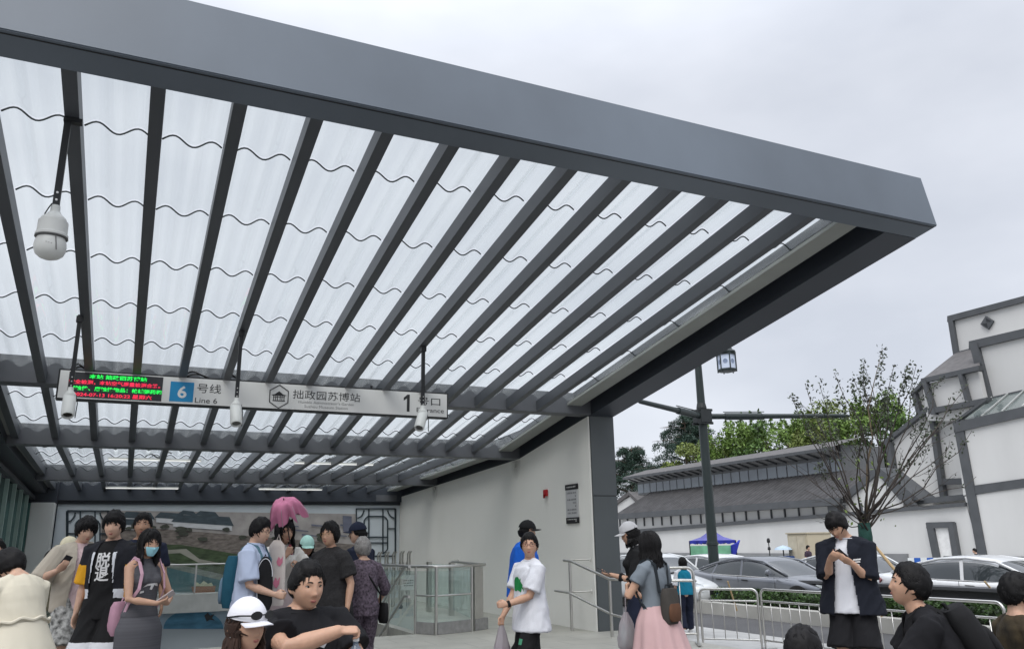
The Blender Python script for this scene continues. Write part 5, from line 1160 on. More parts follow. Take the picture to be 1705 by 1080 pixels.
def person(label, px, py, D, zg, face, sex='m', skin='b', lean=0, twist=0, hyaw=0, hpitch=0, hroll=0, wide=1., R_=None, L_=None, walk=0., hair=None, wear=(), group=None, vox=None, headk=1., hunch=0.):
    r = P(); pr = r
    top = atd(px, py, D); toc = V3((-top.x, -top.y, 0)).normalized(); rt = V3((CR.x, CR.y, 0)).normalized(); rt = (rt-toc*rt.dot(toc)).normalized()
    fv = toc*math.cos(R(face))+rt*math.sin(R(face)); rz = math.atan2(-fv.x, fv.y)
    # unit body, 1.75 tall
    pel = V3((0, 0, .94)); T0 = Matrix.Translation(pel) @ Matrix.Rotation(R(twist), 4, 'Z') @ Matrix.Rotation(-R(lean), 4, 'X')
    neck = T0 @ V3((0, -.008, .535)); Rh = Matrix.Rotation(R(twist+hyaw), 4, 'Z') @ Matrix.Rotation(-R(lean*.75), 4, 'X')
    hc_ = neck+(Rh.to_3x3() @ V3((0, .016, .012-hunch)))
    Mh0 = Matrix.Translation(hc_) @ Matrix.Rotation(R(twist+hyaw), 4, 'Z') @ Matrix.Rotation(-R(hpitch), 4, 'X') @ Matrix.Rotation(R(hroll), 4, 'Y') @ Matrix.Translation(V3((0, .018, .108*headk))) @ Matrix.Scale(headk, 4)
    tops = [Mh0 @ hs(uvdir(a, e)) for a in np.linspace(0, 6.28, 12) for e in np.linspace(-.3, 1.57, 8)]
    ht = max(tops, key=lambda p: p.z); s = (top.z-zg)/(ht.z+.018); r.s = s
    hx = (Mh0 @ V3((0, 0, .06)))*s
    root = bpy.data.objects.new('person', None); COL.objects.link(root); root.rotation_euler = (0, 0, rz); root.empty_display_size = .2
    root.location = V3((top.x, top.y, zg))-(Matrix.Rotation(rz, 3, 'Z') @ V3((hx.x, hx.y, 0))); tag(root, label, 'person', group)
    S = Matrix.Scale(s, 4); r.root = root; r.T = S @ T0 @ Matrix.Scale(1, 4); r.Mh = S @ Mh0; T = T0; r.T0 = T0
    vox = vox or (.0065 if D < 6.6 else .009)
    rng = np.random.default_rng(int(px*7+py))
    def link(name, me, mats, parent=None):
        me.name = name
        me.materials.clear()
        for mm in (mats if isinstance(mats, (list, tuple)) else [mats]): me.materials.append(mm)
        o = bpy.data.objects.new(name, me); COL.objects.link(o); o.parent = parent or root; return o
    def raw(name, m, mats, parent=None, smooth=True, scaled=False):
        me = bpy.data.meshes.new(name); me.from_pydata([tuple(V3(p)*(1 if scaled else s)) for p in m.v], [], m.f)
        b = bmesh.new(); b.from_mesh(me); bmesh.ops.recalc_face_normals(b, faces=b.faces); b.to_mesh(me); b.free()
        if smooth: me.polygons.foreach_set('use_smooth', [True]*len(me.polygons)); me.set_sharp_from_angle(angle=R(50))
        return link(name, me, mats, parent)
    r.raw = raw; r.link = link
    tab = [(z, rx*wide, ry*wide**1.3, yo) for z, rx, ry, yo in TR[sex]]
    def tring(z, rx, ry, yo): return (T @ V3((0, yo, z)), T.to_3x3() @ V3((rx, 0, 0)), T.to_3x3() @ V3((0, ry, 0)))
    def tint(z):
        zz = [t[0] for t in tab]; return [float(np.interp(z, zz, [t[i] for t in tab])) for i in (1, 2, 3)]
    # joints
    J = {}
    for sd, nm in ((1, 'R'), (-1, 'L')):
        Sx = SHX[sex]*wide**.6; sh = T @ V3((sd*Sx, -.004, .435)); spec = (R_ if nm == 'R' else L_) or {}
        tg = V3(spec.get('to', tuple(T @ V3((sd*(Sx+.075), .03, -.10)))))
        el, wr = ik(sh, tg, .295, .250, spec.get('pole', (sd*.5, -1, -.1)))
        hip = V3((sd*.088*wide, -.005, .91)); ft = V3((sd*.10, sd*walk*.5, .075+max(0, -sd*walk)*.08))
        kn, an = ik(hip, ft, .435, .425, (sd*.1, 1, 0))
        J[nm] = dict(sh=sh, el=el, wr=wr, hip=hip, kn=kn, an=an, spec=spec, sd=sd, root=T @ V3((sd*.09, -.005, .435)))
    r.J = J
    # ---- body: one continuous skin
    m = MB()
    ell_loft(m, [tring(*t) for t in tab], 20)
    nr = .053 if sex == 'm' else .045
    limb_loft(m, [T @ V3((0, -.012, .47)), neck, Mh0 @ V3((0, -.018, -.045))], [(nr*1.15, nr*1.15), (nr, nr*1.05), (nr, nr*1.08)], n=14)
    head_mesh(m, Mh0)
    for sd in (-1, 1): limb_loft(m, [T @ V3((sd*.02, -.02, .535)), T @ V3((sd*.08, -.02, .490)), T @ V3((sd*SHX[sex]*.9, -.012, .448))], [(.030, .034), (.034, .04), (.040, .042)], hint=(0, 1, 0), n=10)
    ak = wide**.7*(1. if sex == 'm' else .86)
    for nm in 'RL':
        j = J[nm]; mid = j['sh'].lerp(j['el'], .5); fm = j['el'].lerp(j['wr'], .3)
        limb_loft(m, [j['root'], j['sh'], mid, j['el'], fm, j['wr']], [.062*ak, .056*ak, .049*ak, .040*ak, .042*ak, .0265*ak], n=14)
        sp = j['spec']; hd = V3(sp.get('hd', (j['wr']-j['el']).normalized()+V3((0, 0, -.15 if not sp else 0)))); hn = V3(sp.get('pn', (-j['sd'], .15, 0)))
        hand(m, j['wr'], hd, hn, j['sd'], sp.get('pose', 'relax'), .95 if sex == 'm' else .86); hd.normalize(); j['grip'] = j['wr']+hd*.085+(hn-hd*hn.dot(hd)).normalized()*.03; j['hd'] = hd; j['pn'] = (hn-hd*hn.dot(hd)).normalized()
        lk = wide**.6
        limb_loft(m, [j['hip'], j['hip'].lerp(j['kn'], .5), j['kn'], j['kn'].lerp(j['an'], .3), j['kn'].lerp(j['an'], .7), j['an']], [.088*lk, .074*lk, .055*lk, .057*lk, .043*lk, .036], n=14)
        limb_loft(m, [j['an']+V3((0, -.03, -.03)), j['an']+V3((0, .06, -.042)), j['an']+V3((j['sd']*.012, .14, -.052))], [(.036, .036), (.042, .03), (.036, .02)], hint=(0, 0, 1), n=12)
    if sex == 'f':
        for sd in (-1, 1): ell_loft(m, [(T @ V3((sd*.066, .085+q*.045, .325-.004*q)), T.to_3x3() @ V3((.058*w, 0, 0)), T.to_3x3() @ V3((0, 0, .056*w))) for q, w in ((-1, .8), (-.3, 1), (.3, .85), (.8, .55), (1, .2))], 14)
    body = remeshed(m, vox, 3); body.transform(S); link('body', body, skinmat(skin))
    # ---- face
    for sd in (-1, 1):
        mm = MB(); c = hs(V3((sd*.40, .9, .075)).normalized()); n_ = 12; ex = V3((1, -sd*.32, .06*sd)).normalized(); ez = V3((0, .05, 1)); out = V3((sd*.3, 1, 0)).normalized()
        for (a, b_, o_) in ((.0135, .0058, .003), (.0058, .0056, .0042)):
            k0 = len(mm.v); mm.add([Mh0 @ (c+out*(o_+.001))]+[Mh0 @ (c+ex*a*math.cos(t)+ez*b_*math.sin(t)*(1 if math.sin(t) > 0 else .8)+out*o_*(.6 if a > .01 else 1)) for t in np.linspace(0, 2*math.pi, n_, endpoint=False)], [(0, 1+k, 1+(k+1) % n_) for k in range(n_)])
        eo = raw('eye', mm, [eye_w, eye_i]); 
        for i, p in enumerate(eo.data.polygons): p.material_index = 1 if i >= n_ else 0
        up_ = MB(); up_.tube([Mh0 @ (c+ex*a*.0145+ez*(.0062-.0045*a*a)+out*.003) for a in np.linspace(-1, 1, 6)], .0016*headk, 5); raw('eyelid', up_, hairmat('black'))
        bm_ = MB(); bm_.tube([Mh0 @ (hs(V3((sd*(.17+.42*f), .9, .235+.05*math.sin(2.4*f))).normalized())*1.012) for f in np.linspace(0, 1, 6)], [.0026, .0036, .0036, .003, .0022, .001], 5); raw('eyebrow', bm_, hairmat('black'))
    lp_ = MB()
    for zz, ww in ((-.525, .0042), (-.60, .0046)): lp_.tube([Mh0 @ (hs(V3((.25*f, .87, zz+.02*abs(f))).normalized())*1.005) for f in np.linspace(-1, 1, 7)], [.001, ww*.8, ww, ww*.92, ww, ww*.8, .001], 6)
    raw('lips', lp_, lipm)
    # ---- hair
    if hair:
        h = dict(hair); colr = h.pop('col', 'black'); hm = hair_mesh(Mh0, h.pop('style', 'short'), h.pop('th', .022), rng, **h); r.hair = raw('hair', hm, hairmat(colr))
    # ---- clothes
    r.c = {}
    for w in wear:
        w = dict(w); kind = w.pop('k'); mt = w.pop('m'); nm = w.pop('n', kind); e_ = w.get('e', .014); m = MB()
        if kind in ('top', 'jacket', 'dress'):
            hem = w.get('hem', -.06); zz = [hem+(.50-hem)*f for f in np.linspace(0, 1, 11)]
            rg = []
            for z in zz:
                rx, ry, yo = tint(max(z, -.045)); flare = w.get('flare', 0)*max(0, (.2-z))
                loose = w.get('loose', 0); lk_ = loose*(1 if z < .36 else 1-.55*(z-.36)/.14); rx = max(rx, tint(.36)[0]*lk_); ry = max(ry, tint(.33)[1]*lk_)
                taper = 1 if z < .44 else 1-.12*(z-.44)/.06
                rg.append(tring(z, (rx+e_+flare)*taper, (ry+e_+flare*.8)*taper, yo))
            rx, ry, yo = tint(.508); nk = w.get('neck', .012); rg.append(tring(.505, rx+nk, ry+nk, yo)); rg.append(tring(.520, rx*.8+nk*.6, ry*.8+nk*.6, yo))
            ell_loft(m, rg, 26)
            if sex == 'f':
                for sd in (-1, 1): ell_loft(m, [(T @ V3((sd*.064, .085+e_+q*.042, .325)), T.to_3x3() @ V3((.062*q2, 0, 0)), T.to_3x3() @ V3((0, 0, .062*q2))) for q, q2 in ((-1, .8), (-.3, 1), (.3, .85), (.8, .55), (1, .2))], 14)
            if w.get('sleeve', .6) > 0:
                for sd in (-1, 1): limb_loft(m, [T @ V3((sd*.055, -.02, .500)), T @ V3((sd*.09, -.02, .482)), T @ V3((sd*SHX[sex]*.9, -.012, .448))], [(.026+e_*.4, .034+e_*.5), (.033+e_*.5, .04+e_*.6), (.042+e_*.5, .044+e_*.6)], n=10)
            sl_ = w.get('sleeve', .6); sr = w.get('sr', .070)*ak
            if sl_ > 0:
                for q in 'RL':
                    j = J[q]; pts = [j['root'], j['sh']]; rr = [.066*ak+e_*.6, .064*ak+e_*.6]
                    if sl_ <= 1: pts.append(j['sh'].lerp(j['el'], sl_)); rr.append(sr+e_*.5)
                    else: pts += [j['el'], j['el'].lerp(j['wr'], sl_-1)]; rr += [.055*ak+e_*.5, .046*ak+e_*.4]
                    limb_loft(m, pts, rr, n=16, round_ends=False)
            else:
                for q in 'RL': j = J[q]; limb_loft(m, [T @ V3((j['sd']*.07, -.01, .475)), T @ V3((j['sd']*.125, -.005, .45)), T @ V3((j['sd']*.13, 0, .36))], [.03, .045, .04], n=12)
        elif kind in ('trousers', 'shorts'):
            ln = w.get('len', 1.); lr = w.get('lr', .085)
            ell_loft(m, [tring(z, tint(z)[0]+e_*q, tint(z)[1]+e_*q, tint(z)[2]) for z, q in ((-.06, 1), (0, .7), (.05, .4), (.10, .3))], 22)
            for q in 'RL':
                j = J[q]; 
                if ln <= 1: limb_loft(m, [j['hip']+V3((0, 0, .03)), j['hip'].lerp(j['kn'], .5*ln), j['hip'].lerp(j['kn'], ln)], [.092*wide+e_, .090*wide+e_, lr+e_], n=18, round_ends=False)
                else: limb_loft(m, [j['hip']+V3((0, 0, .03)), j['hip'].lerp(j['kn'], .5), j['kn'], j['kn'].lerp(j['an'], .5), j['kn'].lerp(j['an'], ln-1)], [.092*wide+e_, .082*wide+e_, .066+e_, .06+e_, lr*.7+e_], n=18, round_ends=False)
        elif kind == 'skirt':
            z0, z1, fl, pl, rip = w.get('z0', .13), w.get('z1', .25), w.get('flare', .16), w.get('pleats', 11), w.get('ripple', .07)
            n_ = 96; rows = 16; vs = []
            b0 = T @ V3((0, 0, z0)); rx, ry, yo = tint(z0)
            for i in range(rows+1):
                f = i/rows; hipx = max(0, 1-abs(f-.22)/.3)
                for k in range(n_):
                    a = 2*math.pi*k/n_; rr = 1+rip*f**.8*math.sin(pl*a+.8*math.sin(3*a)+1.1*f)+.03*f*math.sin(5*a+2)
                    X = (rx+e_+.045*min(1, f*5)+fl*f)*math.cos(a)*rr; Y = (ry+e_+.045*min(1, f*5)+fl*f)*math.sin(a)*rr
                    p0 = T @ V3((X*.98, Y*.98+yo, z0)) if i == 0 else None
                    c = V3((b0.x*(1-f)+w.get('dx', 0)*f, b0.y*(1-f)+w.get('dy', 0)*f, b0.z+(z1-b0.z)*f)); vs.append(p0 or (c+V3((X, Y, 0))))
            m.add(vs, [(i*n_+k, i*n_+(k+1) % n_, (i+1)*n_+(k+1) % n_, (i+1)*n_+k) for i in range(rows) for k in range(n_)])
            r.c[nm] = raw(nm, m, mt); continue
        me = remeshed(m, max(vox, .008), w.get('sm', 4)); wrinkle(me, w.get('wr', .007)*1.5, w.get('ws', (8, 8, 6)), px*.37); me.transform(S)
        if kind == 'jacket':
            Ti = r.T.inverted(); op = w.get('open', .07); b = bmesh.new(); b.from_mesh(me)
            kill = [f for f in b.faces for q in [Ti @ f.calc_center_median()] if q.y > .02 and abs(q.x-w.get('ox', 0)) < op+w.get('ok', .0)*max(0, .45-q.z) and q.z < .56]
            bmesh.ops.delete(b, geom=kill, context='FACES'); b.to_mesh(me); b.free()
        o = link(nm, me, mt); r.c[nm] = o
        if w.get('split'):           # colour zones in torso space: list of (function, material slot)
            Ti = r.T.inverted()
            for p in o.data.polygons:
                q = Ti @ p.center
                p.material_index = w['split'](q, p.center/s, r)
        if w.get('rib'):             # neck rib
            rx, ry, yo = tint(.508); nk = w.get('neck', .012); mm = MB(); mm.tube([T @ V3(((rx+nk)*.96*math.cos(a), (ry+nk)*.96*math.sin(a)+yo, .508+.004*math.sin(a))) for a in np.linspace(0, 2*math.pi, 25)], .006, 6); raw('neckband', mm, w['rib'], o)
    # shoes
    for nm in 'RL':
        j = J[nm]; m = MB(); a = j['an']; limb_loft(m, [a+V3((0, -.045, -.030)), a+V3((0, .02, -.030)), a+V3((j['sd']*.006, .10, -.042)), a+V3((j['sd']*.012, .165, -.050))], [(.044, .046), (.046, .05), (.048, .036), (.038, .024)], hint=(0, 0, 1), n=14)
        raw('shoe', m, MATS.get('shoe white') or pm('shoe white', (.5, .5, .5), .6))
    r.W = lambda p: (Matrix.Translation(root.location) @ Matrix.Rotation(rz, 4, 'Z')) @ (V3(p)*s)       # unit body -> world
    r.rz = rz
    return r
# ------------------------------------------------------------------ worn things
def cap(r, m, brim_m=None, back=False, tilt=-.12, sc=1.0, band=None, name='cap'):
    M = r.Mh @ Matrix.Rotation(tilt, 4, 'X'); mm = MB(); na, ne = 36, 12; vs = []
    for j in range(ne+1):
        el = .12+(math.pi/2-.12)*j/ne
        for k in range(na):
            u = uvdir(2*math.pi*k/na, el); p = hs(V3((u.x, min(u.y, .999), u.z))); q = V3((.078*u.x*1.14, .098*u.y*1.14, .118*u.z*.98+.028)); q *= 1+.012*abs(math.sin(3*2*math.pi*k/na))*(1-j/ne); vs.append(M @ (q*sc))
    mm.add(vs, [(j*na+k, j*na+(k+1) % na, (j+1)*na+(k+1) % na, (j+1)*na+k) for j in range(ne) for k in range(na)])
    mm.lathe(M @ (V3((0, 0, .1435))*sc), [(.0, .004*r.s), (.009*r.s, .002*r.s), (.009*r.s, -.002*r.s), (0, -.003*r.s)], 10)
    co = r.raw(name, mm, m, scaled=True)
    b = MB(); n = 18; L_ = .080; y0 = .098; L_ = .068; sgn_ = -1 if back else 1; rows = []
    for i in range(5):
        f = i/4; row = []
        for k in range(n+1):
            a = -1.08+2.16*k/n; x = math.sin(a)*.087*(1-.06*f); y = math.cos(a)*(.110)+f*L_*math.cos(a*.95); z = .047-.030*(x/.086)**2*(.6+.6*f)-.002*f; row.append(V3((x, sgn_*y, z)))
        rows.append(row)
    vs = [M @ (p*sc) for row in rows for p in row]+[M @ ((p-V3((0, 0, .004)))*sc) for row in rows for p in row]; o = 5*(n+1)
    fs = [(i*(n+1)+k, i*(n+1)+k+1, (i+1)*(n+1)+k+1, (i+1)*(n+1)+k) for i in range(4) for k in range(n)]
    fs += [tuple(o+q for q in f[::-1]) for f in fs]+[(4*(n+1)+k, 4*(n+1)+k+1, o+4*(n+1)+k+1, o+4*(n+1)+k) for k in range(n)]
    b.add(vs, fs); r.raw('brim', b, brim_m or m, co, scaled=True); return co
def glasses(r, m=None, up=0.): 
    m = m or pm('glasses frame', (.05, .03, .03), .3); mm = MB(); M = r.Mh
    for sd in (-1, 1):
        mm.tube([M @ V3((sd*.033+.024*math.cos(a), .096+.004-abs(math.cos(a))*.002, .008+.017*math.sin(a)+up)) for a in np.linspace(0, 2*math.pi, 17)], .0018, 5)
        mm.tube([M @ V3((sd*.057, .096, .012+up)), M @ V3((sd*.074, .05, .012+up)), M @ V3((sd*.078, -.01, .006+up))], .0017, 5)
    mm.tube([M @ V3((-.009, .102, .010+up)), M @ V3((.009, .102, .010+up))], .0017, 5); return r.raw('glasses', mm, m, scaled=True)
def wobj(name, mb, m, parent, **k): return obj(name, mb, m, parent, **k)
def phone(r, nm, label, colr=None, tilt=(0, 0, 0)):
    j = r.J[nm]; g = r.W(j['grip']); Rz = Matrix.Rotation(r.rz, 3, 'Z'); up = (Rz @ (j['hd']*.8+V3((0, .1, .35)))).normalized(); nn = (Rz @ V3((0, -1, .8))); nn = (nn-up*nn.dot(up)).normalized(); x = up.cross(nn)
    t = thing('phone', label, 'phone', tuple(g)); 
    def bx(hw, hh, d0, d1): return MB().prism([g+x*a*hw+up*b*hh+nn*d0 for a, b in ((-1, -1), (1, -1), (1, 1), (-1, 1))], nn*(d1-d0))
    obj('phone_body', bx(.036, .077, -.004, .0035), colr or pm('phone shell', (.03, .03, .035), .3), t, bevel=.002); obj('screen', bx(.033, .072, .0036, .0042), pm('phone screen', (.02, .025, .03), .08), t); return t
def rounded(c, ax, ay, az, bev=.3, rows=((0, .72), (.15, .92), (.5, 1), (.85, .92), (1, .72))):
    """soft box lofted along az; ax, ay half extents"""
    m = MB(); n = 20; rings = []
    vs = []
    for f, k in rows:
        p = c+az*(2*f-1)
        for i in range(n):
            a = 2*math.pi*i/n; ca, sa = math.cos(a), math.sin(a); q = (abs(ca)**3+abs(sa)**3)**(-1/3); vs.append(p+ax*ca*q*k+ay*sa*q*k)
    R_n = len(rows); m.add(vs, [(i*n+k, i*n+(k+1) % n, (i+1)*n+(k+1) % n, (i+1)*n+k) for i in range(R_n-1) for k in range(n)]+[tuple(range(n-1, -1, -1)), tuple(range((R_n-1)*n, R_n*n))]); return m
def backpack(r, label, m1, m2, sm, w=.15, h=.22, d=.075, z=.22, straps=True, name='backpack', off=0., x=0., cat='backpack'):
    T = r.T0; Rz = Matrix.Rotation(r.rz, 3, 'Z'); s = r.s
    def wv(v): return (Rz @ (T.to_3x3() @ V3(v)))*s
    c = r.W(T @ V3((x, -.115-d-off, z))); t = thing(name, label, cat, tuple(c))
    o = obj('pack', rounded(c, wv((w, 0, 0)), wv((0, d, 0)), wv((0, 0, h))), m1, t, smooth=R(60))
    obj('front_pocket', rounded(c+wv((0, -d*.9, -h*.35)), wv((w*.8, 0, 0)), wv((0, d*.38, 0)), wv((0, 0, h*.5))), m2, t, smooth=R(60))
    obj('top_handle', MB().tube([c+wv((-.04, d*.3, h)), c+wv((-.03, d*.3, h+.03)), c+wv((.03, d*.3, h+.03)), c+wv((.04, d*.3, h))], .007, 6), sm, t)
    if straps:
        for sd in (-1, 1):
            pts = [(sd*.075, -.115, z+h*.75), (sd*.095, -.095, .475), (sd*.105, -.02, .525), (sd*.11, .065, .50), (sd*.118, .135, .38), (sd*.135, .135, .25), (sd*.165, .04, .12), (sd*.15, -.10, z-h*.7)]
            P_ = [r.W(T @ V3(p)) for p in pts]; m = MB()
            for i in range(len(P_)-1): m.bar(P_[i], P_[i+1]+(P_[i+1]-P_[i])*.04,   .028*s, .010, up=tuple((P_[i]-r.W(T @ V3((0, 0, pts[i][2]))))))
            obj('strap', m, sm, t)
    return t

# ------------------------------------------------------------------ the crowd
SHORT = dict(style='short', th=.017, n_str=190, strand=.42, r0=.0075)
MESSY = dict(style='bang', th=.028, n_str=230, strand=.55, r0=.009, messy=.4)
BOBH = dict(style='part', th=.03, n_str=160, strand=.6)
def LONG(l, th=.022, **k): return dict(style='part', th=th, n_str=120, strand=.7, long=l, **k)
black_c = cloth('black', (.012, .012, .013), .15); navy_c = cloth('navy', (.014, .018, .035), .15); white_c = cloth('white', (.62, .63, .66), .04); cream_c = cloth('cream', (.56, .52, .42), .06, 5)
# 1 woman in the cream dress, stooping, back to the camera
cream_t = cloth('cream tier', (.58, .54, .44), .06, 5)
p = person('woman in a long cream tiered dress bending over, back turned, at the left edge', 14, 915, 5.3, .1, -148, 'f', 'b', lean=17, hpitch=46, hunch=.02, wide=1.12, hair=BOBH,
    R_=dict(to=(.16, .34, .86), hd=(0, .5, -1)), L_=dict(to=(-.22, .22, .82), hd=(0, .2, -1)),
    wear=(dict(k='dress', m=cream_c, n='bodice', hem=.10, sleeve=.55, e=.022, sr=.08, loose=1.0, wr=.006), dict(k='skirt', m=cream_t, n='skirt', z0=.15, z1=.22, flare=.15, pleats=13, ripple=.03, e=.055, dy=.02)))
sk = p.c['skirt']; skv = [v.co.copy() for v in sk.data.vertices]
for row in (4, 8, 12):
    mm = MB(); mm.tube([(skv[row*96+k % 96])/p.s for k in range(0, 97, 2)], .008, 6); p.raw('tier_seam', mm, cloth('cream seam', (.42, .38, .29)), p.c['skirt'])
mm = MB(); mm.tube([p.T0 @ V3(((.150*1.12+.045)*math.cos(a), (.108*1.12+.04)*math.sin(a)+.0, .17+.01*math.sin(9*a))) for a in np.linspace(0, 2*math.pi, 73)], .011, 6); p.raw('waist_frill', mm, cream_t, p.c['bodice'])
# 2 head at the very edge
person('dark haired person in a pink top cut off by the left edge of the photo', -6, 898, 7.0, .1, 20, 'f', 'b', hair=BOBH, wear=(dict(k='top', m=cloth('pink top', (.45, .20, .26)), sleeve=.6), dict(k='trousers', m=cloth('denim', (.05, .10, .20)), len=1.95)))
# 3 woman in olive stripes
ol = cloth('olive stripes', (.13, .12, .08), .5, 1.2, stretch=(.2, .2, 22))
person('smiling woman with long dark hair in an olive striped top near the white pillar', 88, 916, 9.3, .1, 10, 'f', 'c', hair=LONG(.16), wear=(dict(k='top', m=ol, sleeve=.6, hem=-.02), dict(k='trousers', m=cloth('grey green trousers', (.10, .12, .10)), len=1.9)))
# 4 cream cap
p = person('person in a cream cap standing behind the man in the beige shirt', 117, 893, 9.7, .1, -65, 'f', 'b', hair=LONG(.10, capped=True), wear=(dict(k='top', m=cloth('dark olive', (.06, .06, .05)), sleeve=1.4), dict(k='trousers', m=black_c, len=1.95)))
cap(p, cloth('cream cap', (.62, .57, .42), .04))
# 5 young man with messy hair, beige open shirt, printed shorts
prn = pm('cloth black and white print', (.30, .30, .29), .9, 0, .95, 24, .2, 200)
p = person('young man in an open beige shirt and printed shorts reading his phone', 148, 860, 8.2, .1, 14, 'm', 'b', hyaw=6, hpitch=16, hroll=-4, hair=MESSY,
    R_=dict(to=(.25, .26, 1.21), pole=(.7, -.3, -1), hd=(-.45, .35, .55), pn=(-.3, -.6, .6), pose='phone'),
    wear=(dict(k='top', m=cloth('pale pink', (.58, .44, .45), .05), n='tee', sleeve=.3, hem=-.10, loose=1.0), dict(k='shorts', m=prn, n='shorts', len=.95, lr=.10, e=.02), dict(k='jacket', m=cloth('beige shirt', (.40, .36, .30), .06), n='open_shirt', sleeve=1.0, e=.034, loose=1.05, hem=-.12, open=.055, ok=.10, sr=.082, wr=.009)))
phone(p, 'R', 'dark phone held up by the man in the beige shirt')
# 6 tall man in the black, yellow and white jacket
jk = [cloth('jacket black', (.016, .017, .022)), cloth('jacket yellow', (.62, .31, .02), .06), cloth('jacket white', (.60, .62, .66), .04)]
def jsplit(q, c, r):
    if abs(q.x) > .188 or False:
        el = min((c-r.J['R']['el']).length, (c-r.J['L']['el']).length); sh = min((c-r.J['R']['sh']).length, (c-r.J['L']['sh']).length)
        return 0 if sh < .155 else 1
    if q.y > -.02 and abs(q.x) < .112 and q.z < .42: return 2
    return 0 if q.z > .10 else 2
p = person('tall man in a black jacket with yellow sleeves over a black printed tee', 192, 850, 7.6, .1, -30, 'm', 'b', hyaw=16, hpitch=8, hair=dict(style='bang', th=.026, n_str=180, strand=.45), L_=dict(to=(-.24, .10, .86), hd=(0, .1, -1)),
    wear=(dict(k='top', m=black_c, n='long_tee', sleeve=.3, hem=-.16, loose=.97, e=.014, flare=.10), dict(k='shorts', m=[black_c, white_c], n='shorts', len=.98, lr=.12, e=.03, split=lambda q, c, r: 1 if c.z < .60 else 0),
          dict(k='jacket', m=jk, n='jacket', sleeve=1.0, sr=.080, e=.030, loose=1.0, hem=-.02, open=.080, ok=.10, split=jsplit, wr=.007)))
for s_, z in (('脱', .34), ('退', .22)):
    tm = text_mesh(s_, .135, 0, True); decal(p, p.c['long_tee'], tm, pm('white print', (.60, .60, .60), .7), .0, z*p.T0.to_scale().x)
# 7 man behind
person('short haired man in black looking over the shoulder of the tall man', 240, 852, 8.5, .1, -14, 'm', 'c', hyaw=8, hair=SHORT, wear=(dict(k='top', m=navy_c, n='tee', sleeve=.65, wide=1), dict(k='trousers', m=black_c, len=1.95)))
# 8 woman in grey dress with mask
gk = cloth('grey rib', (.085, .085, .095), .22, 1.0, stretch=(.4, .4, 60))
p = person('long haired woman in a grey sleeveless dress and a pale blue face mask', 252, 881, 7.0, .1, 36, 'f', 'a', twist=0, hyaw=-8, hpitch=10, hair=LONG(.15, back=.02),
    R_=dict(to=(.03, .27, 1.06), pole=(1, -.6, -.6), hd=(-.8, .35, .25), pn=(-.1, -.5, .8), pose='phone'), L_=dict(to=(-.10, .24, 1.05), pole=(-1, -.6, -.6), hd=(.7, .4, .2), pn=(.1, -.3, .8), pose='grip'),
    wear=(dict(k='dress', m=gk, n='tank_dress', hem=-.10, sleeve=0, e=.010, neck=.016, wr=.003), dict(k='skirt', m=gk, n='skirt_part', z0=.0, z1=.38, flare=-.01, pleats=5, ripple=.012, e=.012)))
mm = MB(); M = p.Mh; vs = [M @ (hs(uvdir(a, e))*1.05+V3((0, .006, 0))) for e in np.linspace(-.95, -.10, 7) for a in np.linspace(-.95, .95, 13)]
mm.add(vs, [(i*13+k, i*13+k+1, (i+1)*13+k+1, (i+1)*13+k) for i in range(6) for k in range(12)]); mk_ = p.raw('face_mask', mm, cloth('mask blue', (.30, .58, .66), .03), scaled=True)
for sd in (-1, 1):
    mm = MB(); mm.tube([M @ V3((sd*.066, .06, -.03)), M @ V3((sd*.076, .01, -.005)), M @ V3((sd*.079, -.02, .005))], .0016, 5); p.raw('ear_loop', mm, white_c, mk_, scaled=True)
lg = flat_poly([[(-.075, .0), (-.05, .03), (.05, .035), (.08, .005), (.055, .008), (.03, .02), (.012, -.025), (-.012, -.02), (-.004, .016), (-.04, .012)], [(-.09, -.055), (-.06, -.045), (-.062, -.028), (-.09, -.035)]])
decal(p, p.c['tank_dress'], lg, MATS['white print'], .0, .26)
phone(p, 'R', 'small phone held at the waist by the woman in the grey dress', pm('pale phone shell', (.45, .4, .4), .4))
pk_ = cloth('pink pack', (.42, .24, .31), .12)
backpack(p, 'small dusty pink backpack hanging low behind the grey dress', pk_, pk_, cloth('pink strap', (.48, .30, .37)), w=.13, h=.15, d=.07, z=-.02, x=.05)
# 9 man in the light blue shirt
lb = cloth('light blue shirt', (.42, .48, .62), .05)
p = person('man with glasses in a light blue short sleeved shirt facing right', 437, 861, 7.8, .1, 72, 'm', 'b', lean=3, hyaw=-12, hpitch=12, hair=dict(SHORT, th=.021),
    R_=dict(to=(.17, .30, 1.00), pole=(.4, -1, -.4), hd=(-.1, 1, -.15), pn=(-1, 0, 0), pose='grip'),
    wear=(dict(k='top', m=lb, n='shirt', sleeve=.85, sr=.085, e=.028, loose=1.05, hem=-.14, wr=.009), dict(k='trousers', m=navy_c, len=1.95)))
glasses(p)
mm = MB()
for sd in (-1, 1): mm.prism([p.T0 @ V3(q) for q in ((sd*.012, .075, .495), (sd*.075, .055, .525), (sd*.09, .07, .47), (sd*.045, .108, .44))], p.T0.to_3x3() @ V3((0, .012, .004)))
mm.tube([p.T0 @ V3((.078*math.cos(a), .072*math.sin(a)-.01, .525)) for a in np.linspace(-.6, math.pi+.6, 20)], .016, 8); p.raw('collar', mm, lb, p.c['shirt'])
backpack(p, 'large teal and grey backpack worn by the man in the light blue shirt', cloth('teal pack', (.018, .085, .13), .15), cloth('grey blue pocket', (.13, .20, .27), .15), cloth('teal strap', (.09, .17, .21)), w=.16, h=.24, d=.085, z=.17, off=-.03)
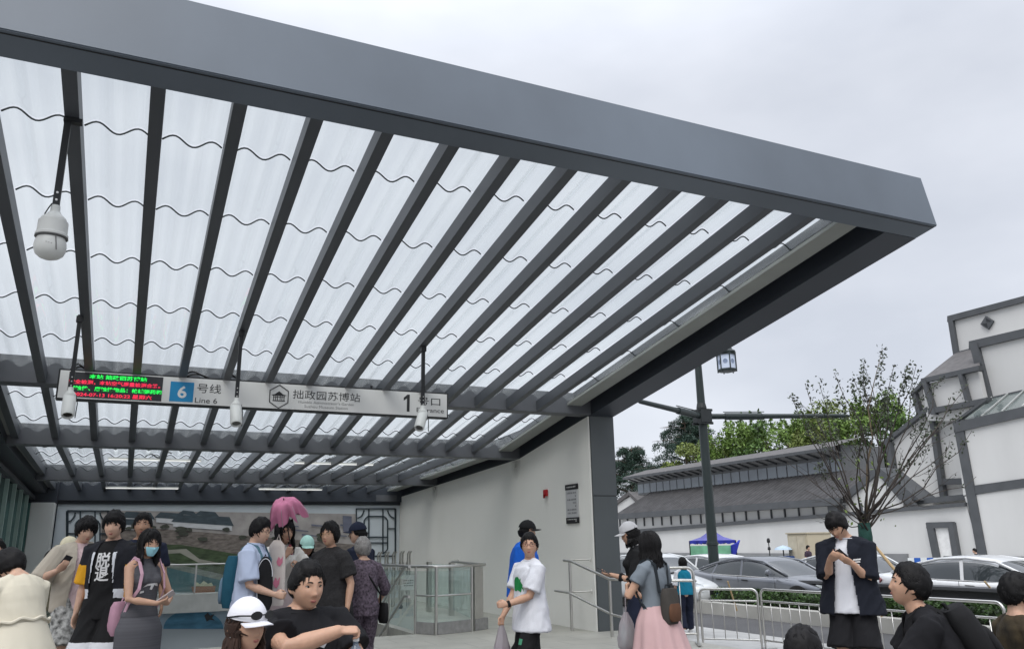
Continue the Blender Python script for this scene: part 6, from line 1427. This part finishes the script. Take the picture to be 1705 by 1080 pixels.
# 10 woman with the folded pink umbrella
p = person('woman in a white frilled top holding a half folded pink umbrella over her head', 476, 864, 8.4, .1, 28, 'f', 'a', hyaw=0, hpitch=6, hair=LONG(.18),
    R_=dict(to=(.06, .22, 1.36), pole=(1, .1, -.8), hd=(-.35, .15, 1), pn=(-.4, -.6, .1), pose='grip'), L_=dict(to=(-.05, .26, 1.22), pole=(-1, 0, -.8), hd=(.4, .2, .8), pn=(.4, -.5, 0), pose='grip'),
    wear=(dict(k='top', m=cloth('white frill', (.60, .58, .54), .06), n='blouse', sleeve=.55, sr=.085, e=.022, hem=-.05, wr=.012, ws=(14, 14, 10)), dict(k='skirt', m=cloth('pale pink skirt', (.55, .45, .45), .1), n='skirt', z0=.10, z1=.35, flare=.10, pleats=9, ripple=.05)))
j = p.J['R']; g = p.W(j['grip']); ax = (atd(470, 838, 8.0)-g).normalized(); pinkU = cloth('pink umbrella', (.52, .19, .30), .10)
t = thing('umbrella', 'half folded pink umbrella with black edges held above the crowd', 'umbrella', tuple(g))
tipp = atd(472, 829, 8.0)
obj('shaft', MB().tube([g-ax*.06, tipp], .006, 8), pm('umbrella shaft', (.05, .03, .03), .3), t); obj('handle', MB().tube([g-ax*.09, g-ax*.02, g+ax*.03], [.013, .014, .012], 8), pm('umbrella handle', (.35, .06, .10), .4), t)
x_ = V3((CR.x, CR.y, 0)).normalized(); y_ = ax.cross(x_); m = MB(); n = 80; vs = []; NR = 9
for i in range(NR+1):
    f = i/NR
    for k in range(n):
        a = 2*math.pi*k/n; rib = abs(math.sin(4*a)); rr = (.195*f**.48)*(1-.34*rib*f+.10*math.sin(3*a+1)*f+.07*math.sin(13*a)*f*f)+.004; dz = -.27*f**1.9+.05*rib*f+.075*math.cos(a+.6)*f+.02*math.sin(11*a)*f*f
        vs.append(tipp-ax*.02+(x_*math.cos(a)*1.05+y_*math.sin(a)*.85)*rr+ax*dz+V3((0, 0, .01*noise.noise((f*6, a*2, 1)))))
m.add(vs, [(i*n+k, i*n+(k+1) % n, (i+1)*n+(k+1) % n, (i+1)*n+k) for i in range(NR) for k in range(n)])
obj('canopy', m, pinkU, t, smooth=True)
m = MB()
for q in range(8):
    k = q*10; a, b, c = vs[NR*n+(k+2) % n], vs[NR*n+(k+8) % n], vs[(NR-2)*n+(k+5) % n]
    if q % 2 == 0: m.prism([a, b, b-ax*.05, c-ax*.10, a-ax*.05], (x_*math.cos(2*math.pi*k/n)+y_*math.sin(2*math.pi*k/n))*-.008)
obj('dark_edge', m, black_c, t)
m = MB()
for q in range(8): k = q*10; m.tube([vs[i*n+k]-ax*.004 for i in range(0, NR+1)], .0025, 5)
obj('ribs', m, pm('rib steel', (.4, .4, .4), .3, 1), t)
# printed cloth bag between the two
c0 = atd(461, 952, 7.9); t = thing('cloth_bag', 'long cream cloth bag with pink print hanging between the couple', 'bag', tuple(c0))
sx_ = x_*.085; o = obj('bag', rounded(c0, sx_, y_*.03, V3((.015, 0, -.30)), rows=((0, .45), (.08, .9), (.4, 1), (.75, .95), (1, .8))), cloth('cream bag', (.60, .54, .50), .06), t, smooth=R(60))
cf = -V3((c0.x, c0.y, 0)).normalized()
def blob(c, pts): return [c+x_*a+V3((0, 0, b)) for a, b in pts]
for cc, sc_2 in (((.02, .10), 1.), ((.0, -.10), 1.1), ((.03, -.20), .9)):
    m = MB(); c = c0+cf*.031+x_*cc[0]+V3((0, 0, cc[1])); m.prism(blob(c, [(-.03*sc_2, .0), (-.01, .05*sc_2), (.012, .02), (.03*sc_2, .055*sc_2), (.03, -.01), (.005, -.045*sc_2), (-.02, -.03)]), cf*.003); obj('pink_print', m, cloth('pink print', (.60, .20, .28), .08), t)
obj('bag_strap', MB().tube([c0+V3((0, 0, .27))-x_*.03, c0+V3((.0, 0, .36)), c0+V3((0, 0, .27))+x_*.03], .006, 6), MATS['cloth cream bag'], t)
# black garment bag with pale piping
c0 = atd(441, 970, 7.5); t = thing('garment_bag', 'tall black bag with pale piping carried by the man in the light blue shirt', 'bag', tuple(c0))
rows = ((0, .7), (.1, .95), (.5, 1), (.8, .92), (.93, .7), (1, .35)); obj('bag', rounded(c0, x_*.072, y_*.04, V3((-.01, 0, .23)), rows=rows), black_c, t, smooth=R(60))
obj('piping', MB().tube([c0+cf*.03+x_*(.072*math.cos(a))+V3((-.005, 0, .06+.16*math.sin(a))) for a in np.linspace(0, math.pi, 13)]+[c0+cf*.03-x_*.070+V3((.01, 0, -.2))], .0035, 5), white_c, t)
obj('handle', MB().tube([c0+V3((-.01, 0, .19))-x_*.02, c0+V3((-.01, 0, .26)), c0+V3((-.01, 0, .19))+x_*.02], .006, 6), black_c, t)
# 11 woman with the mint cap
st_ = pm('cloth blue stripes', (.25, .32, .48), .9, 0, .9, 1.0, stretch=(.1, .1, 34))
p = person('woman in a mint green cap looking down behind the man in the black tee', 512, 891, 9.0, .1, 12, 'f', 'c', hpitch=14, hair=LONG(.16, capped=True), wear=(dict(k='top', m=st_, sleeve=.8), dict(k='trousers', m=cloth('denim shorts', (.06, .10, .17)), len=1.9)))
cap(p, cloth('mint cap', (.36, .58, .52), .04))
# 12 woman in black lace dress
p = person('older woman with short hair and glasses in a loose black dress, looking left', 550, 869, 8.2, .1, -46, 'f', 'a', wide=1.2, hyaw=14, hair=dict(style='part', th=.030, n_str=190, strand=.5, messy=.3), R_=None, L_=dict(to=(-.30, .02, .86), hd=(0, .12, -1)),
    wear=(dict(k='dress', m=pm('cloth black lace', (.016, .015, .016), .85, 0, .5, 60, .5, 120), n='lace_dress', hem=-.30, sleeve=.75, sr=.085, e=.03, loose=1.0, flare=.18, wr=.008), dict(k='skirt', m=black_c, n='skirt', z0=.0, z1=.30, flare=.10, pleats=8, ripple=.04, e=.03)))
glasses(p, pm('thin gold frame', (.35, .25, .12), .3, .8))
# 13 man with the navy cap
p = person('man in a dark navy cap and jacket turned away behind the grey haired woman', 597, 869, 9.3, .1, -120, 'm', 'b', hyaw=20, hair=dict(SHORT, capped=True), wear=(dict(k='top', m=navy_c, n='jacket', sleeve=1.9, e=.03, hem=-.1, loose=1.05), dict(k='trousers', m=black_c, len=1.95))); cap(p, navy_c)
# 14 old woman with patterned blouse
flo = pm('cloth purple floral', (.085, .065, .085), .9, 0, .9, 45, .2, 200)
p = person('grey haired woman in a dark purple patterned blouse and trousers seen from behind', 604, 894, 8.5, .1, -158, 'f', 'b', wide=1.08, hyaw=10, hair=dict(style='part', th=.026, n_str=170, strand=.45, col='grey'), R_=dict(to=(.30, .20, .95), pole=(.6, -1, 0), hd=(.1, 1, .2), pose='grip'),
    wear=(dict(k='trousers', m=flo, n='trousers', len=1.92, e=.022), dict(k='top', m=flo, n='blouse', sleeve=1.3, e=.026, hem=-.12, loose=1.0)))
c0 = p.W((.27, -.02, .84)); t = thing('shoulder_bag', 'black shoulder bag at the hip of the grey haired woman', 'bag', tuple(c0)); Rz = Matrix.Rotation(p.rz, 3, 'Z')
obj('bag', rounded(c0, Rz @ V3((.035, 0, 0)), Rz @ V3((0, .10, 0)), V3((0, 0, .10))), black_c, t, smooth=R(60)); m = MB(); pts = [p.W(p.T0 @ V3(q)) for q in ((.2, .03, .0), (.19, .085, .2), (.03, .135, .42), (-.10, .06, .51), (-.10, -.05, .49), (.03, -.135, .33), (.19, -.11, .12), (.22, -.05, 0))]
m.tube(pts, .009, 6); obj('strap', m, black_c, t, smooth=True)
g = p.W(p.J['R']['grip']); t = thing('paper_cup', 'small yellow cup held by the grey haired woman', 'cup', tuple(g)); obj('cup', MB().lathe(tuple(g-V3((0, 0, .05))), [(.028, 0), (.036, .10), (.034, .10), (.03, .08)], 16), pm('yellow cup', (.62, .36, .04), .5), t, smooth=R(50)); obj('straw', MB().tube([g, g+V3((.01, 0, .12))], .004, 6), sign_white, t)
# 15 woman with white cap in the foreground, one step lower
p = person('woman in a white cap with sunglasses on top, looking right in the foreground', 413, 995, 3.7, -.30, 40, 'f', 'a', hyaw=-2, hpitch=2, hair=dict(LONG(.20, th=.018, capped=True), col='brown'), wear=(dict(k='top', m=cloth('pink tee', (.55, .36, .42), .05), n='tee', sleeve=.6, loose=1.02, e=.02, rib=cloth('pink rib', (.5, .32, .38))), dict(k='trousers', m=cloth('denim', (.05, .10, .20)), len=1.95)))
cp_ = cap(p, cloth('white cap', (.66, .66, .70), .03)); M = p.Mh @ Matrix.Rotation(-.12, 4, 'X')
t = thing('sunglasses', 'black sunglasses pushed up on the white cap', 'sunglasses', tuple(p.W(Vector((0, 0, 0))) if False else (p.root.matrix_basis @ (M @ V3((0, .1, .06))))))
LW = lambda v: p.root.matrix_basis @ (M @ V3(v)); bl = pm('sunglass lens', (.008, .009, .012), .06, coat=.5)
for sd in (-1, 1):
    pts = [LW((sd*.037+.029*math.cos(a), .104-.012*abs(sd*.037+.029*math.cos(a))/.06+.004, .070+.021*math.sin(a))) for a in np.linspace(0, 2*math.pi, 20, endpoint=False)]; nn = (p.root.matrix_basis.to_3x3() @ (M.to_3x3() @ V3((0, 1, .35)))).normalized()
    obj('lens', MB().prism([q+nn*.012 for q in pts], nn*.004), bl, t); obj('temple', MB().tube([LW((sd*.064, .108, .075)), LW((sd*.088, .05, .066)), LW((sd*.093, -.04, .042))], .0035, 6), black_c, t)
obj('bridge', MB().tube([LW((-.01, .12, .078)), LW((.01, .12, .078))], .003, 6), black_c, t)
er = MB()
for sd in (-1, 1): er.lathe(p.Mh @ V3((sd*.082, -.004, -.050)), [(.0, 0), (.004, .003), (.004, .012), (0, .016)], 8)
p.raw('earring', er, pm('silver', (.7, .7, .68), .2, 1), scaled=True)
# 16 man in the black tee, foreground
p = person('heavy set man in a black tee opening a bottle in the foreground', 514, 931, 4.35, -.30, 27, 'm', 'a', lean=4, wide=1.22, hyaw=0, hpitch=6, headk=1.02, hunch=.02, hair=dict(style='short', th=.018, n_str=260, strand=.34, r0=.0065, messy=.3),
    R_=dict(to=(-.02, .40, 1.37), pole=(1, -.2, -.35), hd=(-.75, .35, .02), pn=(-.25, -.3, -.9), pose='grip'), L_=dict(to=(-.10, .40, 1.16), pole=(-1, -.5, -.5), hd=(.6, .5, .1), pn=(.5, -.3, .6), pose='grip'),
    wear=(dict(k='top', m=cloth('black tee', (.010, .010, .012), .12), n='tee', sleeve=.62, sr=.082, e=.024, loose=1.0, hem=-.10, neck=.02, rib=cloth('black rib', (.014, .014, .016)), wr=.009), dict(k='shorts', m=black_c, len=.95, e=.02)))
lg = flat_poly([[(-.085, -.035), (-.06, .005), (-.02, .028), (.075, .038), (.05, -.005), (.03, -.03), (-.02, -.012)]]); decal(p, p.c['tee'], lg, pm('silver print', (.36, .37, .38), .5), -.02, .375)
g = p.W(p.J['R']['grip'])-V3((0, 0, .055)); t = thing('water_bottle', 'clear blue labelled drink bottle held by the man in the black tee', 'bottle', tuple(g))
obj('bottle', MB().lathe(tuple(g-V3((0, 0, .17))), [(.030, 0), (.033, .01), (.033, .06), (.031, .07), (.033, .08), (.033, .14), (.026, .165), (.014, .18), (.013, .20)], 20), glassy('bottle plastic', (.62, .74, .86), .2, (.5, .6, .7)), t, smooth=R(40)); obj('label_band', MB().lathe(tuple(g-V3((0, 0, .13))), [(.0335, 0), (.034, .002), (.034, .058), (.0335, .06)], 20), pm('bottle label', (.10, .22, .50), .4), t, smooth=R(40)); obj('bottle_cap', MB().lathe(tuple(g+V3((0, 0, .028))), [(.016, 0), (.016, .016), (.0, .018)], 14), sign_white, t, smooth=R(40))
# 17 man in the blue jacket with black cap
p = person('man in a bright blue jacket and black cap walking behind the boy', 877, 866, 9.6, .1, 80, 'm', 'b', lean=5, wide=1.08, walk=.3, hair=dict(SHORT, capped=True), wear=(dict(k='trousers', m=black_c, len=1.95), dict(k='top', m=cloth('bright blue', (.012, .11, .52), .08), n='jacket', sleeve=1.85, e=.035, loose=1.08, hem=-.12, wr=.010)))
cap(p, black_c)
# 18 boy in the white tee
wt = cloth('white tee', (.60, .61, .65), .04)
p = person('boy with glasses in a white tee with a green print walking left and glancing back', 881, 886, 7.4, .1, -62, 'm', 'a', twist=0, hyaw=58, hpitch=-2, headk=1.04, walk=-.24, wide=1.08, hair=dict(style='short', th=.021, n_str=230, strand=.36, r0=.007, messy=.3),
    L_=dict(to=(-.14, .34, 1.03), pole=(-.2, -1, -.6), hd=(.15, 1, .0), pn=(1, 0, -.2), pose='grip'), R_=dict(to=(.16, .26, .86), pole=(.3, -1, 0), hd=(0, .4, -1), pn=(-1, 0, 0), pose='grip'),
    wear=(dict(k='trousers', m=black_c, n='trousers', len=1.95, e=.008, lr=.075), dict(k='top', m=wt, n='tee', sleeve=.8, sr=.080, e=.024, loose=.95, hem=-.19, flare=.15, wr=.009, rib=wt)))
glasses(p, pm('dark red frame', (.09, .03, .03), .3))
lg = flat_poly([[(-.09, -.06), (-.085, .04), (-.05, .075), (.0, .08), (.03, .05), (.05, .07), (.075, .0), (.085, -.07), (.06, -.03), (.05, -.075), (.0, -.05), (-.03, -.065)]]); decal(p, p.c['tee'], lg, cloth('green print', (.015, .20, .055), .2), -.02, .27)
lg = flat_poly([[(-.035, -.028), (.035, -.028), (.035, .028), (-.035, .028)]]); decal(p, p.c['trousers'], lg, cloth('green patch', (.06, .22, .13), .3), -.10, -.28)
wj = p.J['L']; mm = MB(); q = wj['wr']; d_ = (wj['el']-q).normalized(); mm.tube([q+d_*.0, q+d_*.028], [.034, .034], 14); p.raw('wrist_watch', mm, black_c)
g = p.W(p.J['R']['grip']); t = thing('plastic_bag', 'crumpled white plastic bag hanging from the hand of the boy in white', 'bag', tuple(g))
def plastic(c, w, h, name='bag', par=None, col=(.55, .50, .52)):
    m = MB(); n = 36; R_n = 12; vs = []
    for i in range(R_n+1):
        f = i/R_n; rr = w*(.12+.88*math.sin(math.pi*min(1, f*.62+.02))**.9)*(1 if f < .9 else 1-.35*(f-.9)/.1)
        for k in range(n): a = 2*math.pi*k/n; q = rr*(1+.22*noise.noise((3*math.cos(a)+c.x, 3*math.sin(a), f*5))+.10*math.sin(7*a+4*f)*(1-f)); vs.append(c+V3((q*math.cos(a), q*.7*math.sin(a), -h*f)))
    m.add(vs, [(i*n+k, i*n+(k+1) % n, (i+1)*n+(k+1) % n, (i+1)*n+k) for i in range(R_n) for k in range(n)]+[tuple(range(R_n*n, (R_n+1)*n))]); return obj(name, m, glassy('plastic film', (.80, .78, .80), .72, col, rough=.2), par, smooth=True)
plastic(g, .075, .33, 'bag', t); obj('bag_handle', MB().tube([g+V3((-.015, 0, -.03)), g+V3((0, 0, .02)), g+V3((.015, 0, -.03))], .004, 6), MATS['plastic film'], t); obj('bag_contents', MB().lathe(tuple(g-V3((0, 0, .29))), [(.0, 0), (.05, .02), (.055, .06), (.02, .10), (0, .11)], 14), pm('mauve parcel', (.30, .22, .30), .6), t, smooth=True)
# 19 person in the light cap in front of the pier
p = person('young woman in black with a pale grey cap reading a phone by the pier', 1046, 868, 8.4, .1, -84, 'f', 'a', hpitch=14, hair=LONG(.10, th=.02, capped=True), R_=dict(to=(.14, .26, 1.14), hd=(-.1, 1, .1), pn=(-.3, -.2, 1), pose='phone', pole=(.4, -1, -.5)), L_=dict(to=(-.13, .30, 1.16), hd=(.1, 1, .1), pn=(.3, -.2, 1), pose='phone', pole=(-.4, -1, -.5)),
    wear=(dict(k='top', m=black_c, n='top', sleeve=1.6, e=.02), dict(k='trousers', m=navy_c, len=1.95))); cap(p, cloth('grey cap', (.45, .45, .46), .04)); phone(p, 'L', 'phone held level by the woman in the pale grey cap')
mm = MB(); mm.tube([p.T0 @ V3((.075*math.cos(a), .065*math.sin(a)-.01, .515)) for a in np.linspace(0, 6.28, 24)], .018, 8); p.raw('collar', mm, white_c, p.c['top'])
# 20 girl with the pink skirt
p = person('long haired woman in a grey tee and a long pink skirt seen from behind', 1078, 885, 6.8, .1, -128, 'f', 'a', hpitch=6, hair=LONG(.22, th=.024, r0=.010),
    L_=dict(to=(-.10, .26, 1.16), pole=(-1, -.3, -.8), hd=(.2, .3, 1), pn=(.7, -.5, 0), pose='grip'), R_=dict(to=(.12, .26, 1.10), pole=(1, -.3, -.8), hd=(-.3, .6, .5), pn=(-.5, -.4, .5), pose='grip'),
    wear=(dict(k='top', m=cloth('blue grey tee', (.16, .185, .21), .07), n='tee', sleeve=.5, sr=.07, e=.016, hem=.06, wr=.006), dict(k='skirt', m=cloth('dusty pink', (.50, .335, .335), .05), n='skirt', z0=.13, z1=.22, flare=.21, pleats=12, ripple=.085, dx=.06, dy=-.05)))
bk = cloth('taupe pack', (.055, .050, .045), .25); backpack(p, 'small dark taupe backpack on the woman in the pink skirt', bk, cloth('brown pocket', (.10, .05, .03), .3), cloth('dark strap', (.02, .025, .03)), w=.11, h=.16, d=.06, z=.10)
g = p.W(p.J['L']['wr'])-V3((0, 0, .16))+V3((CR.x, CR.y, 0))*-.02; t = thing('plastic_bag', 'clear plastic bag of bottles hanging beside the pink skirt', 'bag', tuple(g)); plastic(g, .085, .30, 'bag', t, (.5, .55, .55)); obj('bag_handle', MB().tube([g+V3((0, 0, -.02)), g+V3((0, 0, .10)), p.W(p.J['L']['wr'])], .005, 6), MATS['plastic film'], t)
for dx in (-.03, .03): obj('bottle', MB().lathe((g.x+dx, g.y, g.z-.27), [(.025, 0), (.028, .02), (.028, .12), (.012, .16), (.012, .18)], 12), pm('bottle green', (.25, .42, .40), .2), t, smooth=R(40))
# 21 child in teal by the barrier
p = person('girl in a teal vest and navy trousers walking beyond the barrier', 1136, 927, 16.3, -.29, -170, 'f', 'b', walk=.35, hair=LONG(.12), wear=(dict(k='trousers', m=navy_c, n='trousers', len=1.93, e=.024), dict(k='top', m=white_c, n='shirt', sleeve=1.0, e=.018), dict(k='top', m=cloth('teal vest', (.01, .17, .27), .08), n='vest', sleeve=0, e=.034, loose=1.05, hem=-.06)))
# 22 man with the phone
p = person('man in a black open shirt over a white tee typing on his phone', 1387, 851, 7.2, .1, -12, 'm', 'a', hyaw=-14, hpitch=34, hroll=6, wide=1.0, hair=dict(style='bang', th=.022, n_str=240, strand=.5, r0=.007),
    R_=dict(to=(.085, .29, 1.27), pole=(.30, -.6, -1), hd=(-.5, .55, .35), pn=(-.3, -.5, .7), pose='phone'), L_=dict(to=(-.095, .27, 1.24), pole=(-.30, -.6, -1), hd=(.55, .5, .35), pn=(.3, -.5, .7), pose='phone'),
    wear=(dict(k='top', m=wt, n='white_tee', sleeve=0, hem=-.14, loose=.97, e=.013, flare=.20, rib=wt), dict(k='shorts', m=cloth('black shorts', (.011, .011, .013)), n='shorts', len=.98, lr=.115, e=.018), dict(k='jacket', m=cloth('navy black', (.010, .012, .019), .12), n='open_shirt', sleeve=.98, sr=.080, e=.034, loose=1.0, hem=-.15, flare=.26, open=.05, ox=.012, ok=.10, wr=.010)))
phone(p, 'L', 'black phone held in both hands by the man in the open black shirt')
lg = flat_poly([[(-.03, .0), (.03, .005), (.032, .018), (-.028, .014)], [(-.028, -.02), (.03, -.014), (.02, -.004), (-.028, -.008)], [(-.018, -.04), (.0, -.052), (.02, -.036), (.0, -.024)]]); decal(p, p.c['open_shirt'], lg, MATS['white print'], -.115, .315)
# 23 child's head
person('child with short black hair seen from behind at the bottom edge', 1334, 1041, 3.6, -.30, 150, 'm', 'b', headk=1.0, hair=dict(style='bang', th=.022, n_str=240, strand=.5, r0=.007, messy=.15), wear=(dict(k='top', m=cloth('grey child tee', (.3, .3, .32)), sleeve=.6), dict(k='shorts', m=navy_c, len=.95)))
# 24 leaning man at the right
p = person('man in a black tee with a black backpack bending forward on the right', 1512, 936, 4.7, -.30, -82, 'm', 'a', lean=26, hpitch=-12, hair=dict(style='short', th=.020, n_str=230, strand=.36, r0=.007), R_=dict(to=(.16, .56, 1.08), pole=(.4, -1, -.4), hd=(-.1, 1, .05), pn=(-.4, -.2, .9), pose='phone'), L_=dict(to=(-.15, .60, 1.07), pole=(-.4, -1, -.4), hd=(.1, 1, .1), pn=(.4, -.2, .9), pose='phone'),
    wear=(dict(k='trousers', m=black_c, len=1.95), dict(k='top', m=MATS['cloth black tee'], n='tee', sleeve=.7, sr=.08, e=.022, loose=1.0, hem=-.1, wr=.009)))
lg = flat_poly([[(-.03, .05), (.0, .055), (.03, .04), (.02, .03), (-.01, .038), (-.02, .02)], [(-.03, .01), (.02, .015), (.035, -.01), (.01, -.005)], [(-.02, -.03), (.0, -.015), (.03, -.035), (.02, -.06), (-.015, -.055)]]); decal(p, p.c['tee'], lg, MATS['white print'], -.06, .26)
backpack(p, 'bulky black backpack on the back of the bending man', black_c, black_c, black_c, w=.165, h=.19, d=.085, z=.26, off=-.02)
g = p.W(p.J['L']['grip']); t = thing('sunglasses', 'dark looped sunglasses held out by the bending man', 'sunglasses', tuple(g)); m = MB()
for dx in (-.03, .03): m.tube([g+V3((CR.x, CR.y, 0))*(dx-.03+.026*math.cos(a))+V3((0, 0, .02+.018*math.sin(a))) for a in np.linspace(0, 6.28, 16)], .004, 6)
obj('frame', m, black_c, t)
# 25 kid at the right edge
cam_ = pm('cloth brown print', (.035, .025, .012), .9, 0, .95, 9, .2, 200)
p = person('child in a dark brown and orange patterned top at the right edge', 1690, 953, 4.9, -.30, 118, 'm', 'b', hair=dict(style='short', th=.024, n_str=220, strand=.4), wear=(dict(k='top', m=[cam_, cloth('orange patch', (.55, .22, .02), .3)], n='top', sleeve=.9, e=.024, loose=1.0, split=lambda q, c, r: 1 if noise.noise((c.x*7+3, c.y*7, c.z*5)) > .34 else 0), dict(k='trousers', m=black_c, len=1.95)))
# 26, 27 far figures
person('far pedestrian in dark purple by the beige cabinet', 1345, 907, 33, -.2, 60, 'm', 'b', hair=SHORT, vox=.014, wear=(dict(k='top', m=cloth('dark plum', (.05, .035, .05)), sleeve=.7), dict(k='trousers', m=black_c, len=1.95)))
p = person('far pedestrian in black passing the foot of the big granite post', 1622, 912, 29, -.2, -80, 'm', 'b', hair=SHORT, vox=.014, wear=(dict(k='top', m=black_c, sleeve=.7), dict(k='trousers', m=black_c, len=1.95)))
